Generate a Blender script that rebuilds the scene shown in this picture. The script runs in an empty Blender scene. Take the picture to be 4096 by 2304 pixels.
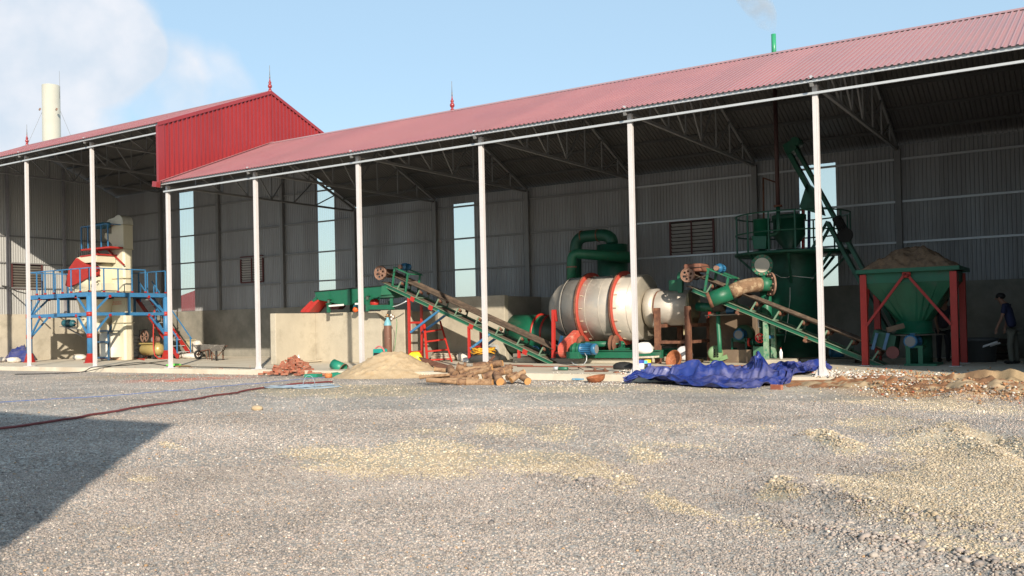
import bpy, math, random
import numpy as np
from mathutils import Vector, Matrix, noise
random.seed(7); np.random.seed(7)
PI = math.pi
C = bpy.context.scene.collection
SC = bpy.context.scene
# ---------------------------------------------------------------- camera
CAM = Vector((34.1358, -19.235, 1.2053)); YAW, PIT, ROL, FPX, PPY = -0.573, 0.0129, -0.0214, 3672.14, 1248.85
FW = Vector((math.sin(YAW)*math.cos(PIT), math.cos(YAW)*math.cos(PIT), math.sin(PIT)))
_r = Vector((math.cos(YAW), -math.sin(YAW), 0)); _u = _r.cross(FW)
RT = _r*math.cos(ROL) + _u*math.sin(ROL); UP = _u*math.cos(ROL) - _r*math.sin(ROL)
cd = bpy.data.cameras.new('camera'); cam = bpy.data.objects.new('camera', cd); C.objects.link(cam)
cam.matrix_world = Matrix(((RT.x, UP.x, -FW.x, CAM.x), (RT.y, UP.y, -FW.y, CAM.y), (RT.z, UP.z, -FW.z, CAM.z), (0, 0, 0, 1)))
cd.sensor_width = 36; cd.lens = FPX/4096*36; cd.shift_y = (PPY-1152)/4096; cd.clip_end = 3000; cd.clip_start = .05
SC.camera = cam
SC.view_settings.view_transform = 'Standard'; SC.view_settings.look = 'None'; SC.view_settings.gamma = 1
SC.view_settings.exposure = 0.55

def ray(x, y): return FW + RT*((x-2048)/FPX) + UP*((PPY-y)/FPX)
def P(x, y, Y=None, Z=None, X=None):
    """a point of the photograph on a known plane of the place"""
    d = ray(x, y)
    if Y is not None: t = (Y-CAM.y)/d.y
    elif Z is not None: t = (Z-CAM.z)/d.z
    else: t = (X-CAM.x)/d.x
    return CAM + d*t
def S(px, p): return px*((Vector(p)-CAM).dot(FW))/FPX      # metres spanned by px at the depth of p
def at(x, y, p): return CAM + ray(x, y)*((Vector(p)-CAM).dot(FW))
# ---------------------------------------------------------------- sky, sun
SUN_TO = Vector((.7165, -.6976, 0)); EL = math.radians(22.7)
w = bpy.data.worlds.new('World'); SC.world = w; w.use_nodes = True
nt = w.node_tree; N = nt.nodes; L = nt.links; N.clear()
out = N.new('ShaderNodeOutputWorld'); bg = N.new('ShaderNodeBackground'); sky = N.new('ShaderNodeTexSky')
sky.sky_type = 'NISHITA'; sky.sun_disc = False; sky.sun_elevation = EL; sky.sun_rotation = math.atan2(SUN_TO.x, SUN_TO.y)
sky.air_density = 1.0; sky.dust_density = 1.2; sky.ozone_density = 1.6; sky.altitude = 0
bg.inputs['Strength'].default_value = 0.13
geo = N.new('ShaderNodeTexCoord')
def vmath(op, a, b=None):
    n = N.new('ShaderNodeVectorMath'); n.operation = op
    for i, v in enumerate((a, b)):
        if v is None: continue
        if isinstance(v, (tuple, list, Vector)): n.inputs[i].default_value = tuple(v)
        else: L.new(v, n.inputs[i])
    return n.outputs['Value'] if op in ('DOT_PRODUCT', 'DISTANCE', 'LENGTH') else n.outputs[0]
def fmath(op, a, b=0.0, c=None, clamp=False, tree=None):
    tr = tree or nt
    n = tr.nodes.new('ShaderNodeMath'); n.operation = op; n.use_clamp = clamp
    for i, v in enumerate((a, b, c)):
        if v is None: continue
        if isinstance(v, (int, float)): n.inputs[i].default_value = v
        else: tr.links.new(v, n.inputs[i])
    return n.outputs[0]
dirv = vmath('NORMALIZE', geo.outputs['Generated'])
ns = N.new('ShaderNodeTexNoise'); ns.inputs['Scale'].default_value = 5.0; ns.inputs['Detail'].default_value = 7; ns.inputs['Roughness'].default_value = .55
L.new(dirv, ns.inputs['Vector'])
nb = N.new('ShaderNodeTexNoise'); nb.inputs['Scale'].default_value = 22.0; nb.inputs['Detail'].default_value = 5
L.new(dirv, nb.inputs['Vector'])
cm = None
for (x, y, rad, wgt) in ((60, 60, .12, 1.0), (330, 170, .085, 1.1), (520, 200, .045, 1.0), (-300, 60, .22, 1.0), (300, 420, .10, .25), (650, 330, .07, .42), (860, 360, .06, .28)):
    d = vmath('DISTANCE', dirv, ray(x, y).normalized())
    f = fmath('SUBTRACT', 1.0, fmath('DIVIDE', d, rad), clamp=False)
    f = fmath('MULTIPLY', fmath('MULTIPLY_ADD', f, 2.2, 0.0, clamp=True), wgt)
    cm = f if cm is None else fmath('MAXIMUM', cm, f)
dens = fmath('ADD', cm, fmath('MULTIPLY', fmath('SUBTRACT', ns.outputs['Fac'], .5), .9))
dens = fmath('ADD', dens, fmath('MULTIPLY', fmath('SUBTRACT', nb.outputs['Fac'], .5), .35))
dens = fmath('MULTIPLY', fmath('SUBTRACT', dens, .20), 2.7, clamp=True)
dens = fmath('MULTIPLY', dens, fmath('MULTIPLY', cm, 4.0, clamp=True))
mixc = N.new('ShaderNodeMix'); mixc.data_type = 'RGBA'
L.new(fmath('MULTIPLY', dens, .92), mixc.inputs['Factor']); 
# thin hazy veil pales the whole sky a little
veil = N.new('ShaderNodeMix'); veil.data_type = 'RGBA'; veil.inputs['Factor'].default_value = .62
L.new(sky.outputs[0], veil.inputs[6]); veil.inputs[7].default_value = (2.75, 3.95, 4.85, 1)
L.new(veil.outputs[2], mixc.inputs[6])
ccol = N.new('ShaderNodeMix'); ccol.data_type = 'RGBA'; ccol.inputs[6].default_value = (3.7, 4.15, 4.7, 1); ccol.inputs[7].default_value = (4.7, 4.8, 5.1, 1)
L.new(fmath('MULTIPLY', fmath('SUBTRACT', nb.outputs['Fac'], .35), 3.0, clamp=True), ccol.inputs['Factor'])
L.new(ccol.outputs[2], mixc.inputs[7]); L.new(mixc.outputs[2], bg.inputs['Color']); L.new(bg.outputs[0], out.inputs[0])
sd = bpy.data.lights.new('sun', 'SUN'); sd.energy = 4.5; sd.angle = math.radians(.55); sd.color = (1, .89, .73)
so = bpy.data.objects.new('sun', sd); C.objects.link(so)
sdir = Vector((SUN_TO.x*math.cos(EL), SUN_TO.y*math.cos(EL), math.sin(EL)))
so.rotation_euler = sdir.to_track_quat('Z', 'Y').to_euler(); so.location = (60, -50, 40)

# ---------------------------------------------------------------- folds of the big tarpaulin: a sheet larger than its footprint is dropped and settles
def drop_sheet(nx, ny, grow, frames, seed):
    fx = [-2.3, -1.5, -1.1, -.6, 0, .9, 1.3, 2.6]; front = [-.4, -.6, -1.2, -2.3, -2.4, -1.7, -.7, .7]; back = [.2, .8, 1.2, 1.5, 1.4, 1.3, 1.5, 1.9]
    rest, start = [], []; nz = lambda x, y, z: noise.noise(Vector((x, y, z)))
    for j in range(ny):
        for i in range(nx):
            x, y = (i/(nx-1)-.5)*8.4, (j/(ny-1)-.5)*6.6; X = -2.3+4.9*i/(nx-1); f, k = np.interp(X, fx, front), np.interp(X, fx, back); Y = f+(k-f)*j/(ny-1)
            g = lambda cx, cy, rx, ry, h: h*math.exp(-((X-cx)/rx)**2-((Y-cy)/ry)**2)
            n1, n2, n3 = nz(x*.5+seed, y*.7, 0), nz(x*1.1, y*1.1+seed, 5), nz(x*2.6, y*2.6+seed, 8)
            z = .06+g(-1.0, .3, .5, .9, .34)+g(-.3, .2, .5, .8, .37)+g(.75, .0, .25, .7, .60)+g(.1, -1.0, .5, .7, .22)+g(-.5, -1.3, .4, .5, .18)+g(1.9, 1.7, .4, .5, .14)+(.11*n1+.13*n2+.17*n3+.09*nz(x*5, y*5, 2))*min(1, (2.3-abs(X))/.8)
            rest.append((X*grow[0], Y*grow[1], 0)); start.append((X+.12*n2+.05*n3, Y+.14*n1+.05*n3, max(.03, z)))
    me = bpy.data.meshes.new('sheet'); me.from_pydata(rest, [], [(j*nx+i, j*nx+i+1, (j+1)*nx+i+1, (j+1)*nx+i) for j in range(ny-1) for i in range(nx-1)])
    o = bpy.data.objects.new('sheet', me); C.objects.link(o); o.shape_key_add(name='rest'); k = o.shape_key_add(name='start')
    k.data.foreach_set('co', np.array(start, np.float32).ravel()); k.value = 1
    md = o.modifiers.new('cloth', 'CLOTH'); s = md.settings; s.quality = 6; s.mass = .25; s.tension_stiffness = 25; s.compression_stiffness = 25; s.shear_stiffness = 15; s.bending_stiffness = .03; s.air_damping = 2
    s.rest_shape_key = me.shape_keys.key_blocks['rest']; cs = md.collision_settings; cs.use_self_collision = True; cs.self_distance_min = .012; cs.distance_min = .012; cs.collision_quality = 3; cs.self_friction = 15
    md.point_cache.frame_start = 1; md.point_cache.frame_end = frames
    fl = bpy.data.meshes.new('floor'); fl.from_pydata([(-9, -9, 0), (9, -9, 0), (9, 9, 0), (-9, 9, 0)], [], [(0, 1, 2, 3)]); fo = bpy.data.objects.new('floor', fl); C.objects.link(fo)
    fo.modifiers.new('collision', 'COLLISION'); fo.collision.thickness_outer = .01; fo.collision.cloth_friction = 40
    for q in range(1, frames+1): SC.frame_set(q)
    ev = o.evaluated_get(bpy.context.evaluated_depsgraph_get()); co = np.zeros(nx*ny*3, np.float32); ev.data.vertices.foreach_get('co', co)
    bpy.data.objects.remove(o); bpy.data.objects.remove(fo); bpy.data.meshes.remove(me); bpy.data.meshes.remove(fl); SC.frame_set(1)
    return co.reshape(-1, 3)
TARP_XYZ = drop_sheet(104, 72, (1.30, 1.36), 17, 3)

# ---------------------------------------------------------------- materials
def M(name, col, rough=.6, metal=0., var=.18, vs=3., col2=None, s2=2., t2=.62, w2=.06, bump=0., bs=25., streak=False, alpha=None, spec=.5, aniso=None):
    m = bpy.data.materials.get(name)
    if m: return m
    m = bpy.data.materials.new(name); m.use_nodes = True
    t = m.node_tree; b = t.nodes['Principled BSDF']; l = t.links
    b.inputs['Roughness'].default_value = rough; b.inputs['Metallic'].default_value = metal; b.inputs['Specular IOR Level'].default_value = spec
    tc = t.nodes.new('ShaderNodeTexCoord'); mp = t.nodes.new('ShaderNodeMapping'); l.new(tc.outputs['Object'], mp.inputs[0])
    if streak: mp.inputs['Scale'].default_value = (1, 1, .12)
    n1 = t.nodes.new('ShaderNodeTexNoise'); n1.inputs['Scale'].default_value = vs; n1.inputs['Detail'].default_value = 7; n1.inputs['Roughness'].default_value = .62
    l.new(mp.outputs[0], n1.inputs['Vector'])
    f = fmath('MULTIPLY_ADD', n1.outputs['Fac'], var*4, 1-var*2, tree=t)
    mx = t.nodes.new('ShaderNodeMix'); mx.data_type = 'RGBA'; mx.blend_type = 'MULTIPLY'; mx.inputs['Factor'].default_value = 1
    mx.inputs[6].default_value = (*col, 1); l.new(f, mx.inputs[7]); colout = mx.outputs[2]
    if col2:
        n2 = t.nodes.new('ShaderNodeTexNoise'); n2.inputs['Scale'].default_value = s2; n2.inputs['Detail'].default_value = 9; n2.inputs['Roughness'].default_value = .7
        l.new(mp.outputs[0], n2.inputs['Vector'])
        r = t.nodes.new('ShaderNodeValToRGB'); r.color_ramp.elements[0].position = t2-w2; r.color_ramp.elements[1].position = t2+w2
        l.new(n2.outputs['Fac'], r.inputs[0])
        m2 = t.nodes.new('ShaderNodeMix'); m2.data_type = 'RGBA'; l.new(r.outputs[0], m2.inputs['Factor']); l.new(colout, m2.inputs[6]); m2.inputs[7].default_value = (*col2, 1)
        colout = m2.outputs[2]
        l.new(fmath('MULTIPLY_ADD', r.outputs[0], .85-rough, rough, tree=t), b.inputs['Roughness'])
        if metal: l.new(fmath('MULTIPLY_ADD', r.outputs[0], -metal, metal, tree=t), b.inputs['Metallic'])
    l.new(colout, b.inputs['Base Color'])
    if bump:
        n3 = t.nodes.new('ShaderNodeTexNoise'); n3.inputs['Scale'].default_value = bs; n3.inputs['Detail'].default_value = 8
        l.new(mp.outputs[0], n3.inputs['Vector']); bn = t.nodes.new('ShaderNodeBump'); bn.inputs['Strength'].default_value = bump; bn.inputs['Distance'].default_value = .02
        l.new(n3.outputs['Fac'], bn.inputs['Height']); l.new(bn.outputs[0], b.inputs['Normal'])
    return m
RUST = (.13, .055, .025); DUST = (.36, .29, .2)
GALV = M('shade toned galvanised sheet', (.33, .335, .345), .45, .25, .08, 1.2, col2=(.20, .20, .20), s2=1.2, t2=.6, w2=.2, streak=True)  # darker than the end sheet: shade on the back wall put into the colour
GALVL = M('sun toned galvanised end sheet', (.42, .42, .41), .45, .25, .08, 1.2, col2=(.33, .33, .32), s2=1.2, t2=.6, w2=.2, streak=True)  # paler copy of GALV: sunlight on the left end wall put into the colour
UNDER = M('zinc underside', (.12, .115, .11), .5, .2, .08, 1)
REDROOF = M('red roof sheet', (.215, .052, .060), .42, 0, .06, .6, col2=(.27, .085, .09), s2=.5, t2=.55, w2=.25, spec=.6)
REDGABLE = M('red gable sheet', (.25, .026, .030), .24, 0, .08, .8, spec=.6)
def dusty(m, wt, rough=.4, tint=(1, .9, .9)):
    b = m.node_tree.nodes['Principled BSDF']; b.inputs['Sheen Weight'].default_value = wt; b.inputs['Sheen Roughness'].default_value = rough; b.inputs['Sheen Tint'].default_value = (*tint, 1)
dusty(REDROOF, .50, .45); dusty(REDGABLE, .12, .4)
STEELW = M('white painted steel', (.56, .535, .54), .5, 0, .06, 4, col2=(.4, .3, .22), s2=9, t2=.73, w2=.03)
STEELG = M('grey painted steel', (.20, .20, .20), .55, .1, .1, 3)
RAILM = M('pale galvanised tube', (.52, .54, .56), .35, .3, .06, 3)
CONC = M('concrete', (.44, .395, .315), .9, 0, .13, 1.1, col2=(.30, .265, .205), s2=1.3, t2=.62, w2=.12, bump=.35, bs=14)
CONCG = M('shade toned grey cement render', (.28, .26, .22), .9, 0, .18, .9, col2=(.16, .155, .13), s2=.8, t2=.52, w2=.14, bump=.3, bs=12)  # darker than CONC: shade on the inner walls put into the colour
SLABM = M('floor slab concrete', (.60, .54, .44), .9, 0, .10, .7, col2=(.45, .37, .27), s2=.55, t2=.6, w2=.14, bump=.3, bs=20)
GREEN = M('green machine paint', (.010, .115, .062), .42, 0, .16, 2.5, col2=(.06, .11, .075), s2=3.5, t2=.64, w2=.08)
GREEND = M('dark green machine paint', (.008, .082, .048), .45, 0, .16, 2, col2=(.02, .06, .042), s2=2.5, t2=.6, w2=.1)
GREENR = M('green paint going rusty', (.018, .135, .072), .5, 0, .22, 3, col2=(.12, .085, .05), s2=5, t2=.64, w2=.04)
REDP = M('red oxide paint', (.34, .022, .018), .5, 0, .15, 4, col2=(.20, .05, .03), s2=4, t2=.66, w2=.06)
REDORANGE = M('bright red paint', (.42, .028, .02), .45, 0, .12, 4, col2=RUST, s2=5, t2=.72, w2=.04)
BLUEP = M('blue paint', (.04, .17, .35), .45, 0, .12, 4, col2=(.12, .27, .42), s2=6, t2=.64, w2=.05)
BLUEM = M('blue motor paint', (.025, .13, .26), .35, 0, .12, 6)
TEAL = M('teal motor paint', (.02, .10, .13), .35, 0, .12, 6)
CREAM = M('cream enamel', (.60, .56, .42), .4, 0, .05, 1.5, col2=(.50, .43, .28), s2=1.6, t2=.68, w2=.1)
RUSTY = M('rusty steel', (.13, .055, .035), .85, 0, .35, 5, col2=(.22, .10, .055), s2=7, t2=.55, w2=.1, bump=.3, bs=40)
RUSTL = M('pale rusty cast iron', (.26, .155, .115), .8, 0, .25, 8, col2=(.17, .085, .055), s2=10, t2=.55, w2=.1)
BLACKM = M('black rubber', (.02, .02, .02), .7, 0, .2, 5)
BELT = M('dusty conveyor belt', (.085, .06, .045), .85, 0, .25, 5, col2=(.17, .12, .085), s2=6, t2=.55, w2=.1)
DARK = M('dark void', (.012, .012, .012), .9)
SAND = M('sand', (.47, .355, .225), .95, 0, .12, 1.6, col2=(.40, .285, .165), s2=5, t2=.56, w2=.1, bump=.6, bs=30)
EARTH = M('brown earth', (.30, .175, .09), .95, 0, .3, 2, col2=(.38, .15, .06), s2=1.6, t2=.55, w2=.12, bump=.8, bs=16)
WHITEM = M('white plastic', (.72, .71, .69), .6, 0, .1, 6)
ALU = M('aluminium cladding', (.55, .51, .455), .52, .55, .06, 1.0, col2=(.44, .39, .33), s2=1.3, t2=.58, w2=.12, bump=.15, bs=3)

def sheets(m, width, amt=.12, axis=0):
    """each sheet of the cladding has its own slight tone, with a dark lap line between sheets"""
    t = m.node_tree; b = t.nodes['Principled BSDF']; l = t.links; src = b.inputs['Base Color'].links[0].from_socket
    tc = t.nodes.new('ShaderNodeTexCoord'); sp = t.nodes.new('ShaderNodeSeparateXYZ'); l.new(tc.outputs['Object'], sp.inputs[0])
    q = fmath('DIVIDE', sp.outputs[axis], width, tree=t); wn = t.nodes.new('ShaderNodeTexWhiteNoise'); wn.noise_dimensions = '1D'; l.new(fmath('FLOOR', q, tree=t), wn.inputs['W'])
    fr = fmath('FRACT', q, tree=t); lap = fmath('LESS_THAN', fr, .018, tree=t)
    v = fmath('ADD', fmath('MULTIPLY_ADD', wn.outputs['Value'], amt, 1-amt/2, tree=t), fmath('MULTIPLY', lap, -.22, tree=t), tree=t)
    mx = t.nodes.new('ShaderNodeMix'); mx.data_type = 'RGBA'; mx.blend_type = 'MULTIPLY'; mx.inputs['Factor'].default_value = 1; l.new(src, mx.inputs[6]); l.new(v, mx.inputs[7]); l.new(mx.outputs[2], b.inputs['Base Color'])
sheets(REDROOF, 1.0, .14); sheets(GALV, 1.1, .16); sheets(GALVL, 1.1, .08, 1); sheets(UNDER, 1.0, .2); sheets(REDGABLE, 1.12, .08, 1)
# ---------------------------------------------------------------- mesh builder
ORG = {}
class MB:
    def __init__(s): s.v = []; s.f = []; s.sm = []; s.mi = []; s.cm = 0
    def add(s, vs, fs, smooth=False):
        o = len(s.v); s.v += [tuple(v) for v in vs]; s.f += [tuple(i+o for i in f) for f in fs]; s.sm += [smooth]*len(fs); s.mi += [s.cm]*len(fs); return s
    def box(s, c, sz, rz=0., R=None):
        c = Vector(c); h = Vector(sz)/2; R = R or Matrix.Rotation(rz, 3, 'Z')
        vs = [c + R @ Vector((x*h.x, y*h.y, z*h.z)) for z in (-1, 1) for x, y in ((-1, -1), (1, -1), (1, 1), (-1, 1))]
        return s.add(vs, [(3, 2, 1, 0), (4, 5, 6, 7), (0, 1, 5, 4), (1, 2, 6, 5), (2, 3, 7, 6), (3, 0, 4, 7)])
    def bx(s, x0, x1, y0, y1, z0, z1): return s.box(((x0+x1)/2, (y0+y1)/2, (z0+z1)/2), (abs(x1-x0), abs(y1-y0), abs(z1-z0)))
    def bar(s, a, b, w=.08, h=None, up=(0, 0, 1)):
        a, b = Vector(a), Vector(b); h = h or w; d = (b-a); ln = d.length
        if ln < 1e-6: return s
        d.normalize(); up = Vector(up)
        if abs(d.dot(up)) > .98: up = Vector((0, 1, 0))
        r = d.cross(up).normalized(); u = r.cross(d)
        R = Matrix((r, d, u)).transposed()
        return s.box((a+b)/2, (w, ln, h), R=R)
    def cyl(s, a, b, r0, r1=None, n=16, caps=True, smooth=True):
        a, b = Vector(a), Vector(b); r1 = r0 if r1 is None else r1; d = (b-a).normalized()
        x = d.orthogonal().normalized(); y = d.cross(x); vs = []
        for c, r in ((a, r0), (b, r1)):
            vs += [c + x*(r*math.cos(2*PI*i/n)) + y*(r*math.sin(2*PI*i/n)) for i in range(n)]
        s.add(vs, [(i, (i+1) % n, n+(i+1) % n, n+i) for i in range(n)], smooth)
        if caps:
            o = len(s.v)-2*n; s.f += [tuple(o+i for i in range(n-1, -1, -1)), tuple(o+n+i for i in range(n))]; s.sm += [False]*2; s.mi += [s.cm]*2
        return s
    def tube(s, pts, r, n=8, caps=True, smooth=True):
        pts = [Vector(p) for p in pts]; rs = r if isinstance(r, (list, tuple)) else [r]*len(pts); vs = []
        x = None
        for i, p in enumerate(pts):
            d = (pts[min(i+1, len(pts)-1)]-pts[max(i-1, 0)]).normalized()
            x = d.orthogonal().normalized() if x is None else (x - d*x.dot(d)).normalized()
            y = d.cross(x); vs += [p + x*(rs[i]*math.cos(2*PI*k/n)) + y*(rs[i]*math.sin(2*PI*k/n)) for k in range(n)]
        fs = [(j*n+i, j*n+(i+1) % n, (j+1)*n+(i+1) % n, (j+1)*n+i) for j in range(len(pts)-1) for i in range(n)]
        s.add(vs, fs, smooth)
        if caps:
            o = len(s.v)-n*len(pts); e = o+n*(len(pts)-1)
            s.f += [tuple(o+i for i in range(n-1, -1, -1)), tuple(e+i for i in range(n))]; s.sm += [False]*2; s.mi += [s.cm]*2
        return s
    def lathe(s, o, ax, prof, n=24, smooth=True, a0=0, a1=2*PI):
        """prof: (distance along axis, radius)"""
        o, ax = Vector(o), Vector(ax).normalized(); x = ax.orthogonal().normalized(); y = ax.cross(x); vs = []
        full = abs(a1-a0-2*PI) < 1e-6; m = n if full else n+1
        for (t, r) in prof:
            vs += [o + ax*t + x*(r*math.cos(a0+(a1-a0)*i/n)) + y*(r*math.sin(a0+(a1-a0)*i/n)) for i in range(m)]
        fs = [(j*m+i, j*m+(i+1) % m, (j+1)*m+(i+1) % m, (j+1)*m+i) for j in range(len(prof)-1) for i in range(n)]
        return s.add(vs, fs, smooth)
    def prism(s, poly, ext):
        """poly: list of 3-D points (planar), ext: extrusion vector"""
        poly = [Vector(p) for p in poly]; e = Vector(ext); n = len(poly)
        return s.add(poly+[p+e for p in poly], [tuple(range(n-1, -1, -1)), tuple(range(n, 2*n))]+[(i, (i+1) % n, n+(i+1) % n, n+i) for i in range(n)])
    def ball(s, c, r, n=12, m=8, sc=(1, 1, 1), f=None):
        c = Vector(c); vs = []; 
        for j in range(m+1):
            th = PI*j/m
            for i in range(n):
                v = Vector((math.sin(th)*math.cos(2*PI*i/n)*sc[0], math.sin(th)*math.sin(2*PI*i/n)*sc[1], math.cos(th)*sc[2]))*r
                if f: v = v*f(v)
                vs.append(c+v)
        return s.add(vs, [(j*n+i, (j+1)*n+i, (j+1)*n+(i+1) % n, j*n+(i+1) % n) for j in range(m) for i in range(n)], True)
    def quad(s, a, b, c, d): return s.add([a, b, c, d], [(0, 1, 2, 3)])
    def build(s, name, mat, parent=None, bevel=0., kind=None, lab=None):
        me = bpy.data.meshes.new(name); o0 = ORG.get(parent.name, Vector()) if parent else Vector()
        me.from_pydata([tuple(Vector(v)-o0) for v in s.v], [], s.f)
        for mm in (mat if isinstance(mat, (list, tuple)) else [mat]): me.materials.append(mm)
        me.polygons.foreach_set('use_smooth', s.sm); me.polygons.foreach_set('material_index', s.mi); me.update()
        o = bpy.data.objects.new(name, me); C.objects.link(o); ORG[o.name] = o0
        if parent: o.parent = parent
        if kind: o['kind'] = kind
        if lab: o['label'] = lab
        if bevel:
            b = o.modifiers.new('bevel', 'BEVEL'); b.width = bevel; b.segments = 2; b.limit_method = 'ANGLE'; b.angle_limit = math.radians(40)
        return o
def T(name, label, cat, loc=(0, 0, 0), group=None):
    o = bpy.data.objects.new(name, None); C.objects.link(o); o.location = loc; o.empty_display_size = .2; ORG[o.name] = Vector(loc)
    o['label'] = label; o['category'] = cat
    if group: o['group'] = group
    return o
def tag(o, label, cat, group=None):
    o['label'] = label; o['category'] = cat
    if group: o['group'] = group
    return o
def one(mb, name, mat, label, cat, group=None, bevel=0.):
    """a thing that is a single mesh, its origin moved to its base"""
    v = np.array(mb.v); c = Vector((float(v[:, 0].mean()), float(v[:, 1].mean()), float(v[:, 2].min())))
    mb.v = [tuple(Vector(p)-c) for p in mb.v]
    o = mb.build(name, mat, None, bevel); o.location = c; ORG[o.name] = c
    return tag(o, label, cat, group)
def dup(root, loc, rotz=None, label=None, group=None, rot=None, scale=None):
    r = root.copy(); C.objects.link(r); r.location = loc
    if rotz is not None: r.rotation_euler = (0, 0, rotz)
    if rot is not None: r.rotation_euler = rot
    if scale is not None: r.scale = scale if isinstance(scale, (tuple, list)) else (scale,)*3
    if label: r['label'] = label
    if group: r['group'] = group
    for ch in list(root.children):
        c = ch.copy(); C.objects.link(c); c.parent = r
        for g in list(ch.children):
            d = g.copy(); C.objects.link(d); d.parent = c
    return r

# ---------------------------------------------------------------- the two sheds
B, W, H, HR, HL, HLR, XL = 4.1794, 8.9622, 6.0, 8.07, 7.97, 10.0, -7.785
XM, XE = 2*B, 8*B
TRAP = ((0, 0), (.30, 0), (.42, 1), (.68, 1), (.80, 0))
GRIB = ((0, 0), (.50, 0), (.58, 1), (.80, 1), (.88, 0))
def corr(mb, org, u, v, n, width, v0, v1, pitch=.125, depth=.022, prof=TRAP):
    """ribbed sheet: ribs repeat along u, run along v between v0(u) and v1(u)"""
    org, u, v, n = Vector(org), Vector(u), Vector(v), Vector(n)
    us = []; k = 0
    while k*pitch < width:
        for a, h in prof:
            q = (k+a)*pitch
            if q <= width: us.append((q, h*depth))
        k += 1
    us.append((width, 0)); g0 = v0 if callable(v0) else (lambda q: v0); g1 = v1 if callable(v1) else (lambda q: v1)
    A = [org + u*q + n*h + v*g0(q) for q, h in us]; Bv = [org + u*q + n*h + v*g1(q) for q, h in us]; m = len(us)
    fs = [(i, i+1, m+i+1, m+i) for i in range(m-1) if g1(us[i][0]) - g0(us[i][0]) > 1e-4 or g1(us[i+1][0]) - g0(us[i+1][0]) > 1e-4]
    mb.add(A+Bv, fs)
def roof(parent, x0, x1, ze, zr, overl=0.02):
    y0 = -.38; ym = W/2; y1 = W+.25
    s = (zr-ze)/(ym+.35); ze = zr - s*(ym-y0); ln = math.hypot(ym-y0, zr-ze)
    vf = Vector((0, ym-y0, zr-ze)).normalized(); nf = Vector((1, 0, 0)).cross(vf)
    vb = Vector((0, y1-ym, -s*(y1-ym))).normalized(); lb = math.hypot(y1-ym, s*(y1-ym)); nb = Vector((1, 0, 0)).cross(vb)
    for nm, og, vv, nn, l in (('roof_slope', (x0, y0, ze), vf, nf, ln), ('roof_slope', (x0, ym, zr), vb, nb, lb)):
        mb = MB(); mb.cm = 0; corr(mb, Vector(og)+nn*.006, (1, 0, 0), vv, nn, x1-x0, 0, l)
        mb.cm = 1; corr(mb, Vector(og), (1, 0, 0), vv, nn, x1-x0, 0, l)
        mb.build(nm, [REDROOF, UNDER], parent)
    mb = MB(); mb.prism([(x0, ym-.22, zr-.22*s+.035), (x0, ym, zr+.05), (x0, ym+.22, zr-.22*s+.035), (x0, ym, zr+.035)], (x1-x0, 0, 0)); mb.build('ridge_cap', REDROOF, parent)
    return s, ze, y0
def truss(parent, x, z, zr, s):
    mb = MB(); zt = lambda y: zr-.13-s*abs(y-W/2)
    mb.bar((x, .05, z-.02), (x, W-.05, z-.02), .07, .07)
    mb.bar((x, -.3, zt(-.3)), (x, W/2, zt(W/2)), .07, .08); mb.bar((x, W/2, zt(W/2)), (x, W-.05, zt(W)), .07, .08)
    n = 8
    for i in range(1, n):
        y = W*i/n; mb.bar((x, y, z), (x, y, zt(y)), .04)
    for i in range(n):
        a, b = (i, i+1) if i < n/2 else (i+1, i)
        ya, yb = W*a/n, W*b/n
        if a not in (0, n): mb.bar((x, ya, zt(ya)), (x, yb, z), .04)
    mb.build('truss', STEELG, parent)
def column(parent, x, h, top=None):
    mb = MB(); mb.bx(x-.053, x+.053, -.053, .053, 0, h)
    mb.bx(x+.028, x+.033, -.058, -.0535, .1, h-.05)
    o = mb.build('column', STEELW, parent, .008)
    f = MB(); f.bx(x-.15, x+.15, -.15, .15, .001, .02)
    for a in (-1, 1): f.prism([(x+a*.0545, -.01, .02), (x+a*.145, -.01, .02), (x+a*.0545, -.01, .22)], (0, .012, 0))
    f.build('base_plate', STEELW, o)
    g = MB(); g.box((x-.02, -.16, h+.015), (.1, .34, .03)); g.box((x, -.3, h+.07), (.05, .05, .12)); g.build('bracket', RAILM, o)
def wall_pieces(mb, y, x0, x1, zf0, zf1, holes):
    """back wall as ribbed sheet between openings"""
    xs = sorted(set([x0, x1]+[h[0] for h in holes]+[h[1] for h in holes])); xs = [q for q in xs if x0 <= q <= x1]
    for a, b in zip(xs[:-1], xs[1:]):
        hs = [h for h in holes if h[0] < (a+b)/2 < h[1]]
        segs = [(zf0, zf1)]
        for h in hs:
            segs = [t for s0, s1 in segs for t in ((s0, min(s1, h[2])), (max(s0, h[3]), s1)) if t[1]-t[0] > .02]
        for s0, s1 in segs: corr(mb, (a, y, 0), (1, 0, 0), (0, 0, 1), (0, -1, 0), b-a, s0, s1, pitch=.11, depth=.02)
WZ = 2.14
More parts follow.
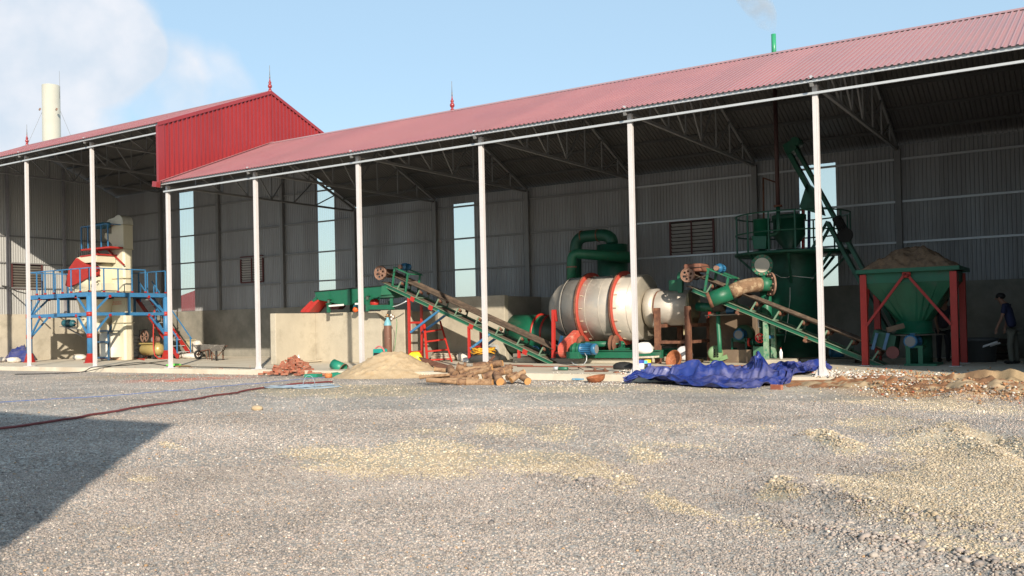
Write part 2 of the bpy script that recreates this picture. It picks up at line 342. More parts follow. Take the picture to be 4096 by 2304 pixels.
def louvre(parent, along, a0, a1, z0, z1, fixed, mid=True):
    """louvred window; along='x' (fixed = y) or 'y' (fixed = x)"""
    pt = (lambda a, d, z: Vector((a, fixed-d, z))) if along == 'x' else (lambda a, d, z: Vector((fixed+d, a, z)))
    fr = MB()
    for (p, q) in (((a0, z0), (a1, z0)), ((a0, z1), (a1, z1)), ((a0, z0), (a0, z1)), ((a1, z0), (a1, z1))):
        fr.bar(pt(p[0], .03, p[1]), pt(q[0], .03, q[1]), .055, .055)
    if mid: fr.bar(pt((a0+a1)/2, .04, z0+.03), pt((a0+a1)/2, .04, z1-.03), .04, .05)
    o = fr.build('louvre_window', M('brown red window frame', (.10, .03, .03), .6), parent)
    bk = MB(); bk.prism([pt(a0-.05, -.075, z0-.05), pt(a0-.05, -.075, z1+.05), pt(a0-.05, -.07, z1+.05), pt(a0-.05, -.07, z0-.05)], pt(a1+.05, 0, 0)-pt(a0-.05, 0, 0)); bk.build('added_blackout', M('louvre backing', (.05, .04, .035), .8), o)  # dark sheet added behind the slats so their gaps look shaded
    sl = MB(); n = int((z1-z0)/.115); hh = .055 if along == 'x' else .05; hl = .025 if along == 'x' else .015
    for i in range(n):
        z = z0+.04+(z1-z0-.06)*i/n
        sl.prism([pt(a0+.03, .025, z+hh), pt(a0+.03, .032, z+hh), pt(a0+.03, -.045, z-hl), pt(a0+.03, -.052, z-hl)], pt(a1-.03, 0, 0)-pt(a0+.03, 0, 0))
    sl.build('slats', M('grey slats', (.42, .41, .40), .5, .1) if along == 'x' else M('pale slats', (.42, .39, .35), .5, .1), o)
TRANS = bpy.data.materials.new('translucent blue sheet'); TRANS.use_nodes = True
_t = TRANS.node_tree; _b = _t.nodes['Principled BSDF']; _o = _t.nodes['Material Output']
_tr = _t.nodes.new('ShaderNodeBsdfTransparent'); _tr.inputs[0].default_value = (1, .955, .84, 1); _mx = _t.nodes.new('ShaderNodeMixShader'); _mx.inputs[0].default_value = .2
_tl = _t.nodes.new('ShaderNodeBsdfTranslucent'); _tl.inputs[0].default_value = (.80, .86, .86, 1)
_b.inputs['Base Color'].default_value = (.6, .72, .78, 1); _b.inputs['Roughness'].default_value = .25
_m2 = _t.nodes.new('ShaderNodeMixShader'); _m2.inputs[0].default_value = .35
_t.links.new(_tl.outputs[0], _m2.inputs[1]); _t.links.new(_b.outputs[0], _m2.inputs[2])
_t.links.new(_tr.outputs[0], _mx.inputs[1]); _t.links.new(_m2.outputs[0], _mx.inputs[2]); _t.links.new(_mx.outputs[0], _o.inputs[0])
STRIPS = [(-2.86, -1.86, WZ, 7.80), (6.22, 7.16, WZ, 7.80), (13.36, 14.30, 2.2, 5.82), (26.42, 27.50, 2.12, 5.82)]
LOUV = [(1.42, 2.86, 3.33, 4.48), (22.2, 23.68, 3.33, 4.46)]
def shed(x0, x1, z, zr, cols, label, name, girts):
    t = T(name, label, 'shed', (x0, 0, 0))
    s, ze, y0 = roof(t, x0-(.3 if x0 < 0 else -.01), x1+(.0 if x1 < 20 else .35), z+.04, zr)
    holes = [h for h in STRIPS+LOUV if x0 <= h[0] < x1]
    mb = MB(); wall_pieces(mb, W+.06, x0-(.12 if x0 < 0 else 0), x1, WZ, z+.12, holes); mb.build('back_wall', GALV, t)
    for h in [h for h in STRIPS if x0 <= h[0] < x1]:
        m2 = MB(); corr(m2, (h[0]+.001, W+.08, 0), (1, 0, 0), (0, 0, 1), (0, -1, 0), h[1]-h[0]-.002, h[2]+.001, h[3], pitch=.11, depth=.02); m2.build('translucent_panel', TRANS, t)
    for h in [h for h in LOUV if x0 <= h[0] < x1]: louvre(t, 'x', h[0], h[1], h[2], h[3], W+.03)
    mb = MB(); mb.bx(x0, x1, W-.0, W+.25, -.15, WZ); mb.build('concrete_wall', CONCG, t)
    for g in girts:
        mb = MB(); xx = [x0] + [n*B for n in range(-1, 9) if x0 < n*B < x1] + [x1]
        for a, b in zip(xx[:-1], xx[1:]):
            if b < 5.2*B: mb.bx(a+.09, b-.09, W-.03, W+.03, g-.03, g+.03)
        mb.build('girt', STEELG, t)
        if x1 > 20:
            mb = MB()
            for a, b in zip(xx[:-1], xx[1:]):
                if b >= 5.2*B: mb.bx(a+.09, b-.09, W-.03, W+.03, g-.03, g+.03)
            mb.build('girt', RAILM, t)
    for n in range(-1, 9):
        if x0 <= n*B <= x1 and not (x1 < 20 and n == 2):
            mb = MB(); mb.bx(n*B-.08, n*B+.08, W-.13, W-.002, 0 if False else WZ, z); mb.build('back_post', STEELG, t)
            if n < 8: truss(t, n*B+.001, z, zr, s)
    for n in cols: column(t, n*B, z-.02)
    for k in range(6):
        for sg in (0, 1):
            y = -.3 + (W/2+.3)*k/5 - (0.06 if k == 5 else 0); y = W-y if sg else y
            if sg and k == 5: continue
            zz = zr - s*abs(y-W/2) - .045
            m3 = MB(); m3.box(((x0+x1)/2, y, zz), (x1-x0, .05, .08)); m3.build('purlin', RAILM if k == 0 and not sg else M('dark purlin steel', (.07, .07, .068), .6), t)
    mb = MB(); xa = x0+ (0 if x0 > 0 else 0); mb.bar((x0-(.1 if x0 > 0 else 0), -.085, z-.2), (x1, -.085, z-.2), .045, .048); mb.build('rail', RAILM, t)
    return t, s
tall, sT = shed(XL, XM, HL, HLR, (-1, 0, 1), 'taller left shed with red ribbed gable above the long roof', 'tall_shed', (3.2, 4.42, 5.70, 7.0))
low, sL = shed(XM, XE, H, HR, (2, 3, 4, 5, 6, 7, 8), 'long low open-fronted shed with faded red ribbed roof and white columns', 'long_shed', (3.31, 4.48, 5.70))
# left end wall of the tall shed
mb = MB()
def gab(q): return HLR-.12-sT*abs(q-W/2)
for (a, b, z0, z1) in ((0, 3.62, WZ, None), (3.62, 5.03, WZ, 3.32), (3.62, 5.03, 4.47, None), (5.03, W+.05, WZ, None)):
    corr(mb, (XL, a, 0), (0, 1, 0), (0, 0, 1), (1, 0, 0), b-a+(.06 if b > W else 0), z0, (lambda q, a=a: gab(a+q)) if z1 is None else z1, pitch=.11, depth=.02)
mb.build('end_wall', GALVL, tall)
mb = MB(); mb.bx(XL-.2, XL+.04, -.1, W, -.15, WZ); mb.build('concrete_wall', CONC, tall)
mb = MB(); q_ = [P(-60, 1128, Y=3.2), P(30, 1148, Y=3.2), P(70, 1166, Y=3.2), P(112, 1176, Y=2.9)]; mb.tube(q_, .03, 6); one(mb, 'power_cable', M('black cable', (.03, .03, .03), .6), 'thick black power cable hanging from the left frame edge to the blue platform', 'cable')
louvre(tall, 'y', 3.62, 5.03, 3.32, 4.47, XL+.0, mid=False)
mb = MB()
for g in (3.35, 4.49, 5.72): mb.bx(XL+.025, XL+.075, 0, W-.04, g-.03, g+.03)
mb.build('end_girts', STEELG, tall)
mb = MB()
for yy in (.08, 3.40, 6.1): mb.bx(XL+.08, XL+.17, yy-.055, yy+.055, WZ, gab(yy)-.1)
mb.build('end_posts', M('lilac grey steel', (.28, .27, .29), .5, .1), tall)
# red gable above the junction
mb = MB(); GX = XM+.03
lowz = lambda y: HR + .03 - sL*abs(y-W/2); tz = lambda y: HLR-.06-sT*abs(y-W/2)
corr(mb, (GX, -.30, 0), (0, 1, 0), (0, 0, 1), (1, 0, 0), W+.5, lambda q: lowz(q-.30), lambda q: tz(q-.30), pitch=.18, depth=.055, prof=GRIB)
mb.build('red_gable', REDGABLE, tall)
mb = MB()
mb.bx(GX-.06, GX+.045, -.40, -.14, lowz(-.38)-.05, tz(-.38)+.0)
for sg in (0, 1):
    ya, yb = (-.42, W/2) if not sg else (W/2, W+.3)
    za, zb = HLR+.035-sT*abs(ya-W/2), HLR+.035-sT*abs(yb-W/2)
    mb.prism([(GX-.08, ya, za), (GX+.07, ya, za), (GX+.07, ya, za-.13), (GX+.055, ya, za-.13), (GX+.055, ya, za-.015), (GX-.08, ya, za-.015)], (0, yb-ya, zb-za))
mb.bar((GX+.10, -.45, lowz(-.45)-.06), (GX-.12, -.45, lowz(-.45)-.02), .16, .18)
mb.build('gable_trim', REDGABLE, tall, .006)
# flashing where the gable meets the low roof
mb = MB()
for ya, yb in ((-.36, W/2), (W/2, W)): mb.bar((GX+.07, ya, lowz(ya)+.03), (GX+.07, yb, lowz(yb)+.03), .10, .02)
mb.build('flashing', REDROOF, low)
# right end wall
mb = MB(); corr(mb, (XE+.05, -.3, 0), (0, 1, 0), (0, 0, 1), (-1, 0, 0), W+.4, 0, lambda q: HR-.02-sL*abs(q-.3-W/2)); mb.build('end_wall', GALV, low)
# finials
def finial(parent, x, y, z):
    mb = MB(); mb.lathe((x, y, z-.05), (0, 0, 1), [(q_*.85, r_*.62) for q_, r_ in [(0, .10), (.08, .10), (.1, .06), (.14, .06), (.17, .11), (.24, .13), (.3, .09), (.33, .06), (.36, .09), (.40, .09), (.44, .05), (.5, .035), (.55, .03), (.6, .012)]], 14)
    o = mb.build('finial', REDGABLE, parent); r = MB(); r.cyl((x, y, z+.44), (x, y, z+.56), .02, .02, 8); r.cyl((x, y, z+.56), (x, y, z+.92), .011, .008, 6); r.build('rod', STEELG, o)
finial(tall, -7.88, W/2, HLR+.08); finial(tall, XM+.02, W/2, HLR+.06); finial(low, 16.72, W/2, HR+.05)
# ---------------------------------------------------------------- slab
mb = MB(); mb.bx(XL-.2, XE+.3, -.28, W+.01, -.6, 0); slab = mb.build('floor_slab', SLABM, None, kind='structure')
# ---------------------------------------------------------------- yard
ZG = -.15
sandspots = [ # centre px, radii in metres across / in depth, strength
 (1180, 2040, 0, 0, 0)]
def frame(x, y): g = P(x, y, Z=ZG); return g
BL = []   # gx, gy, r_across, r_depth, angle, strength
def blob(x0, y0, x1, y1, yr, st):
    """soft patch from (x0,y0) to (x1,y1) px with half height yr px"""
    a, b = P(x0, y0, Z=ZG), P(x1, y1, Z=ZG); c = (a+b)/2; mx, my = (x0+x1)/2, (y0+y1)/2
    d = P(mx, my-yr, Z=ZG)-P(mx, my+yr, Z=ZG)
    BL.append((c.x, c.y, (b-a)/2, d/2, st))
for q in ((1150, 1830, 1700, 1850, 45, .9), (1560, 1800, 1920, 1830, 60, 1), (1900, 1715, 2100, 1725, 25, .8), (2150, 1730, 2330, 1745, 30, .6), (1650, 1720, 1850, 1730, 15, .4),
          (1950, 1840, 2400, 1860, 40, .7), (2150, 1850, 2520, 1890, 45, .9), (2350, 1900, 2500, 1960, 40, .9), (2500, 1810, 2640, 1825, 22, .8), (2600, 1990, 2800, 2050, 30, 1),
          (2480, 1790, 3000, 1775, 18, .35), (650, 1785, 740, 1800, 14, .6), (560, 1915, 680, 1925, 14, .6), (500, 2110, 640, 2130, 25, .3),
          (3230, 1735, 3440, 1800, 30, 1), (3600, 1790, 4200, 1800, 60, 1), (3680, 1870, 4300, 1900, 90, 1), (3300, 1930, 3700, 2000, 60, 1), (3450, 1960, 4300, 1990, 110, 1),
          (3060, 1945, 3200, 1990, 40, .9), (3250, 2130, 3700, 2190, 35, .9), (3500, 2160, 4200, 2270, 50, .7), (3750, 1700, 3960, 1770, 40, 1), (3350, 1690, 3700, 1700, 30, .5),
          (3100, 1560, 4200, 1590, 22, .45), (2780, 2080, 3100, 2150, 30, .4), (3300, 1590, 4200, 1640, 30, .5), (2500, 1700, 3200, 1720, 20, .3),
          (2050, 1560, 2500, 1560, 16, .7), (2450, 1545, 3000, 1575, 14, .5), (2900, 2060, 3000, 2100, 15, .6),(1150,1565,1700,1560,22,.9),(1000,1560,1350,1565,9,.9)):
    blob(*q)
RIDGES = []
def ridge(pts, r, h): RIDGES.append(([P(x, y, Z=ZG) for x, y in pts], r, h))
ridge([(3235, 1752), (3290, 1745), (3400, 1800)], .17, .075)
ridge([(3700, 1745), (3780, 1725), (3900, 1770), (3990, 1830)], .26, .10)
ridge([(3120, 1935), (3240, 1990), (3520, 2060), (3800, 2110), (4150, 2180)], .22, .07)
ridge([(3150, 2115), (3480, 2200), (3800, 2245), (4150, 2330)], .16, .06)
ridge([(3950, 1745), (4050, 1790), (4180, 1850)], .2, -.12)
ridge([(2300, 1905), (2420, 1960), (2500, 1930)], .3, .05)
ridge([(2700, 1940), (2900, 2030), (3100, 2100)], .2, -.03)
ridge([(3020, 1880), (3300, 1880), (3500, 1870)], .25, -.05)
ridge([(1700, 1825), (1800, 1812), (1900, 1830)], .3, .035)
ridge([(4030, 1580), (3900, 1570), (3800, 1600)], .25, .08)
for o_ in (0, 1.7):
    RIDGES.append(([Vector((12, -3.2-o_, 0)), Vector((20, -4.4-o_, 0)), Vector((27, -7.0-o_, 0)), Vector((33, -11.5-o_, 0))], .16, -.022))
RIDGES.append(([Vector((29.0, -1.4, 0)), Vector((31, -1.2, 0)), Vector((34, -1.0, 0))], .8, .06))
def seg_d(px, py, a, b):
    abx, aby = b.x-a.x, b.y-a.y; t = np.clip(((px-a.x)*abx+(py-a.y)*aby)/(abx*abx+aby*aby), 0, 1)
    return np.hypot(px-a.x-t*abx, py-a.y-t*aby)
def vnoise(x, y, s, seed=0):
    """cheap value noise"""
    x = x*s+seed*17.3; y = y*s+seed*9.1; xi = np.floor(x).astype(int); yi = np.floor(y).astype(int); xf, yf = x-xi, y-yi
    xf = xf*xf*(3-2*xf); yf = yf*yf*(3-2*yf)
    def h(a, b):
        n = (a*374761393 + b*668265263 + seed*1442695) & 0x7fffffff; n = ((n ^ (n >> 13))*1274126177) & 0x7fffffff; return ((n ^ (n >> 16)) & 0xffff)/65535.
    return (h(xi, yi)*(1-xf)+h(xi+1, yi)*xf)*(1-yf)+(h(xi, yi+1)*(1-xf)+h(xi+1, yi+1)*xf)*yf
def fbm(x, y, s, o=4, seed=0): return sum(vnoise(x, y, s*2**k, seed+k)*.5**k for k in range(o))/sum(.5**k for k in range(o))
def yard_h(x, y):
    x = np.asarray(x, float); y = np.asarray(y, float); near = np.exp(-((x-32)**2+(y+12)**2)/900.)
    z = (fbm(x, y, .35, 4, 3)-.5)*.10*near + (fbm(x, y, 2.2, 3, 8)-.5)*.035*near
    for pts, r, h in RIDGES:
        d = np.min([seg_d(x, y, a, b) for a, b in zip(pts[:-1], pts[1:])], axis=0)
        z = z + h*np.exp(-(d/r)**2)*(.55+.9*fbm(x, y, 5.0, 4, 5))
    return z*np.clip((-.28-y)/1.2, .0, 1)
def yard_sand(x, y):
    x = np.asarray(x, float); y = np.asarray(y, float); m = np.zeros_like(x)
    dx = (fbm(x, y, 1.3, 4, 21)-.5)*1.1; dy = (fbm(x, y, 1.3, 4, 33)-.5)*1.1
    for cx, cy, a, d, st in BL:
        px, py = x+dx*.6-cx, y+dy*.6-cy; det = a.x*d.y-a.y*d.x
        u = (px*d.y-py*d.x)/det; v = (-px*a.y+py*a.x)/det
        m = np.maximum(m, st*np.clip(1.45-np.sqrt(u*u+v*v)*.95, 0, 1))
    return np.clip(m*(.45+1.15*fbm(x, y, 2.4, 5, 40)), 0, 1)
def yard_tone(x, y):
    return (.62+.50*fbm(x, y, .45, 4, 201)+.30*fbm(x*.30, y*1.25, .9, 4, 207)-.06*np.exp(-((fbm(x*.12, y*.9, .8, 2, 215)-.5)/.035)**2))*(.88+.24*fbm(x, y, 2.5, 3, 205))
def grad(a, b, step, far, k=1.25):
    v = list(np.arange(a, b+1e-6, step)); s = step; q = a
    while q > -far: s *= k; q -= s; v.insert(0, q)
    s = step; q = b
    while q < far: s *= k; q += s; v.append(q)
    return np.array(v)
gx = grad(12, 38, .085, 900); gy = grad(-16.5, -.3, .085, 900)
GXX, GYY = np.meshgrid(gx, gy); zz = ZG + yard_h(GXX, GYY)
inside = (GYY > -.27) & (GYY < W) & (GXX > XL) & (GXX < XE)
zz = np.where(inside, -.25, zz)
nx, ny = len(gx), len(gy)
co = np.stack([GXX, GYY, zz], -1).reshape(-1, 3)
idx = np.arange(nx*ny).reshape(ny, nx); fq = np.stack([idx[:-1, :-1], idx[:-1, 1:], idx[1:, 1:], idx[1:, :-1]], -1).reshape(-1, 4)
def npmesh(name, co, faces, mats, smooth=True):
    me = bpy.data.meshes.new(name); k = faces.shape[1]
    me.vertices.add(len(co)); me.vertices.foreach_set('co', np.ascontiguousarray(co, dtype=np.float32).ravel())
    me.loops.add(len(faces)*k); me.loops.foreach_set('vertex_index', np.ascontiguousarray(faces, dtype=np.int32).ravel())
    me.polygons.add(len(faces)); me.polygons.foreach_set('loop_start', np.arange(0, len(faces)*k, k, dtype=np.int32)); me.polygons.foreach_set('loop_total', np.full(len(faces), k, dtype=np.int32))
    me.update(calc_edges=True)
    if smooth: me.polygons.foreach_set('use_smooth', np.ones(len(faces), dtype=bool))
    for m in mats: me.materials.append(m)
    return me
def col_attr(me, name, rgba):
    a = me.color_attributes.new(name, 'FLOAT_COLOR', 'POINT'); a.data.foreach_set('color', np.ascontiguousarray(rgba, dtype=np.float32).ravel())
# gravel ground material
GR = bpy.data.materials.new('gravel'); GR.use_nodes = True; t = GR.node_tree; b = t.nodes['Principled BSDF']; l = t.links
b.inputs['Roughness'].default_value = .95; b.inputs['Specular IOR Level'].default_value = .2
tc = t.nodes.new('ShaderNodeTexCoord'); at_ = t.nodes.new('ShaderNodeAttribute'); at_.attribute_name = 'sand'
def vor(scale, feature='F1'):
    n = t.nodes.new('ShaderNodeTexVoronoi'); n.inputs['Scale'].default_value = scale; n.feature = feature; l.new(tc.outputs['Object'], n.inputs['Vector']); return n
def ramp(fac, stops):
    r = t.nodes.new('ShaderNodeValToRGB'); e = r.color_ramp.elements
    while len(e) < len(stops): e.new(.5)
    for i, (p_, c_) in enumerate(stops): e[i].position = p_; e[i].color = (*c_, 1)
    r.color_ramp.interpolation = 'LINEAR'; l.new(fac, r.inputs[0]); return r.outputs[0]
GSTOPS = [(0, (.16, .143, .128)), (.3, (.29, .258, .228)), (.6, (.395, .352, .31)), (.85, (.49, .437, .385)), (1, (.70, .64, .58))]
SSTOPS = [(0, (.30, .25, .185)), (.4, (.41, .345, .255)), (.8, (.50, .43, .325)), (1, (.62, .56, .46))]
v1 = vor(34); v2 = vor(75)
sep = t.nodes.new('ShaderNodeSeparateColor'); l.new(v1.outputs['Color'], sep.inputs[0]); sep2 = t.nodes.new('ShaderNodeSeparateColor'); l.new(v2.outputs['Color'], sep2.inputs[0])
nmac = t.nodes.new('ShaderNodeTexNoise'); nmac.inputs['Scale'].default_value = .8; nmac.inputs['Detail'].default_value = 6; l.new(tc.outputs['Object'], nmac.inputs['Vector'])
fac = fmath('ADD', fmath('MULTIPLY', sep.outputs[0], .62, tree=t), fmath('MULTIPLY', sep2.outputs[0], .38, tree=t), tree=t)
fac = fmath('ADD', fac, fmath('MULTIPLY', fmath('SUBTRACT', nmac.outputs['Fac'], .5, tree=t), .55, tree=t), clamp=True, tree=t)
g1 = ramp(fac, GSTOPS); s1 = ramp(fac, SSTOPS)
nmix = t.nodes.new('ShaderNodeTexNoise'); nmix.inputs['Scale'].default_value = 14; nmix.inputs['Detail'].default_value = 5; l.new(tc.outputs['Object'], nmix.inputs['Vector'])
sf = fmath('MULTIPLY', fmath('SUBTRACT', fmath('ADD', at_.outputs['Fac'], fmath('MULTIPLY', nmix.outputs['Fac'], .7, tree=t), tree=t), .52, tree=t), 3.0, clamp=True, tree=t)
mx = t.nodes.new('ShaderNodeMix'); mx.data_type = 'RGBA'; l.new(sf, mx.inputs['Factor']); l.new(g1, mx.inputs[6]); l.new(s1, mx.inputs[7])
# smooth brown dust in hollows
at2 = t.nodes.new('ShaderNodeAttribute'); at2.attribute_name = 'tint'
mx3 = t.nodes.new('ShaderNodeMix'); mx3.data_type = 'RGBA'; l.new(at2.outputs['Alpha'], mx3.inputs['Factor']); l.new(mx.outputs[2], mx3.inputs[6]); l.new(at2.outputs['Color'], mx3.inputs[7])
at3 = t.nodes.new('ShaderNodeAttribute'); at3.attribute_name = 'macro'; mx4 = t.nodes.new('ShaderNodeMix'); mx4.data_type = 'RGBA'; mx4.blend_type = 'MULTIPLY'; mx4.inputs['Factor'].default_value = 1; l.new(mx3.outputs[2], mx4.inputs[6]); l.new(at3.outputs['Fac'], mx4.inputs[7]); l.new(mx4.outputs[2], b.inputs['Base Color'])
hgt = fmath('ADD', fmath('MULTIPLY', v1.outputs['Distance'], -1.0, tree=t), fmath('MULTIPLY', v2.outputs['Distance'], -.5, tree=t), tree=t)
bn = t.nodes.new('ShaderNodeBump'); bn.inputs['Strength'].default_value = .55; bn.inputs['Distance'].default_value = .015; l.new(hgt, bn.inputs['Height']); l.new(bn.outputs[0], b.inputs['Normal'])
me = npmesh('ground', co, fq, [GR]); sv = yard_sand(co[:, 0], co[:, 1]).astype(np.float32)
a_ = me.attributes.new('sand', 'FLOAT', 'POINT'); a_.data.foreach_set('value', sv); a_ = me.attributes.new('macro', 'FLOAT', 'POINT'); a_.data.foreach_set('value', yard_tone(co[:, 0], co[:, 1]).astype(np.float32))
tint = np.zeros((len(co), 4), np.float32)
def tintblob(x0, y0, x1, y1, yr, colr, al, seed=1):
    a, b2 = P(x0, y0, Z=ZG), P(x1, y1, Z=ZG); c = (a+b2)/2; mx_, my_ = (x0+x1)/2, (y0+y1)/2; d = (P(mx_, my_-yr, Z=ZG)-P(mx_, my_+yr, Z=ZG))/2; a = (b2-a)/2
    px, py = co[:, 0]-c.x, co[:, 1]-c.y; det = a.x*d.y-a.y*d.x; u = (px*d.y-py*d.x)/det; v = (-px*a.y+py*a.x)/det
    m = al*np.clip(1.5-np.sqrt(u*u+v*v)*1.3, 0, 1)*np.clip(2.2*fbm(co[:, 0], co[:, 1], 2.6, 4, seed)-.35, 0, 1)
    k = m > tint[:, 3]; tint[k, :3] = colr; tint[k, 3] = m[k]
tintblob(1690, 1835, 1900, 1832, 16, (.48, .34, .20), .8, 2); tintblob(3650, 1815, 3830, 1812, 22, (.45, .31, .18), .8, 3)
tintblob(2480, 1642, 2560, 1645, 12, (.50, .37, .24), .7, 4); tintblob(450, 1530, 1050, 1505, 9, (.52, .13, .07), .8, 5)
tintblob(100, 1512, 900, 1508, 9, (.45, .36, .25), .8, 6); tintblob(2380, 1975, 2430, 1980, 8, (.5, .36, .22), .6, 7)
tintblob(3250, 1545, 4300, 1590, 34, (.40, .20, .09), .95, 8); tintblob(2130, 1512, 2500, 1520, 12, (.30, .21, .13), .9, 9); tintblob(3500, 1600, 4200, 1640, 14, (.48, .36, .22), .6, 10)
tintblob(3630, 2000, 3700, 1985, 20, (.42, .29, .17), .6, 11)
col_attr(me, 'tint', tint)
ground = bpy.data.objects.new('ground', me); C.objects.link(ground); ground['kind'] = 'structure'
# ================================================================ things round the sheds
def gz(x, y): return P(x, y, Z=ZG)
# building behind the photographer whose shadow lies on the gravel
s_ = 16.2; cx_, cy_ = 22.65+.7165*s_, -10.61-.6976*s_; hb = s_*math.tan(EL)-.15
ob = T('workshop_building', 'plain rendered workshop building that throws the shadow over the gravel on the left', 'building', (cx_-9, cy_-4, ZG))
mb = MB(); mb.bx(cx_-18, cx_-.0, cy_-8, cy_, ZG, hb-.25); mb.build('wall', CONC, ob)
mb = MB(); mb.bx(cx_-18.1, cx_, cy_-8.1, cy_+.002, hb-.25, hb); mb.build('roof', REDROOF, ob)
for k in range(5):
    mb = MB(); x = cx_-16+k*3.2; mb.bx(x, x+1.2, cy_+.005, cy_+.05, 1.0, 2.3); mb.build('window', M('dark glass', (.03, .04, .05), .1), ob)
# chimney far behind
yc = 22.0; a = P(172, 500, Y=yc); b2 = P(240, 500, Y=yc); r_ = S(66, a)/2; c = (a+b2)/2; top = P(206, 342, Y=yc)
ch = T('chimney', 'tall cream cylindrical chimney with a thin lightning rod, behind the left shed', 'chimney', (c.x, yc, ZG))
mb = MB(); mb.lathe((c.x, yc, ZG), (0, 0, 1), [(0, r_*1.1), (6, r_*1.05), (top.z-ZG, r_), (top.z-ZG, r_-.03), (top.z-ZG-.6, r_-.05)], 28); mb.build('stack', M('cream chimney steel', (.43, .42, .36), .6, 0, .06, .8, col2=(.3, .2, .1), s2=1.3, t2=.74, w2=.02), ch)
mb = MB(); rx = P(238, 320, Y=yc); mb.cyl((rx.x, yc, top.z-1.2), (rx.x, yc, top.z+.95), .018, .01, 6); mb.build('lightning_rod', STEELG, ch)
for (x0, x1, y1) in ((172, 105, 590), (240, 282, 540)):
    p0 = P(x0, 440, Y=yc); p1 = P(x1, y1, Y=yc); m2 = MB(); m2.cyl(p0, p0+(p1-p0)*4, .012, n=5); m2.build('guy_wire', STEELG, ch)
    l2 = MB(); l2.lathe((p0.x+(.02 if x0 < 200 else -.02), yc-.05-r_*.3, p0.z), (0, -1, .3), [(0, .12), (.05, .12), (.06, .02)], 10); l2.build('wire_lug', RUSTL, ch)
# neighbour roof seen through the left translucent strip
nb_ = T('red_roofed_house', 'red roofed building seen through the leftmost translucent strip', 'house', (-24, 26, ZG))
mb = MB(); mb.bx(-36, -20, 25, 32, ZG, 2.9); mb.build('wall', M('brown wall', (.12, .08, .06), .8), nb_)
mb = MB(); mb.prism([(-37, 24.6, 2.85), (-37, 24.6, 2.7), (-19.5, 24.6, 2.7), (-19.5, 24.6, 4.6), (-28, 24.6, 2.9)], (0, 8, 0)); mb.build('roof', M('dark red tiles', (.2, .03, .03), .7), nb_)

# ---- helpers for machine parts
def motor(name, c, ax, r, ln, mat, parent, foot=None, ribs=14):
    """finned motor along ax centred at c"""
    c, ax = Vector(c), Vector(ax).normalized(); a = c-ax*ln/2
    mb = MB(); prof = [(0, 0), (0, r*.75), (ln*.03, r*.95), (ln*.22, r*.98), (ln*.23, r*.84), (ln*.78, r*.84), (ln*.8, r), (ln*.88, r), (ln*.92, r*.5), (ln, r*.42), (ln, 0)]
    mb.lathe(a, ax, prof, 24)
    x = ax.orthogonal().normalized(); y = ax.cross(x)
    for i in range(ribs):
        d = x*math.cos(2*PI*i/ribs)+y*math.sin(2*PI*i/ribs); mb.bar(a+ax*ln*.24+d*r*.9, a+ax*ln*.78+d*r*.9, r*.05, r*.2, up=d)
    o = mb.build(name, mat, parent)
    m2 = MB(); m2.cyl(a+ax*ln, a+ax*ln*1.18, r*.16, n=10); m2.build('shaft', RUSTL, o)
    m3 = MB(); side = ax.cross(Vector((0, 0, 1))).normalized(); side = side if side.y < 0 else -side
    m3.box(a+ax*ln*.5+Vector((0, 0, r*.95)), (r*.6, r*.6, r*.35)); m3.build('terminal_box', mat, o)
    m4 = MB(); m4.cyl(a-ax*.004, a+ax*.012, r*.72, n=20); m4.build('fan_cover', STEELG, o)
    return o
def elbow(a, b, c, n=8):
    """points of a quarter bend a->b->c (quadratic)"""
    a, b, c = Vector(a), Vector(b), Vector(c); return [a*(1-t)**2+b*2*t*(1-t)+c*t*t for t in [i/n for i in range(n+1)]]
def sack(name, c, sz, rz, mat, label=None, cat='sack', group=None, tilt=0, parent=None, seed=1):
    rnd = random.Random(seed); mb = MB(); n, m = 16, 10; ph = rnd.random()*6
    R = Matrix.Rotation(rz, 3, 'Z') @ Matrix.Rotation(tilt, 3, 'Y'); c = Vector(c); vs = []
    for j in range(m+1):
        th = PI*j/m
        for i in range(n):
            a = 2*PI*i/n; e = .55
            sx = abs(math.cos(a))**e*(1 if math.cos(a) > 0 else -1)*math.sin(th)**.6; sy = abs(math.sin(a))**e*(1 if math.sin(a) > 0 else -1)*math.sin(th)**.6; szz = math.cos(th)
            k = 1+.10*math.sin(3*a+ph+j)+.06*math.sin(7*a+2*j+ph)
            v = Vector((sx*sz[0]/2*k, sy*sz[1]/2*k, szz*sz[2]/2*(1+.1*math.sin(4*a+ph)))); v.z = max(v.z, -sz[2]*.46)
            vs.append(c+R @ v)
    mb.add(vs, [(j*n+i, (j+1)*n+i, (j+1)*n+(i+1) % n, j*n+(i+1) % n) for j in range(m) for i in range(n)], True)
    if parent: return mb.build(name, mat, parent)
    return one(mb, name, mat, label, cat, group)
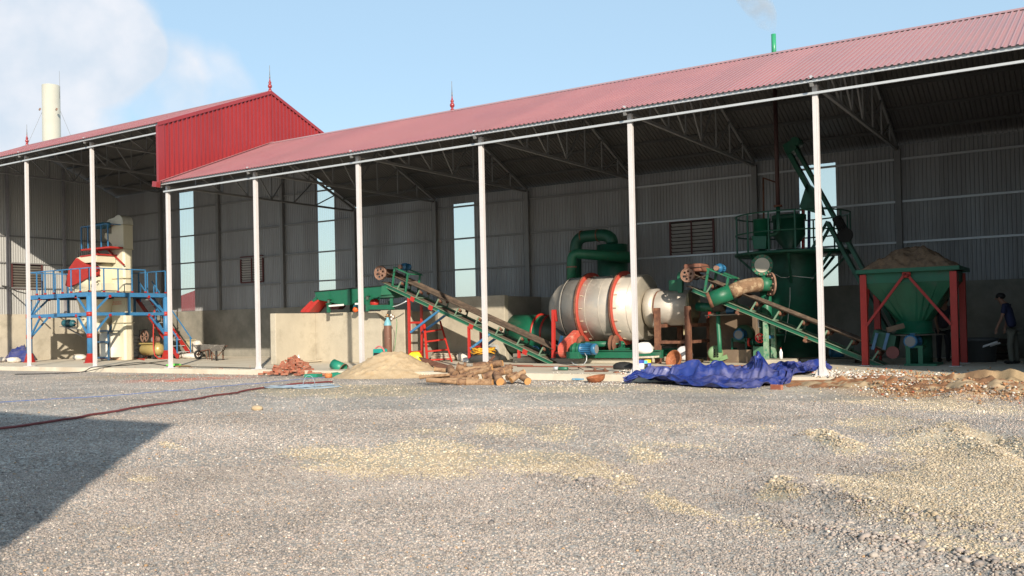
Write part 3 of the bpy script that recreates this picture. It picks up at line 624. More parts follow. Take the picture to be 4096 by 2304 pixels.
def tarp(name, outline, zt, zb, mat, label, cat, seed=3, h=.3, folds=9, n=46, amp=.12, peaks=None):
    """crumpled sheet heap: outline polygon on the ground, folded height field with creases"""
    cx = sum(p.x for p in outline)/len(outline); cy = sum(p.y for p in outline)/len(outline); rnd = random.Random(seed)
    vs = []; m = len(outline)
    rings = 70; seg = 260
    def edge(t):
        k = t*m; i = int(k) % m; f = k-int(k); a, b = outline[i], outline[(i+1) % m]; f = f*f*(3-2*f); return Vector((a.x+(b.x-a.x)*f, a.y+(b.y-a.y)*f, 0))
    ce = Vector((cx, cy, 0)); lines = [(rnd.random()*PI, rnd.uniform(-1.2, 1.2), rnd.uniform(.05, .16), rnd.uniform(.5, 1)) for _ in range(folds)]
    L0 = max((edge(i/40)-ce).length for i in range(40))
    for j in range(rings+1):
        q = j/rings
        for i in range(seg):
            p = ce+(edge(i/seg)-ce)*q
            x, y = (p.x-cx), (p.y-cy)
            wx, wy = x+.35*noise.noise(Vector((x*.9, y*.9, seed))), y+.35*noise.noise(Vector((x*.9, y*.9, seed+5.5)))
            nv = noise.noise(Vector((wx*.75+seed, wy*1.1, .3)))*.5+.5
            vo1 = noise.voronoi(Vector((wx*1.15+seed*3, wy*1.7, 4.2)))[0]; vo2 = noise.voronoi(Vector((wx*3.0+seed, wy*3.6, 9.1)))[0]; vo3 = noise.voronoi(Vector((wx*7.5, wy*7.5+seed, 2.1)))[0]
            f1, f2, f3 = 1-min(1, (vo1[1]-vo1[0])*2.2), 1-min(1, (vo2[1]-vo2[0])*2.0), 1-min(1, (vo3[1]-vo3[0])*1.8)
            g1 = vo1[0]
            base = h*(1-q**2.6)*(.25+1.15*nv) if not peaks else (1-q**6)*(.06+.9*nv*max(hh*math.exp(-(((p.x-pp_.x)**2+(p.y-pp_.y)**2)/rr**2)) for pp_, rr, hh in peaks))
            z = base+amp*(1-q**6)*(.95*f1**1.3+.55*g1)+amp*.42*f2**1.2*(1-q**9)+amp*.13*f3*(1-q**12)
            jx = noise.noise(Vector((x*3, y*3, 7.7+seed)))*.10; jy = noise.noise(Vector((x*3, y*3, 17.7+seed)))*.10
            vs.append((p.x+jx, p.y+jy, zb+max(.012, z)))
    mb = MB(); mb.add(vs, [(j*seg+i, j*seg+(i+1) % seg, (j+1)*seg+(i+1) % seg, (j+1)*seg+i) for j in range(rings) for i in range(seg)], True)
    o = one(mb, name, mat, label, cat)
    return o
TARPM = M('blue tarpaulin', (.018, .036, .20), .30, 0, .12, 3, col2=(.12, .115, .22), s2=1.6, t2=.58, w2=.12, bump=.35, bs=14, spec=.6)

# ---------------------------------------------------------------- left batching plant
BLUEB = BLUEP
pl = T('steel_platform', 'blue raised steel platform with handrails round the cream mixing tower', 'platform', (-2.6, 4.5, 0))
X0, X1, Y0, Y1, ZD, ZM = -4.85, -.42, 2.75, 6.35, 2.78, 1.98
legs = [(X0, Y0), (X1, Y0), (X1, Y1), (X0, Y1)]
for lx, ly in legs:
    mb = MB(); mb.cyl((lx, ly, .1), (lx, ly, ZD-.06), .12, n=16); o = mb.build('leg', BLUEB, pl)
    f = MB(); f.lathe((lx, ly, 0), (0, 0, 1), [(0, .27), (.02, .27), (.02, .22), (.38, .128), (.38, .12)], 16); f.build('foot', REDP, o)
    for zz_ in (ZM, 1.1):
        g = MB(); g.cyl((lx, ly, zz_-.09), (lx, ly, zz_+.09), .128, n=16); g.build('collar', REDP, o)
for (a, b2) in ((0, 1), (1, 2), (2, 3), (3, 0)):
    (ax_, ay_), (bx_, by_) = legs[a], legs[b2]
    mb = MB(); mb.bar((ax_, ay_, ZD), (bx_, by_, ZD), .1, .17); mb.build('deck_beam', BLUEB, pl)
    if a != 3 or True:
        d = Vector((bx_-ax_, by_-ay_, 0)).normalized(); m2 = MB(); m2.bar(Vector((ax_, ay_, ZM))+d*.1, Vector((bx_, by_, ZM))-d*.1, .09, .13); m2.build('cross_beam', BLUEB, pl)
        ln = math.hypot(bx_-ax_, by_-ay_)
        for sgn, px_, py_ in ((1, ax_, ay_), (-1, bx_, by_)):
            for zb_, zt_ in ((ZM+.02, ZD-.08), (1.1, ZM-.06)):
                m3 = MB(); m3.bar(Vector((px_, py_, zb_))+d*sgn*.1, Vector((px_, py_, zt_))+d*sgn*.85, .065, .065); m3.build('knee_brace', BLUEB, pl)
                m4 = MB(); m4.box(Vector((px_, py_, zt_+.01))+d*sgn*.88, (.14, .10, .11)); m4.build('gusset', REDP, pl)
        mid = Vector(((ax_+bx_)/2, (ay_+by_)/2, 0)); m5 = MB(); m5.bar(mid+Vector((0, 0, ZM+.06)), mid+Vector((0, 0, ZD-.08)), .08, .08); m5.build('post', BLUEB, pl)
mb = MB(); mb.bx(X0, X1, Y0+.05, Y1-.05, ZD+.085, ZD+.10); mb.build('deck_plate', M('deck plate', (.10, .10, .11), .6, .3), pl)
for k in range(4):
    mb = MB(); x = X0+.8+k*.95; mb.bar((x, Y0+.05, ZD-.02), (x, Y1-.05, ZD-.02), .07, .12); mb.build('joist', M('dark blue steel', (.02, .05, .10), .5), pl)
ext = 1.1
for pts in (((X0, Y1), (X0, Y0), (X1, Y0), (X1, Y1-1.0)), ((X0, Y1), (X1+.0, Y1))):
    for k in range(len(pts)-1):
        a, b2 = Vector((*pts[k], ZD+.1)), Vector((*pts[k+1], ZD+.1)); ln = (b2-a).length; n = max(2, round(ln/.62)); d = (b2-a)/n
        mb = MB(); mb.bar(a+Vector((0, 0, .98)), b2+Vector((0, 0, .98)), .042, .042); o = mb.build('handrail', BLUEB, pl)
        for i in range(n+1):
            m2 = MB(); m2.bar(a+d*i, a+d*i+Vector((0, 0, .97)), .042, .042); m2.build('baluster', BLUEB, o)
            m3 = MB(); m3.box(a+d*i+Vector((0, 0, .03)), (.075, .075, .06)); m3.build('weld_patch', REDP, o)
# stair down on the right towards the wall
st = T('steel_stair', 'red and grey steel stair leading down from the right side of the blue platform', 'stair', (1, 6.6, 0))
ty0, ty1 = 6.45, 7.15; sx0, sx1 = -.35, 2.1
sx0 = -2.7; sx1 = .25
for ty in (ty0, ty1):
    mb = MB(); mb.bar((sx0, ty, ZD+.02), (sx1, ty, .06), .06, .17); mb.build('stringer', REDP, st)
for i in range(10):
    f = (i+.7)/10.6; x, z = sx0+(sx1-sx0)*f, ZD*(1-f)+.05
    mb = MB(); mb.bx(x-.12, x+.1, ty0+.03, ty1-.03, z, z+.025); mb.build('tread', STEELG if False else RAILM, st)
for ty in (ty0, ty1):
    mb = MB(); mb.bar((sx0+.2, ty, ZD+.75), (sx1, ty, .85), .04, .04)
    for f in (.12, .5, .97): mb.bar((sx0+(sx1-sx0)*f, ty, ZD*(1-f)+.05), (sx0+(sx1-sx0)*f, ty, ZD*(1-f)+.85), .04, .04)
    mb.build('stair_rail', BLUEB, st)
# bucket elevator tower
et = T('bucket_elevator', 'tall cream bucket elevator shaft with round hood and small red landing', 'elevator', (-2.0, 5.2, 0))
ex0, ex1, ey0, ey1 = -2.34, -1.66, 4.98, 5.75
fp = lambda x, y: P(x, y, Y=4.98)
exl = P(446, 1200, Y=4.98).x; exr = P(497, 1200, Y=4.98).x; zt = P(480, 900, Y=4.98).z
ex0, ex1 = exl, exr; ey1 = 4.98+.42
secs = [(0, 1.62), (1.62, 2.98), (2.98, 3.55), (3.55, zt-1.05), (zt-1.05, zt)]
for i, (z0, z1) in enumerate(secs):
    mb = MB(); g = .0 if i < 4 else .0; ch_ = .08
    poly = [(ex0, 4.98), (ex1-ch_, 4.98), (ex1, 4.98+ch_), (ex1, ey1), (ex0, ey1)]
    if i == 4: poly = [(ex0+.1, 4.96), (ex1+.02, 4.96), (ex1+.03, 4.98), (ex1+.03, ey1+.03), (ex0+.1, ey1+.03)]
    mb.prism([(x, y, z0+.006) for x, y in poly], (0, 0, z1-z0-.012)); mb.build('shaft_section', CREAM, et, .01)
    m2 = MB(); m2.bx(ex0-.03+(.1 if i == 4 else 0), ex1+.045, 4.94, ey1+.04, z1-.018, z1+.018); m2.build('flange', M('cream flange', (.42, .38, .26), .5), et)
mb = MB(); hc = Vector(((ex0+ex1)/2-.02, 0, zt)); pr = []
prof = [(ex0-.38, zt+.10), (ex0-.1, zt+.30)]+[(hc.x+.15+ (.36)*math.cos(a), zt+.08+.36*math.sin(a)) for a in [PI*.72-PI*.72*i/9 for i in range(10)]]+[(ex1+.04, zt+.02), (ex0-.1, zt+.02)]
mb.prism([(x, 4.95, z) for x, z in prof], (0, ey1-4.9, 0)); mb.build('hood', M('pale cream hood', (.55, .54, .46), .4), et, .01)
mb = MB(); mb.prism([(ex0+.1, 5.05, zt-.35), (ex0+.1, 5.05, zt-.85), (ex0-.55, 5.05, zt-.45), (ex0-.5, 5.05, zt-.25)], (0, .5, 0)); mb.prism([(ex0+.02, 5.1, zt-1.0), (ex0+.02, 5.1, zt-1.7), (ex0-.35, 5.1, zt-1.1)], (0, .4, 0)); mb.build('discharge_spout', CREAM, et, .01)
mb = MB(); mb.cyl((ex0-.22, 5.25, zt-1.15), (ex0-.26, 5.25, zt-2.55), .15, .12, 14); mb.build('drop_pipe', M('worn tan steel', (.45, .33, .18), .6), et)
motor('gear_motor', P(412, 903, Y=4.75), (1, .12, 0), .14, .95, TEAL, et)
ZL_ = P(430, 998, Y=4.98).z
mb = MB(); mb.bx(ex0-1.15, ex1+.05, 4.3, 4.93, ZL_-.04, ZL_+.03); mb.build('landing', REDP, et)
for (a, b2) in (((ex0-1.1, 4.9), (ex0+.02, 4.9)), ((ex0-.35, 4.32), (ex1-.15, 4.93))):
    pass
for p0_, p1_ in (((432, 1000), (497, 1060)), ((384, 1003), (444, 1060))):
    mb = MB(); mb.bar(P(*p0_, Y=4.90), P(*p1_, Y=4.93), .055, .055); mb.build('landing_brace', REDP, et)
mb = MB(); zr_ = ZL_+1.0
for p_, q_ in (((ex0-1.12, 4.32), (ex1-.1, 4.32)), ((ex0-1.12, 4.32), (ex0-1.12, 4.93)), ((ex1-.1, 4.32), (ex1-.1, 4.93))): mb.bar((*p_, zr_), (*q_, zr_), .035, .035)
for i in range(5):
    x = ex0-1.12+(ex1-.1-ex0+1.12)*i/4; mb.bar((x, 4.32, ZL_), (x, 4.32, zr_), .04, .04)
mb.build('landing_rail', BLUEB, et)
def redmarks(parent, x0, x1, y, z, h, rows, name):
    mb = MB(); rnd = random.Random(int(z*100)+rows)
    for r in range(rows):
        x = x0
        while x < x1-.05:
            wd = rnd.choice((.03, .035, .045)); zz2 = z-r*h*1.5
            # stencilled, worn letters: strokes of a glyph
            k = rnd.randrange(4)
            if k in (0, 1, 3): mb.bx(x, x+.009, y-.004, y-.001, zz2, zz2+h)
            if k in (0, 2): mb.bx(x+.0095, x+wd, y-.004, y-.001, zz2+h-.009, zz2+h)
            if k in (1, 2, 0): mb.bx(x+.0095, x+wd, y-.004, y-.001, zz2+h*.45, zz2+h*.45+.009)
            if k in (2, 3): mb.bx(x+.0095, x+wd, y-.004, y-.001, zz2, zz2+.009)
            if k in (1, 2): mb.bx(x+wd-.009, x+wd, y-.008, y-.0045, zz2+.01, zz2+h*.9)
            x += wd+.022
    mb.build(name, M('red stencil', (.62, .10, .05), .6), parent)
redmarks(et, ex0+.03, ex1-.17, 4.98, 2.50, .06, 2, 'stencil_lettering'); redmarks(et, ex0+.02, ex1-.22, 4.98, .10, .05, 2, 'stencil_lettering')
# mixer
mx_ = T('mixer', 'cream drum mixer with red side cover standing on the blue platform', 'mixer', (-3.4, 4.5, ZD+.1))
cx2 = P(360, 1100, Y=4.5).x
a, b2 = P(300, 1110, Y=4.3), P(440, 1110, Y=4.3); mc = Vector(((a.x+b2.x)/2-.25, 4.75, 3.62))
mb = MB(); mb.lathe((mc.x-.95, mc.y, mc.z+.02), (1, 0, 0), [(0, 0), (0, .70), (.03, .74), (1.25, .74), (1.25, .60), (1.6, .60), (1.64, .56), (1.64, 0)], 32); mb.build('drum', CREAM, mx_)
mb = MB(); mb.bx(mc.x-.9, mc.x+1.0, mc.y-.55, mc.y+.55, ZD+.1, 3.35); mb.build('mixer_base', CREAM, mx_, .02)
mb = MB(); q = [P(x, y, Y=mc.y-.80) for x, y in ((260, 1142), (275, 1072), (303, 1032), (332, 1054), (364, 1066), (364, 1105), (300, 1138), (272, 1148))]
mb.prism(q, (0, .42, 0)); mb.build('red_cover', REDP, mx_, .015)
mb = MB(); q = [P(x, y, Y=mc.y-.7) for x, y in ((303, 1032), (330, 1024), (386, 1020), (386, 1048), (340, 1052))]; mb.prism(q, (0, .9, 0)); mb.build('top_cover', CREAM, mx_, .015)
mb = MB(); q = [P(x, y, Y=mc.y-.72) for x, y in ((318, 1024), (388, 1014), (388, 1020), (322, 1029))]; mb.prism(q, (0, .95, 0)); mb.build('lid', REDP, mx_)
for k in range(4):
    mb = MB(); p = P(383, 1062+k*22, Y=mc.y-.75); mb.cyl(p, p+Vector((0, .1, 0)), .03, n=8); mb.build('bolt', DARK, mx_)
mb = MB(); q = [P(x, y, Y=4.2) for x, y in ((308, 1140), (382, 1130), (382, 1165), (300, 1165))]; mb.prism(q, (0, .9, 0)); mb.build('side_hopper', CREAM, mx_, .01)
# hopper under the deck with screw motor
hp = T('weigh_hopper', 'cream weigh hopper with teal motor slung under the blue deck', 'hopper', (-3.2, 4.6, 1.2))
hx = P(405, 1250, Y=4.6).x-.45
mb = MB(); mb.lathe((hx, 4.7, 2.66), (0, 0, -1), [(0, .82), (.06, .82), (.06, .78), (.75, .62), (.8, .66), (.84, .66), (.84, .6), (1.12, .42)], 28); mb.build('hopper_body', CREAM, hp)
mb = MB(); mb.cyl((hx-.5, 4.6, 1.42), (ex0-.02, 4.6, 1.42), .26, n=24); mb.build('screw_trough', M('grey cream steel', (.5, .48, .40), .4), hp)
mb = MB(); mb.prism([P(x, y, Y=4.0) for x, y in ((308, 1316), (345, 1268), (352, 1276), (322, 1318))], (0, .12, 0)); mb.build('chute', CREAM, hp)
motor('screw_motor', P(276, 1293, Y=4.1), (1, .0, -.03), .15, .8, TEAL, hp)
mb = MB(); mb.bar(P(255, 1306, Y=4.1), P(330, 1318, Y=4.1), .4, .03); mb.bar(P(262, 1308, Y=4.1), P(330, 1345, Y=4.3), .05); mb.build('motor_bracket', STEELG, hp)
# tank with blue frame
tk = T('framed_tank', 'pale metal tank in a dark blue frame beside the cream elevator foot', 'tank', (-3.1, 4.4, 0))
ta, tb = P(388, 1436, Y=4.5), P(440, 1436, Y=4.5); tcx = tb.x-.52
mb = MB(); mb.lathe((tcx, 4.95, .14), (0, 0, 1), [(0, .50), (1.06, .50), (1.06, 0)], 28); mb.build('tank_body', M('pale tank', (.56, .53, .46), .45), tk)
mb = MB()
for sx_ in (-.56, .5):
    for sy_ in (4.4, 5.5): mb.bx(tcx+sx_, tcx+sx_+.06, sy_, sy_+.06, .03, 1.3)
for z in (.1, .78, 1.25): mb.bx(tcx-.5, tcx+.5, 4.4, 4.44, z, z+.07)
for sx_ in (-.54, .52): mb.bar((tcx+sx_, 4.43, 1.27), (tcx+sx_, 5.53, 1.27), .03, .05)
mb.bar((tcx-.5, 5.53, 1.27), (tcx+.5, 5.53, 1.27), .03, .05)
mb.build('frame', M('dark blue frame', (.03, .09, .17), .5), tk)
# ---------------------------------------------------------------- things on the slab, left to right
def gs(x, y): return P(x, y, Z=0)
WSACK = M('white woven sack', (.62, .58, .52), .8, 0, .15, 5, col2=(.5, .22, .15), s2=6, t2=.64, w2=.03)
GSACK = M('grey cement sack', (.30, .29, .26), .85, 0, .2, 4)
tarp('tarpaulin', [gs(x, y)+Vector((0, 0, 0)) for x, y in ((-30, 1440), (35, 1449), (110, 1448), (152, 1440), (158, 1432), (120, 1428), (40, 1428), (-30, 1430))], 0, 0, TARPM, 'crumpled blue tarpaulin heap at the far left end of the slab', 'tarpaulin', 5, h=.95, amp=.16)
for i, (x, y, wd) in enumerate(((0, 1449, .5), (55, 1450, .55))):
    sack('sack', gs(x, y)+Vector((0, 0, .10)), (wd, .4, .24), .2, WSACK, ['white sack at the far left, under the blue tarpaulin heap', 'white sack between the blue tarpaulin heap and the leftmost white column'][i], 'sack', seed=i+30)
sack('sack', gs(318, 1440)+Vector((0, 0, .12)), (.6, .4, .26), .1, WSACK, 'small white sack beside the red foot of the front platform leg', 'sack', seed=44)
pc = gs(543, 1432)
for i in range(6):
    sack('cement_sack', Vector((pc.x-.02*(i % 2), pc.y+.1, .11+i*.17)), (.62, .45, .22), .1*(i % 3), GSACK, ('bottom', 'second lowest', 'third lowest', 'third highest', 'second highest', 'topmost')[i]+' grey cement sack in the stack behind the cream elevator foot', 'sack', 'stacked grey cement sacks', seed=i)
cp = T('air_compressor', 'brass coloured air compressor lying between the platform and the red stair', 'compressor', gs(605, 1436))
c0 = gs(605, 1436); a = P(570, 1408, Y=c0.y); b2 = P(648, 1408, Y=c0.y); r_ = .26
mb = MB(); mb.lathe((a.x, c0.y, .42), (1, 0, 0), [(0, 0), (.0, .1), (.06, .2), (.15, r_), (b2.x-a.x-.15, r_), (b2.x-a.x-.06, .2), (b2.x-a.x, .1), (b2.x-a.x, 0)], 24); mb.build('air_tank', M('brass paint', (.42, .33, .13), .35, .2, .1), cp)
mb = MB(); mb.bx(a.x+.05, b2.x-.4, c0.y-.22, c0.y+.2, .66, .72); mb.build('top_plate', M('brass paint', (.42, .33, .13)), cp)
mb = MB(); fc = Vector((a.x+.42, c0.y-.2, 1.0)); mb.lathe(fc, (0, 1, 0), [(0, .28), (.05, .28), (.05, .24), (0, .24)], 20)
for k in range(6): mb.bar(fc+Vector((0, .02, 0)), fc+Vector((.25*math.cos(k*PI/3), .02, .25*math.sin(k*PI/3))), .04)
mb.build('flywheel', RUSTL, cp)
motor('compressor_motor', (a.x+.95, c0.y, .86), (0, 1, 0), .13, .35, RUSTL, cp)
mb = MB(); mb.tube([fc+Vector((-.35, 0, -.25)), fc+Vector((-.33, 0, .28)), fc+Vector((.3, 0, .33)), fc+Vector((.75, 0, .1))], .014, 6); mb.build('belt_guard', DARK, cp)
for dx in (.2, b2.x-a.x-.25):
    mb = MB(); mb.cyl((a.x+dx, c0.y-.25, .1), (a.x+dx, c0.y-.18, .1), .1, n=14); mb.cyl((a.x+dx, c0.y+.18, .1), (a.x+dx, c0.y+.25, .1), .1, n=14); mb.bar((a.x+dx, c0.y-.2, .1), (a.x+dx, c0.y+.2, .2), .04); mb.build('wheel', BLACKM, cp)
mb = MB(); p = [gs(552, 1436)+Vector((0, -.1, .04)), gs(565, 1440)+Vector((0, 0, .03)), gs(585, 1437)+Vector((0, 0, .05)), gs(590, 1430)+Vector((0, 0, .03)), gs(570, 1432)+Vector((0, 0, .04)), gs(556, 1440)+Vector((0, 0, .03)), gs(600, 1444)+Vector((0, 0, .03))]
mb.tube([p[0]]+[q for i in range(1, 6) for q in elbow((p[i-1]+p[i])/2, p[i], (p[i]+p[i+1])/2, 5)], .022, 6); one(mb, 'hose', REDORANGE, 'orange red air hose coiled on the floor by the brass compressor', 'hose')
mb = MB(); hp_ = [P(618, 1170+250, Y=6.0), P(612, 1335, Y=6.0), P(616, 1260, Y=6.0)]
hs = [P(x, y, Y=5.9) for x, y in ((618, 1240), (614, 1300), (613, 1350), (614, 1395), (620, 1422), (634, 1434), (655, 1434))]; mb.tube(hs, .028, 6); one(mb, 'hose', REDORANGE, 'red hose hanging down in front of the stair next to the right platform leg', 'hose')
# electric cabinet, sacks, wheelbarrows
cb = gs(758, 1426); cbo = T('cabinet', 'cream metal switch cabinet against the concrete back wall', 'cabinet', cb)
a, b2 = P(745, 1414, Y=cb.y), P(790, 1414, Y=cb.y); zt = P(765, 1362, Y=cb.y).z
mb = MB(); mb.bx(a.x, a.x+.62, cb.y, cb.y+.5, 0.0, zt); mb.build('body', M('cream cabinet', (.50, .43, .27), .6), cbo, .01)
mb = MB(); mb.prism([(a.x-.06, cb.y-.05, zt), (a.x+.68, cb.y-.05, zt), (a.x+.68, cb.y+.5, zt+.1), (a.x-.06, cb.y+.5, zt+.1)], (0, 0, .03)); mb.build('roof', M('cream cabinet', (.5, .43, .27)), cbo)
mb = MB(); mb.bx(a.x+.1, a.x+.5, cb.y-.012, cb.y-.002, .15, zt-.12); d_ = mb.build('door', M('cream cabinet door', (.54, .47, .31), .6), cbo); mb = MB(); mb.cyl((a.x+.15, cb.y-.03, .5), (a.x+.15, cb.y-.013, .5), .02, n=8); mb.build('lock', DARK, d_)
labs = ['white printed sack lying leftmost beside the wheelbarrows', 'white printed sack lying next to the wheelbarrow wheel', 'white printed sack standing upright in front of the cream cabinet']
for i, (x, y, sz_, tl) in enumerate(((715, 1431, (.95, .5, .24), 0), (765, 1434, (.85, .5, .24), 0), (790, 1412, (.45, .4, .6), 0))):
    p = gs(x, max(y, 1430)); sack('sack', Vector((p.x, p.y, sz_[2]/2-.01 if i < 2 else .45)), sz_, .05, WSACK, labs[i], 'sack', seed=i+12)
def barrow(x, y, rz, label):
    p = gs(x, y); t = T('wheelbarrow', label, 'wheelbarrow', p); R = Matrix.Rotation(rz, 3, 'Z'); q = lambda a, b, c: p+R @ Vector((a, b, c))
    mb = MB(); top = [(-.42, -.33), (.42, -.33), (.42, .33), (-.42, .33)]; bot = [(-.25, -.2), (.25, -.2), (.25, .2), (-.25, .2)]
    vs = [q(a, b, .62) for a, b in top]+[q(a, b, .38) for a, b in bot]+[q(a*.95, b*.93, .61) for a, b in top]+[q(a*.95, b*.93, .40) for a, b in bot]
    mb.add(vs, [(i, (i+1) % 4, 4+(i+1) % 4, 4+i) for i in range(4)]+[(7, 6, 5, 4)]+[(8+(i+1) % 4, 8+i, 12+i, 12+(i+1) % 4) for i in range(4)]+[(12, 13, 14, 15)]+[(i, 8+i, 8+(i+1) % 4, (i+1) % 4) for i in range(4)])
    mb.build('tray', M('cement stained steel', (.16, .15, .14), .75, .2, .3, 6, col2=(.4, .38, .34), s2=7, t2=.6), t, .012)
    mb = MB(); mb.box(q(0, 0, .575), (.74, .55, .03), R=R); mb.build('load', CONCG, t)
    mb = MB(); mb.lathe(q(-.33, -.035, .2), R @ Vector((0, 1, 0)), [(0, .12), (0, .19), (.02, .2), (.05, .2), (.07, .19), (.07, .12), (0, .12)], 18); w_ = mb.build('wheel', BLACKM, t)
    mb = MB(); mb.cyl(q(-.33, -.05, .2), q(-.33, .05, .2), .05, n=10)
    for k in range(4): mb.bar(q(-.33, 0, .2), q(-.33+.13*math.cos(k*PI/2), 0, .2+.13*math.sin(k*PI/2)), .02)
    mb.build('rim', RUSTL, w_)
    for s in (-1, 1):
        mb = MB(); mb.tube([q(-.36, s*.07, .2), q(-.1, s*.2, .36), q(.4, s*.27, .42), q(.85, s*.3, .55)], .018, 6); mb.build('handle', RUSTY, t)
        mb = MB(); mb.tube([q(.12, s*.2, .38), q(.22, s*.22, .0), q(.32, s*.22, .0), q(.34, s*.25, .4)], .015, 6); mb.build('leg', RUSTY, t)
    return t
barrow(822, 1437, .35, 'cement stained wheelbarrow on the left of the pair, big wheel towards the sacks')
barrow(868, 1442, 2.4, 'cement stained wheelbarrow on the right of the pair, small wheel to the front')
# ---------------------------------------------------------------- concrete bay with vibrating screen
bay = T('concrete_bay', 'sunlit concrete storage bay wall carrying the green vibrating screen', 'wall', (12.5, 4.5, 0))
bxl = P(1092, 1456, Y=2.7).x; bxr = P(1528, 1400, Y=4.5).x; bx2 = P(1618, 1400, Y=4.75).x
mb = MB(); zt1 = 1.74; mb.prism([(bxl, 2.6, 0), (bxl+.26, 2.6, 0), (bxl+.26, 2.6, zt1), (bxl, 2.6, zt1)], (0, 1.9, 0)); mb.build('side_wall', CONC, bay, .02)
mb = MB(); mb.prism([(bxl, 4.5, 0), (bxr, 4.5, 0), (bxr-.02, 4.5, 1.45), (bxr-.22, 4.5, zt1), (bxl, 4.5, zt1)], (0, .24, 0)); mb.build('back_wall', CONC, bay, .015)
mb = MB(); mb.bx(bxr-.3, bx2, 4.79, 5.2, 0, zt1+.03); mb.build('end_wall', CONC, bay, .02)
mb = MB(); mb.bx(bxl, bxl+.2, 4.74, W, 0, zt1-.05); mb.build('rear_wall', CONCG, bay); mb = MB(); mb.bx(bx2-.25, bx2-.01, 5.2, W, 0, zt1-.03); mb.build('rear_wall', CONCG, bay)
# vibrating screen
sc_ = T('vibrating_screen', 'long green vibrating screen on springs above the concrete bay', 'screen', (12.6, 4.4, 1.8))
YS = 4.15; Pq = lambda x, y, dy=0: P(x, y, Y=YS+dy)
zs = lambda x, y: (1180+x/4.77, 1030+y/4.77)
pq = lambda x, y, dy=0: Pq(*zs(x, y), dy)
mb = MB(); side = [pq(x, y) for x, y in ((372, 652), (1650, 540), (1650, 715), (1560, 765), (1200, 790), (1140, 860), (1060, 905), (900, 900), (415, 800), (398, 740))]
mb.prism(side, (0, .03, 0)); mb.prism([v+Vector((0, 1.1, 0)) for v in side], (0, .03, 0))
fl = [pq(398, 800), pq(1130, 880)]; mb.quad(pq(415, 798), pq(1000, 900), pq(1000, 900)+Vector((0, 1.1, 0)), pq(415, 798)+Vector((0, 1.1, 0)))
mb.build('screen_box', GREEN, sc_)
mb = MB(); mb.bar(pq(372, 650, -.01), pq(1650, 538, -.01), .05, .03); mb.bar(pq(372, 650, 1.12), pq(1650, 538, 1.12), .05, .03); mb.build('top_rim', DARK, sc_)
mb = MB(); mb.bar(pq(1030, 600, -.03), pq(1045, 905, -.03), .12, .08); mb.build('rib', GREEN, sc_)
for xx, yy in ((655, 640), (1395, 560)):
    mb = MB(); mb.bar(pq(xx, yy, -.015), pq(xx+8, yy+150, -.015), .03, .02); mb.build('rib', GREEN, sc_)
e0 = pq(1650, 540); mb = MB()
q = [pq(1650, 540, .0), pq(2035, 535, .62), pq(2038, 695, .62), pq(1650, 715, .0)]
mb.prism(q, (-.02, .03, 0)); mb.prism([pq(2035, 535, .62), pq(1950, 530, 1.1), pq(1950, 690, 1.1), pq(2038, 695, .62)], (-.02, .03, 0)); mb.build('feed_end', GREEN, sc_)
mb = MB(); mb.prism([pq(1620, 712, .0), pq(1998, 700, .55), pq(1995, 752, .55), pq(1600, 765, .0)], (0, .5, 0)); mb.build('feed_pan', GREEND, sc_)
mb = MB(); mb.prism([pq(x, y) for x, y in ((398, 742), (440, 790), (345, 850), (325, 822))], (0, 1.0, 0)); mb.build('chute_neck', GREEN, sc_)
mb = MB(); mb.prism([pq(x, y) for x, y in ((330, 822), (350, 850), (175, 1048), (98, 1046), (115, 1005), (290, 830))], (0, .8, 0)); mb.prism([pq(x, y) for x, y in ((350, 850), (440, 800), (450, 830), (262, 1046), (178, 1046))], (0, .5, 0)); mb.build('red_chute', REDORANGE, sc_, .01)
mb = MB(); mb.prism([pq(x, y, .5) for x, y in ((470, 830), (860, 920), (850, 940), (800, 990), (640, 990), (560, 930))], (0, .3, 0)); mb.build('under_pan', M('dark red oxide', (.12, .03, .03), .6), sc_)
def spring(x, ytop, ybot):
    a, b2 = pq(x, ytop, -.12), pq(x, ybot, -.12); mb = MB(); n = 60
    mb.tube([a+(b2-a)*(i/n)+Vector((.045*math.cos(i*2*PI*5/n), .045*math.sin(i*2*PI*5/n), 0)) for i in range(n+1)], .013, 5); o = mb.build('spring', M('spring steel', (.12, .16, .13), .5, .3), sc_)
    m2 = MB(); m2.box(a, (.16, .14, .03)); m2.box(b2, (.14, .14, .025)); m2.build('spring_seat', GREEN, o)
spring(640, 790, 880); spring(1378, 722, 815)
for x, y0_, y1_ in ((640, 885, 1042), (1385, 822, 1030)):
    a, b2 = pq(x, y0_, -.12), pq(x, y1_, -.12); b2.z = zt1+.0; mb = MB(); mb.bar(a, b2, .11, .07); mb.build('support_post', GREEN, sc_); mb = MB(); mb.bar(a+Vector((0, 1.15, 0)), b2+Vector((0, 1.15, 0)), .1, .07); mb.build('support_post', GREEN, sc_)
mb = MB(); a = pq(1405, 950, -.1); b2 = pq(1860, 945, -.1); mb.bar(a, b2, .08, .15); mb.bar(pq(1840, 780, -.05), Vector((pq(1840, 780).x, YS+.02, zt1+.03)), .1, .12); mb.box(pq(1845, 945, -.06), (.14, .12, .14)); mb.build('base_frame', GREEN, sc_)
for q0, q1_ in (((650, 925), (925, 903)), ((1150, 885), (1240, 880))):
    mb = MB(); mb.bar(pq(*q0, -.17), pq(*q1_, -.17), .04, .06); mb.build('white_bar', WHITEM, sc_)
motor('vibration_motor', pq(1215, 945, .15), (1, -.35, .0), .13, .4, TEAL, sc_)
mb = MB(); mb.lathe(pq(1140, 1000, .05), (1, -.4, .2), [(0, 0), (0, .09), (.14, .09), (.16, 0)], 14); mb.build('orange_cover', M('orange', (.75, .12, .02), .5), sc_)
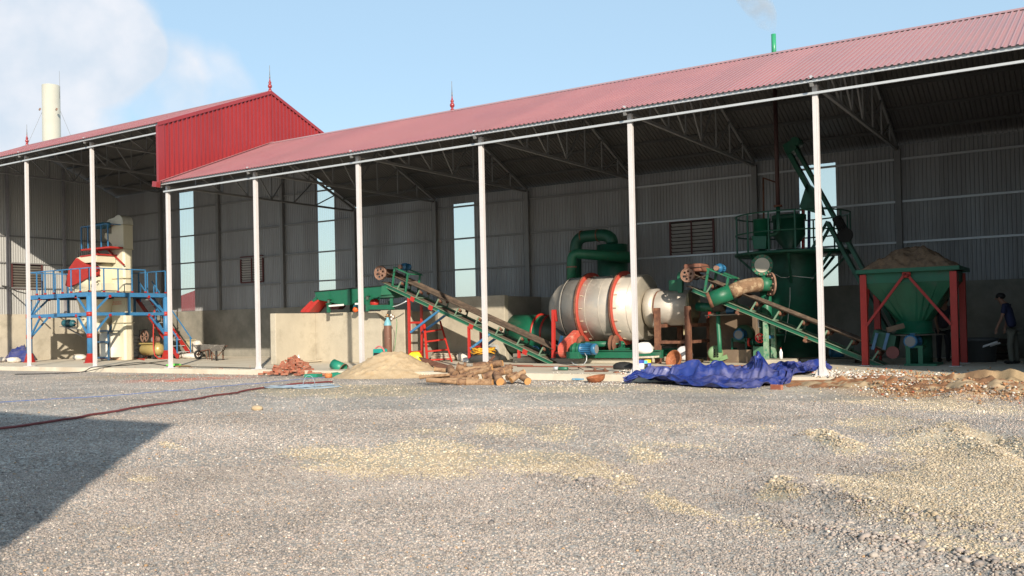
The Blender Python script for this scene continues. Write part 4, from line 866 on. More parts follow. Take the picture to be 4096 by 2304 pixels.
mb = MB(); mb.lathe(pq(1520, 865, .35), (1, .1, 0), [(-.16, 0), (-.1, .13), (.1, .13), (.16, .0)], 16); mb.build('red_weight', REDORANGE, sc_)
mb = MB(); mb.tube(elbow(pq(1650, 920, -.1), pq(1850, 1000, -.1), pq(2130, 830, .0), 8), .018, 6); mb.build('cable', RAILM, sc_)
# ---------------------------------------------------------------- gas cylinder, welder, bag
g0 = Vector((0, 0, 0)); yb = 4.2; cxg = P(1552, 1360, Y=yb); gzt = P(1552, 1282, Y=yb).z; r_ = S(31, cxg)/2
gc = T('gas_cylinder', 'brown gas cylinder with pale blue shoulder and pressure gauges, in front of the bay wall', 'gas cylinder', (cxg.x, yb, 0))
mb = MB(); zsh = P(1552, 1302, Y=yb).z; mb.lathe((cxg.x, yb, 0), (0, 0, 1), [(0, r_*.9), (.03, r_), (zsh, r_)], 22); mb.build('cylinder_body', M('brown cylinder paint', (.17, .085, .06), .5, .1, .2, 5, col2=(.45, .35, .28), s2=7, t2=.68, w2=.03), gc)
mb = MB(); mb.lathe((cxg.x, yb, zsh), (0, 0, 1), [(0, r_), (.06, r_*.97), (.13, r_*.8), (.2, r_*.45), (.23, r_*.38), (.27, r_*.38)], 22); mb.build('shoulder', M('pale blue paint', (.16, .38, .46), .5), gc)
mb = MB(); zv = zsh+.27; mb.cyl((cxg.x, yb, zv), (cxg.x, yb, zv+.09), .028, n=10); mb.cyl((cxg.x-.11, yb, zv+.03), (cxg.x+.3, yb-.02, zv+.03), .018, n=8); mb.lathe((cxg.x, yb, zv+.08), (0, 0, 1), [(0, .05), (.02, .055), (.03, .03)], 10); mb.build('valve', M('brass', (.4, .22, .1), .4, .6), gc)
for dx, dz in ((.22, .05), (.30, .0), (.23, -.07)):
    mb = MB(); mb.cyl((cxg.x+dx, yb-.03, zv+.02+dz), (cxg.x+dx, yb-.07, zv+.02+dz), .048, n=16); o = mb.build('gauge', M('brass', (.4, .22, .1)), gc); m2 = MB(); m2.cyl((cxg.x+dx, yb-.071, zv+.02+dz), (cxg.x+dx, yb-.074, zv+.02+dz), .04, n=16); m2.build('dial', WHITEM, o)
mb = MB(); mb.tube([P(x, y, Y=yb-.04) for x, y in ((1585, 1275), (1588, 1290), (1585, 1330), (1580, 1380), (1574, 1410))], .009, 6); mb.build('hose', M('green hose', (.05, .25, .08), .5), gc)
wp = gs(1522, 1462); wl = T('welding_set', 'teal welding set with looped pink cable, half hidden behind the sand heap', 'welder', wp)
mb = MB(); mb.box(wp+Vector((0, 0, .27)), (.36, .3, .5)); mb.build('case', M('teal plastic', (.01, .30, .26), .4), wl, .03)
mb = MB(); mb.box(wp+Vector((0, -.155, .33)), (.26, .012, .14)); mb.build('front_panel', DARK, wl)
mb = MB(); mb.tube([wp+Vector((.05+.22*math.cos(a), -.1, .34+.26*math.sin(a))) for a in [PI*1.02-PI*i/10*1.05 for i in range(11)]], .025, 8); mb.build('cable', M('pink cable', (.55, .16, .16), .5), wl)
yb0 = gs(1662, 1470); m_y = M('yellow plastic', (.78, .58, .03), .45)
o = sack('bag', Vector((yb0.x, yb0.y, .22)), (.42, .3, .45), .4, m_y, 'yellow plastic bag crumpled by the red conveyor leg', 'bag', seed=8)
# ---------------------------------------------------------------- blue/steel plate leaning behind the sand, cardboard, bags, coil
mb = MB(); a, b2 = P(1675, 1428, Y=1.6), P(1830, 1470, Y=.2); mb.prism([P(1672, 1427, Y=1.4), P(1806, 1466, Y=.5), P(1790, 1486, Y=.2), P(1690, 1450, Y=1.0)], (.03, .12, -.02)); one(mb, 'steel_plate', RUSTY, 'rusty steel plate lying tilted between the sand heap and the log heap', 'plate')
cbp = gs(1780, 1442); rnd = random.Random(4)
CARD = M('grubby cardboard', (.55, .45, .34), .9, 0, .2, 8, col2=(.75, .72, .68), s2=9, t2=.55)
for i in range(5):
    mb = MB(); mb.box((0, 0, 0), (.82+rnd.uniform(-.06, .06), .5, .035), rz=rnd.uniform(-.12, .12)); mb.v = [(x+cbp.x+rnd.uniform(-.02, .02), y+cbp.y, z+.03+i*.05+.02*math.sin(x*5+i)) for x, y, z in mb.v]; one(mb, 'cardboard', CARD, ('bottom', 'second lowest', 'middle', 'second highest', 'topmost')[i]+' flattened grubby carton of the low stack between the red conveyor legs', 'cardboard', 'flattened cartons in a stack')
p = gs(1842, 1438); mb = MB(); mb.lathe((p.x, p.y, 0), (-.05, .05, 1), [(0, .30), (.1, .34), (.35, .30), (.6, .16), (.72, .03)], 14)
v_ = [Vector(v) for v in mb.v]; mb.v = [tuple(v+Vector((noise.noise(v*4), noise.noise(v*4+Vector((9, 0, 0))), 0))*.12) for v in v_]; one(mb, 'bag', M('grey plastic bag', (.24, .26, .26), .4, col2=(.5, .1, .1), s2=5, t2=.66), 'grey plastic bag pulled up to a point beside the second red conveyor leg', 'bag')
p = gs(1853, 1444); sack('bag', Vector((p.x, p.y, .12)), (.42, .32, .30), .3, WSACK, 'small white and red bag in front of the pointed grey bag', 'bag', seed=66)
p = gs(1878, 1447); sack('bag', Vector((p.x+.1, p.y-.2, .06)), (.4, .3, .18), .2, WHITEM, 'flat white bag scrap left of the yellow cable coil', 'bag', seed=67)
# coil of cable
cc = gs(1935, 1452); co_ = T('cable_coil', 'coil of orange yellow cable on folded black sheeting by the sixth white column', 'cable', cc)
mb = MB(); rnd = random.Random(9)
for k in range(14):
    rr = rnd.uniform(.2, .34); zz2 = .30+rnd.random()*.16; ph = rnd.random()*6; dx, dy = rnd.uniform(-.06, .06), rnd.uniform(-.05, .05)
    mb.tube([cc+Vector((dx+rr*1.3*math.cos(a), dy+rr*math.sin(a), zz2+.05*math.sin(2*a+ph))) for a in [2*PI*i/18 for i in range(19)]], .013, 5, caps=False)
mb.build('coil', M('orange yellow cable', (.80, .42, .04), .5), co_)
sack('sheeting', cc+Vector((0, 0, .15)), (.95, .6, .34), 0, M('black sheeting', (.05, .05, .05), .5), parent=co_, seed=71)
p = gs(1978, 1440); sack('bag', Vector((p.x, p.y, .26)), (.5, .4, .58), 0, M('clear grey plastic', (.35, .36, .36), .25), 'clear grey plastic bag behind the yellow cable coil', 'bag', seed=72)
pg = gz(1868, 1460); 
# ---------------------------------------------------------------- concrete plinths
def plinth(x0, x1, ytop, ybot, dep, label, z=None, chamf=0):
    f = gs((x0+x1)/2, ybot); a, b2 = P(x0, ybot, Y=f.y), P(x1, ybot, Y=f.y); z = P((x0+x1)/2, ytop, Y=f.y).z
    mb = MB(); mb.prism([(a.x, f.y, 0), (b2.x, f.y, 0), (b2.x-chamf, f.y, z), (a.x+.02, f.y, z)], (0, dep, 0)); return one(mb, 'plinth', CONC, label, 'plinth', None, .02), z, f.y
plinth(2050, 2148, 1428, 1451, 1.5, 'low concrete plinth under the third pair of red conveyor legs', chamf=.25)
plinth(2188, 2560, 1434, 1454, 2.2, 'long low concrete plinth under the drive skid of the drum')
# bin wall behind the conveyor
bw = T('concrete_bin', 'tall concrete bin wall with diagonal sunlight behind the first conveyor', 'wall', (15.5, 6.6, 0))
mb = MB(); mb.bx(bx2+.02, 17.2, 6.56, 6.78, 0, 2.19); mb.build('front_wall', CONC, bw, .02)
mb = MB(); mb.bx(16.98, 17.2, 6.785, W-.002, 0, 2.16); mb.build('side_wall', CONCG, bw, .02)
# ---------------------------------------------------------------- conveyors
def conveyor(name, label, head, tail, wd, legs, headr, red=True, idl=8, matl=REDORANGE, motor_side=1):
    """head, tail: belt centre line points (front side plane); wd: belt width into the shed"""
    t = T(name, label, 'conveyor', (tail[0], tail[1], 0)); h, tl = Vector(head), Vector(tail); d = (tl-h); ln = d.length; d.normalize(); up = Vector((0, 1, 0)).cross(d); up = up if up.z > 0 else -up
    yv = Vector((0, 1, 0))
    for s in (0, 1):
        mb = MB(); o = h+yv*(wd*s)-up*.33
        mb.bar(o+d*.25, o+d*ln, .03, .10, up=up); sr_ = mb.build('side_rail', GREEN, t)
        mb = MB(); mb.bar(o+d*.25+up*.052-yv*.02, o+d*ln+up*.052-yv*.02, .07, .012, up=up); mb.bar(o+d*.25-up*.052-yv*.02, o+d*ln-up*.052-yv*.02, .07, .012, up=up); mb.bar(o+d*ln, o+d*ln+up*.001, .03, .09, up=d); mb.build('rail_flange', M('dusty green flange', (.16, .22, .15), .7, 0, .2, 5), sr_)
    mb = MB(); q = [h+d*.0+up*.05, tl+up*.05]
    # troughed upper belt with return run below
    prof = [(-.02, .05), (.10, .0), (wd-.10, .0), (wd+.02, .05)]; vs = []
    for pt in (h+d*.02, tl-d*.1): vs += [pt+yv*a+up*(b+.04) for a, b in prof]
    for pt in (h+d*.02, tl-d*.1): vs += [pt+yv*a+up*(b+.02) for a, b in prof]
    mb.add(vs, [(i, i+1, 5+i, 4+i) for i in range(3)]+[(8+i, 12+i, 13+i, 9+i) for i in range(3)]+[(0, 4, 12, 8), (3, 11, 15, 7)])
    mb.bar(h+yv*(wd/2)-up*.31, tl+yv*(wd/2)-up*.31, wd*.8, .012, up=up); mb.build('belt', BELT, t)
    for k in range(idl):
        p = h+d*(ln*(k+1.0)/(idl+.6)); m2 = MB(); m2.bar(p-up*.29-yv*.02, p+up*.0-yv*.01+d*.05, .04, .03, up=yv); m2.bar(p-up*.29+yv*(wd+.02), p+yv*(wd+.01), .04, .03, up=yv); m2.bar(p-up*.27-yv*.02, p-up*.27+yv*(wd+.02), .07, .03, up=up); o = m2.build('idler_bracket', M('pale idler bracket', (.14, .22, .15), .6, 0, .2, 5), t)
        
        for e0_, e1_ in ((yv*.0-up*.03, yv*.16-up*.10), (yv*(wd-.16)-up*.10, yv*wd-up*.03)): m3 = MB(); m3.cyl(p+e0_+d*.06, p+e1_+d*.06, .045, n=12); m3.build('roller', RUSTY, o)
    # head pulley (big pierced pulley wheel on the near side)
    mb = MB(); c = h-yv*.1; n = 36; R_, = (headr,)
    mb.lathe(c, (0, -1, 0), [(-.08, R_*.9), (-.08, R_), (.03, R_), (.03, R_*.93), (.0, R_*.90)], n)
    # web with six holes
    ring = [];
    x_, z_ = Vector((1, 0, 0)), Vector((0, 0, 1)); rh = R_*.17; rc = R_*.55
    vs = [c+Vector((0, 0, 0))]; fs = []
    import itertools
    mb.cyl(c+Vector((0, .02, 0)), c+Vector((0, -.05, 0)), R_*.16, n=14)
    web = MB(); nr, na = 22, 72
    pts = [[c+(x_*math.cos(2*PI*j/na)+z_*math.sin(2*PI*j/na))*(R_*.92*(i+1)/nr) for j in range(na)] for i in range(nr)]
    flat = [p for r in pts for p in r]; ff = []
    for i in range(nr-1):
        for j in range(na):
            q_ = (pts[i][j]+pts[i+1][(j+1) % na])/2-c; hole = any((q_-(x_*math.cos(k*PI/3+.3)+z_*math.sin(k*PI/3+.3))*rc).length < rh for k in range(6))
            if not hole: ff.append((i*na+j, i*na+(j+1) % na, (i+1)*na+(j+1) % na, (i+1)*na+j))
    mb.add(flat, ff); mb.build('pulley_wheel', RUSTL, t)
    mb = MB(); mb.cyl(h+yv*.02, h+yv*(wd-.02), R_*.62, n=20); mb.build('head_drum', RUSTY, t); mb = MB(); mb.cyl(h-yv*.16, h+yv*(wd+.1), .03, n=8); mb.build('shaft', RUSTY, t)
    # motor table
    o = h+d*.95+up*.05
    mb = MB()
    for yy in (-.02, wd):
        for dd in (-.35, .25): mb.bar(o+d*dd+yv*yy-up*.3, o+d*dd+yv*yy+Vector((0, 0, .32)), .06, .04)
        mb.bar(o+d*-.4+yv*yy+Vector((0, 0, .33)), o+d*.35+yv*yy+Vector((0, 0, .33)), .05, .04)
    mb.bar(o+d*-.35+Vector((0, 0, .33)), o+d*-.35+yv*wd+Vector((0, 0, .33)), .05, .04); mb.bar(o+d*.3+Vector((0, 0, .33)), o+d*.3+yv*wd+Vector((0, 0, .33)), .05, .04)
    mb.build('motor_stand', GREENR, t)
    mc_ = o+Vector((-.1, .28, .48)); motor('motor', mc_, (0, -1, 0), .12, .38, BLUEM, t)
    mb = MB(); mb.cyl(mc_+Vector((0, -.24, 0)), mc_+Vector((0, -.32, 0)), .07, n=14); mb.build('small_pulley', RUSTL, t)
    mb = MB(); p0 = mc_+Vector((0, -.28, .065)); p1 = c+Vector((.02, -.0, R_)); mb.bar(p0, p1, .03, .014); p0 = mc_+Vector((.02, -.28, -.065)); p1 = c+Vector((R_*.6, 0, -R_*.75)); mb.bar(p0, p1, .03, .014); mb.build('drive_belt', BLACKM, t)
    return t, d, up, h, tl
YC = 4.35
hd = P(1528, 1092, Y=YC); tlc = P(2222, 1412, Y=YC); tlc.z = max(tlc.z, .3)
c1, d1, u1, h1, t1 = conveyor('belt_conveyor', 'long green belt conveyor on red legs left of the silver drum', hd, tlc, .62, None, S(57, hd)/2*1.0, idl=8)
mb = MB(); mb.bar(h1+Vector((.1, .3, .12)), h1+d1*.1, .05); 
def legpair(t, x, ybase_z, hgt_px, sp=.66, mat=REDORANGE, cross=True, brace=None, w_=.075):
    """front leg at photo column x, plane YC-.04, from z=ybase_z up to the rail"""
    p = P(x, hgt_px, Y=YC-.02); q = Vector((p.x, YC-.02, ybase_z)); back = Vector((0, sp, 0))
    zr = (h1+d1*((p.x-h1.x)/d1.x)).z-.42 if t is c1 else p.z
    for k in (0, 1):
        mb = MB(); mb.bar(q+back*k, Vector((p.x, YC-.02, zr))+back*k, w_, w_*.9); mb.build('leg', mat, t)
    mb = MB(); mb.bar(q+Vector((0, .05, .35 if zr > .8 else .2)), q+back+Vector((0, -.05, .35 if zr > .8 else .2)), .055, .07)
    if zr > 1.5: mb.bar(q+Vector((0, .05, zr*.62)), q+back+Vector((0, -.05, zr*.62)), .055, .07)
    mb.build('cross_bar', mat, t)
    return q, zr
q1, z1 = legpair(c1, 1634, 0, 1160); q2, z2 = legpair(c1, 1874, .15, 1255); q3, z3 = legpair(c1, 2074, .17, 1335)
for (q_, zr, dx) in ((q1, z1, 1.25), (q2, z2, .8)):
    for k in (0, 1):
        xe = q_.x+dx; zz2 = (h1+d1*((xe-h1.x)/d1.x)).z-.36; mb = MB(); mb.bar((q_.x+.05, YC-.02+.66*k, zz2-dx*.55), (xe, YC-.02+.66*k, zz2), .05, .07); mb.build('blue_brace', BLUEP, c1)
# ladder shaped stay behind the first legs
mb = MB(); a0, a1 = Vector((q1.x+.06, YC+.7, 1.25)), Vector((q1.x+.95, YC-.3, .0)); b0, b1 = a0+Vector((.0, .62, .1)), a1+Vector((.1, .9, 0))
mb.bar(a0, a1, .08, .06); mb.bar(b0+Vector((.2, 0, 0)), b1+Vector((.2, 0, 0)), .05, .05)
for f in (.2, .45, .7, .92): mb.bar(a0+(a1-a0)*f, b0+Vector((.2, 0, 0))+(b1-b0)*f, .035, .05)
mb.build('ladder_stay', REDORANGE, c1)
for x in (1715, 1735): pass
# red clamps where legs meet the rails
for x in (1662, 1735, 1895, 2110):
    p = P(x, 1200, Y=YC-.05); pr = h1+d1*((p.x-h1.x)/d1.x)-u1*.36; mb = MB(); mb.bar(pr-d1*.08+Vector((0, -.05, 0)), pr+d1*.08+Vector((0, -.05, 0)), .03, .15, up=u1); mb.build('clamp', REDORANGE, c1)
# ---------------------------------------------------------------- small drum behind the conveyor
sd_ = T('cooling_drum', 'small green tapered drum with red hoops behind the first conveyor tail', 'drum', (17.8, 7.2, 0))
a, b2 = P(2085, 1300, Y=6.6), P(2212, 1330, Y=6.6); mb = MB(); L_ = b2.x-a.x
cxd, cyd, czd = a.x+L_*.42, 7.0, .86
mb.lathe((cxd-1.0, cyd, czd), (1, -.02, -.05), [(0, 0), (0, .66), (1.0, .68), (1.35, .64)], 30); mb.build('drum_body', GREEN, sd_)
mb = MB(); mb.lathe((cxd+.35, cyd, czd-.02), (1, -.02, -.05), [(0, .64), (.35, .55), (.75, .32), (.8, .0)], 30); mb.build('drum_cone', M('scuffed dark steel', (.07, .08, .05), .5, .3, .3), sd_)
for dx, rr in ((.0, .70), (.33, .665), (.62, .50)):
    mb = MB(); mb.lathe((cxd+dx, cyd, czd-.05*dx-.01), (1, -.02, -.05), [(0, rr-.06), (0, rr), (.06, rr-.01), (.06, rr-.06)], 30); mb.build('hoop', REDORANGE, sd_)
mb = MB(); mb.bx(cxd-.8, cxd+1.4, cyd-.5, cyd+.5, 0, .22); mb.build('foundation', CONCG, sd_)
mb = MB(); mb.cyl((cxd+.1, cyd-.6, .35), (cxd+.1, cyd-.5, .35), .16, n=16); mb.build('blue_roller', BLUEM, sd_)
mb = MB(); mb.bx(cxd+.2, cxd+1.2, cyd-.5, cyd+.3, .22, .5); mb.build('green_frame', GREEND, sd_)
# ---------------------------------------------------------------- rotary drum dryer
YD = 5.75
zz5 = lambda x, y: (2100+x/2.07, 850+y/2.07)
pd = lambda x, y, Y=YD: P(*zz5(x, y), Y=Y)
dr = T('drum_dryer', 'big silver clad rotary drum with two red hoops', 'drum', (pd(650, 800).x, YD, 0))
ax_z = pd(650, 795).z
def px_x(x, y=800, Y=YD): return pd(x, y, Y).x
# silhouettes: x of ring planes at the axis
xl = px_x(425); xr = px_x(1015); Rd = S(530/2.07/2, pd(650, 800))*1.0
zc = ax_z; print('drum', xl, xr, Rd, zc)
mb = MB(); mb.lathe((xl, YD, zc), (1, 0, 0), [(0, Rd*.5), (0, Rd), (xr-xl, Rd), (xr-xl, Rd*.97)], 64); mb.build('shell', ALU, dr)
mb = MB(); mb.lathe((xr-.002, YD, zc), (1, 0, 0), [(0, Rd*.98), (.02, Rd*.97), (.03, Rd*.42)], 64); mb.build('end_plate', M('dull end plate', (.45, .41, .34), .5, .6, .15), dr)
mb = MB(); mb.lathe((xl-.01, YD, zc), (-1, 0, 0), [(0, Rd+.015), (.05, Rd+.015), (.05, Rd*.95), (.42, Rd*.80), (.62, Rd*.62), (.66, 0)], 48); mb.build('left_cone', ALU, dr)
for hx_, hw in ((px_x(555), .07), (px_x(835), .08)):
    mb = MB(); mb.lathe((hx_-.05, YD, zc), (1, 0, 0), [(0, Rd), (0, Rd+.13), (.07, Rd+.13), (.07, Rd)], 64); mb.build('tyre', RUSTY, dr)
    mb = MB(); mb.lathe((hx_+.021, YD, zc), (1, 0, 0), [(0, Rd-.02), (0, Rd+.135), (.025, Rd+.135), (.025, Rd-.02)], 64); mb.build('hoop', M('orange red hoop paint', (.37, .055, .035), .6, 0, .15, 4, col2=(.2, .07, .04), s2=4, t2=.68), dr)
    for k in range(16):
        a = 2*PI*k/16; dv = Vector((0, math.cos(a), math.sin(a)))
        if dv.y > .35: continue
        mb = MB(); mb.bar(Vector((hx_+.08, YD, zc))+dv*(Rd+.012), Vector((hx_+.17, YD, zc))+dv*(Rd+.012), .03, .03, up=dv); mb.build('cleat', M('pale cleat', (.6, .52, .4), .5, .4), dr)
for k, xx in enumerate((.33, .52, .9)):
    x = xl+(xr-xl)*xx; mb = MB(); mb.lathe((x, YD, zc), (1, 0, 0), [(0, Rd), (.0, Rd+.006), (.012, Rd+.006), (.012, Rd)], 64); mb.build('seam', ALU, dr)
# narrow neck and burner chamber
bc = T('burner_chamber', 'silver horizontal burner chamber on rusty brown legs, right of the big drum', 'burner', (px_x(1200, 900), YD, 0))
xn0, xn1, xn2, xn3 = xr+.03, px_x(1040), px_x(1095), px_x(1385); zb_ = pd(1230, 790).z; Rb = S(290/2.07/2, pd(1230, 800))
mb = MB(); mb.lathe((xn0, YD, zc-.02), (1, 0, 0), [(0, Rd*.42), (.02, Rd*.5), (.14, Rd*.5), (.14, Rd*.46), (xn1-xn0, Rd*.46)], 48); mb.build('neck', ALU, bc)
mb = MB()
for k in range(16):
    a = 2*PI*k/16; dv = Vector((0, math.cos(a), math.sin(a))); mb.cyl(Vector((xn0+.15, YD, zc-.02))+dv*Rd*.48, Vector((xn0+.19, YD, zc-.02))+dv*Rd*.48, .014, n=6)
mb.build('bolts', STEELW, bc)
mb = MB(); mb.lathe((xn1, YD, zb_), (1, 0, 0), [(0, Rb*.9), (0, Rb*1.14), (.26, Rb*1.14), (.28, Rb*1.0)], 48); mb.build('collar', ALU, bc)
mb = MB(); mb.lathe((xn1+.281, YD, zb_), (1, 0, 0), [(0, Rb), (xn3-xn1-.28, Rb), (xn3-xn1-.28, 0)], 48); mb.build('chamber', ALU, bc)
mb = MB(); mb.lathe((xn1+.285, YD, zb_), (1, 0, 0), [(0, Rb*1.0), (.0, Rb*1.02), (.04, Rb*1.02), (.04, Rb)], 48); mb.build('weld_ring', RUSTY, bc)
mb = MB(); mb.lathe((xn3+.006, YD, zb_+.02), (1, 0, 0), [(0, 0), (0, Rb*1.02), (.05, Rb*1.02), (.05, 0)], 40); mb.build('end_disc', M('tarnished plate', (.22, .19, .12), .5, .4, .3, 4), bc)
mb = MB(); mb.box((xn3+.10, YD-.18, zb_+.05), (.03, Rb*1.5, Rb*1.35)); mb.build('door_plate', M('olive steel plate', (.16, .16, .10), .5, .3, .3, 4, col2=(.3, .24, .14), s2=4, t2=.55), bc, .005)
# rusty stand
yf, yk = 4.75, 6.55
fx = [P(*zz5(1100, 1245), Z=0), P(*zz5(1355, 1245), Z=0)]
yf = 4.9
for x5, top5 in ((1098, 790), (1352, 775)):
    a = P(*zz5(x5, 1000), Y=yf); zt_ = P(*zz5(x5, top5), Y=yf).z; mb = MB(); mb.bx(a.x-.075, a.x+.075, yf-.07, yf+.07, 0, zt_); mb.build('leg', RUSTY, bc)
    mb = MB(); mb.bx(a.x-.07, a.x+.07, yk-.07, yk+.07, 0, zb_-Rb*.6); mb.build('leg', RUSTY, bc)
a, b2 = P(*zz5(1098, 1075), Y=yf), P(*zz5(1352, 1075), Y=yf)
mb = MB(); mb.bx(a.x+.08, b2.x-.08, yf-.04, yf+.04, a.z-.04, a.z+.04); mb.bx(b2.x-.04, b2.x+.04, yf+.08, yk-.08, a.z-.04, a.z+.04); mb.bx(a.x-.04, a.x+.04, yf+.08, yk-.08, a.z-.04, a.z+.04); mb.bx(a.x+.08, b2.x-.08, yk-.04, yk+.04, a.z-.04, a.z+.04); mb.build('cross_bar', RUSTY, bc)
for k in (0, 1):
    x = (a.x, b2.x)[k]; mb = MB(); mb.bar((x, yf+.07, zb_-Rb*1.0), (x, yk-.07, zb_-Rb*1.0), .12, .1); mb.build('saddle', RUSTY, bc)
# feed box on top of the chamber
mb = MB(); q = [P(*zz5(x, y), Y=YD-.2) for x, y in ((1188, 562), (1272, 556), (1268, 650), (1192, 648))]; mb.prism(q, (0, .4, 0)); o = mb.build('feed_box', GREENR, bc)
mb = MB(); a = pd(1283, 505, YD-.3); b2 = pd(1288, 665, YD-.3); mb.bar(a, b2, .13, .09); mb.bar(a, a+Vector((0, .7, 0)), .1, .08); mb.build('feed_post', GREENR, bc)
# drive skid
dk = T('drive_skid', 'green drive skid with blue motor and trunnion rollers under the silver drum', 'drive unit', (px_x(500, 1200, 4.6), 4.6, 0))
zk = lambda x, y: (2220+x/7.576, 1330+y/7.576)
pk = lambda x, y, Y=4.3: P(*zk(x, y), Y=Y)
ysk = 4.35; zpl = .17
a, b2 = pk(420, 800, ysk), pk(2340, 800, ysk+.2); b2.x += .9
mb = MB(); mb.bx(a.x+.25, b2.x, ysk+.15, ysk+.33, zpl, zpl+.2); mb.bx(a.x+.25, b2.x, YD+.8, YD+1.0, zpl, zpl+.2); mb.bx(a.x+.25, b2.x, ysk+.1, ysk+.36, zpl+.2, zpl+.22)
for f in (.2, .75): mb.bx(a.x+(b2.x-a.x)*f-.08, a.x+(b2.x-a.x)*f+.08, ysk+.33, YD+.8, zpl, zpl+.16)
mb.build('base_beam', GREEN, dk)
m0 = pk(620, 800, 3.95); mb = MB(); mb.prism([(m0.x-.3, 3.95, zpl), (m0.x+.12, 3.95, zpl), (m0.x+.12, 3.95, zpl+.2), (m0.x-.3, 3.95, zpl+.2)], (0, .8, 0)); mb.build('motor_base', GREEN, dk, .01)
zmt = pk(600, 510, 4.1).z
mb = MB(); g = pk(600, 530, 4.15); mb.lathe((g.x-.12, 4.15, zmt), (1, 0, 0), [(0, 0), (0, .12), (.05, .16), (.12, .17), (.13, .2), (.16, .2), (.17, .15), (.25, .16), (.26, .19), (.3, .19), (.31, 0)], 20); mb.bx(g.x-.1, g.x+.15, 4.02, 4.3, zpl+.2, zmt); mb.build('gearbox', GREEN, dk, .008)
mcx = pk(970, 530, 4.15); motor('motor', (mcx.x+.02, 4.15, zmt), (-1, 0, 0), .17, .58, BLUEM, dk, ribs=18)
# belt guard
mb = MB(); ga, gb2 = pk(300, 590, 4.15), pk(690, 260, 4.9); 
rgx = ga.x-.02
def guard(p0, r0, p1, r1, n=10):
    v = (p1-p0); an = math.atan2(v.z, v.y); pts = []
    for i in range(n+1): a = an+PI/2+PI*i/n; pts.append(Vector((0, p0.y+r0*math.cos(a), p0.z+r0*math.sin(a))))
    for i in range(n+1): a = an-PI/2+PI*i/n; pts.append(Vector((0, p1.y+r1*math.cos(a), p1.z+r1*math.sin(a))))
    return pts
g_ = guard(Vector((0, 4.15, zmt-.02)), .22, Vector((0, ysk+.55, zmt+.42)), .13); mb.prism([(rgx-.1, q.y, q.z) for q in g_], (.2, 0, 0)); mb.build('belt_guard', M('faded red guard', (.55, .10, .07), .5, col2=(.6, .3, .22), s2=2, t2=.6), dk, .012)
# trunnion shaft, rollers and bearings
ysf = ysk+.55; zsf = pk(1400, 350, ysf).z
xa, xb = px_x(555), px_x(835)
mb = MB(); mb.cyl((xa-.35, ysf, zsf), (xb+.35, ysf, zsf), .03, n=10); mb.cyl((xa+.07, ysf, zsf), (xb-.12, ysf, zsf), .085, n=18); mb.build('shaft', GREEN, dk)
for x in (xa, xb):
    mb = MB(); mb.lathe((x-.07, ysf, zsf), (1, 0, 0), [(0, 0), (0, .26), (.015, .26), (.015, .22), (.13, .22), (.13, .26), (.145, .26), (.145, 0)], 28); mb.build('roller', RUSTY, dk)
    for s in (-.27, .27) if x == xa else (.25,):
        mb = MB(); mb.cyl((x+s-.05, ysf, zsf), (x+s+.05, ysf, zsf), .085, n=16); mb.bx(x+s-.05, x+s+.05, ysf-.12, ysf+.12, zsf-.12, zsf-.05); mb.build('bearing', GREEN, dk, .006)
    s = -.1 if x == xa else .25
    mb = MB(); mb.prism([(x+s-.3, ysf-.16, zpl+.22), (x+s+.18, ysf-.16, zpl+.22), (x+s+.18, ysf-.16, zsf-.12), (x+s-.12, ysf-.16, zsf-.12)], (0, .34, 0)); o = mb.build('pedestal', GREEN, dk, .008)
    mb = MB(); mb.bx(x+s-.0, x+s+.06, ysf-.165, ysf-.161, zpl+.32, zpl+.48); mb.build('slot', DARK, o)
ysb = YD+(YD-ysf)
for x in (xa, xb):
    mb = MB(); mb.lathe((x-.07, ysb, zsf), (1, 0, 0), [(0, 0), (0, .24), (.14, .24), (.14, 0)], 20); mb.build('roller', RUSTY, dk); mb = MB(); mb.bx(x-.2, x+.2, ysb-.15, ysb+.15, zpl+.2, zsf-.05); mb.build('pedestal', GREEN, dk)
mb = MB(); mb.tube([pk(900, 625, 4.0), pk(960, 720, 3.95), pk(955, 850, 3.9), pk(880, 960, 3.9), pk(740, 990, 3.9), pk(580, 960, 3.95), pk(495, 890, 4.0)], .014, 6); mb.build('motor_cable', RAILM, dk)
# red frame left of the drum
rf = T('red_support_frame', 'bright red post frame under the left cone of the silver drum', 'frame', (pd(238, 1190, 4.4).x, 4.4, 0))
mb = MB(); a, b2 = pd(236, 805, 4.4), pd(236, 1195, 4.4); b2.z = .17; mb.bar(a, b2, .09, .09); mb.bar(a+Vector((.06, 0, 0)), a+Vector((.10, 0, -.35)), .06, .05); mb.build('post', REDORANGE, rf)
mb = MB(); c_ = pd(390, 960, 6.2); mb.bar((c_.x, 6.2, .17), (c_.x, 6.2, 1.2), .09, .09); mb.build('post', REDORANGE, rf)
mb = MB(); z_ = pd(260, 1162, 4.4).z; mb.bar((b2.x+.05, 4.42, z_), (b2.x+.75, 4.42, z_), .06, .06); mb.build('cross_bar', REDORANGE, rf)
mb = MB(); p0, p1 = pd(305, 1020, 4.4), pd(285, 1105, 4.4); mb.bar(p0, p1, .04, .09); mb.build('blue_strut', BLUEP, rf)
# outlet chute below left cone
mb = MB(); q = [P(2240, 1270, Y=5.2), P(2330, 1320, Y=5.2), P(2330, 1400, Y=5.2), P(2300, 1405, Y=5.2), P(2210, 1350, Y=5.2)]; mb.prism(q, (0, .8, 0)); mb.build('outlet_chute', M('dark outlet steel', (.05, .05, .045), .6, .3), dr)
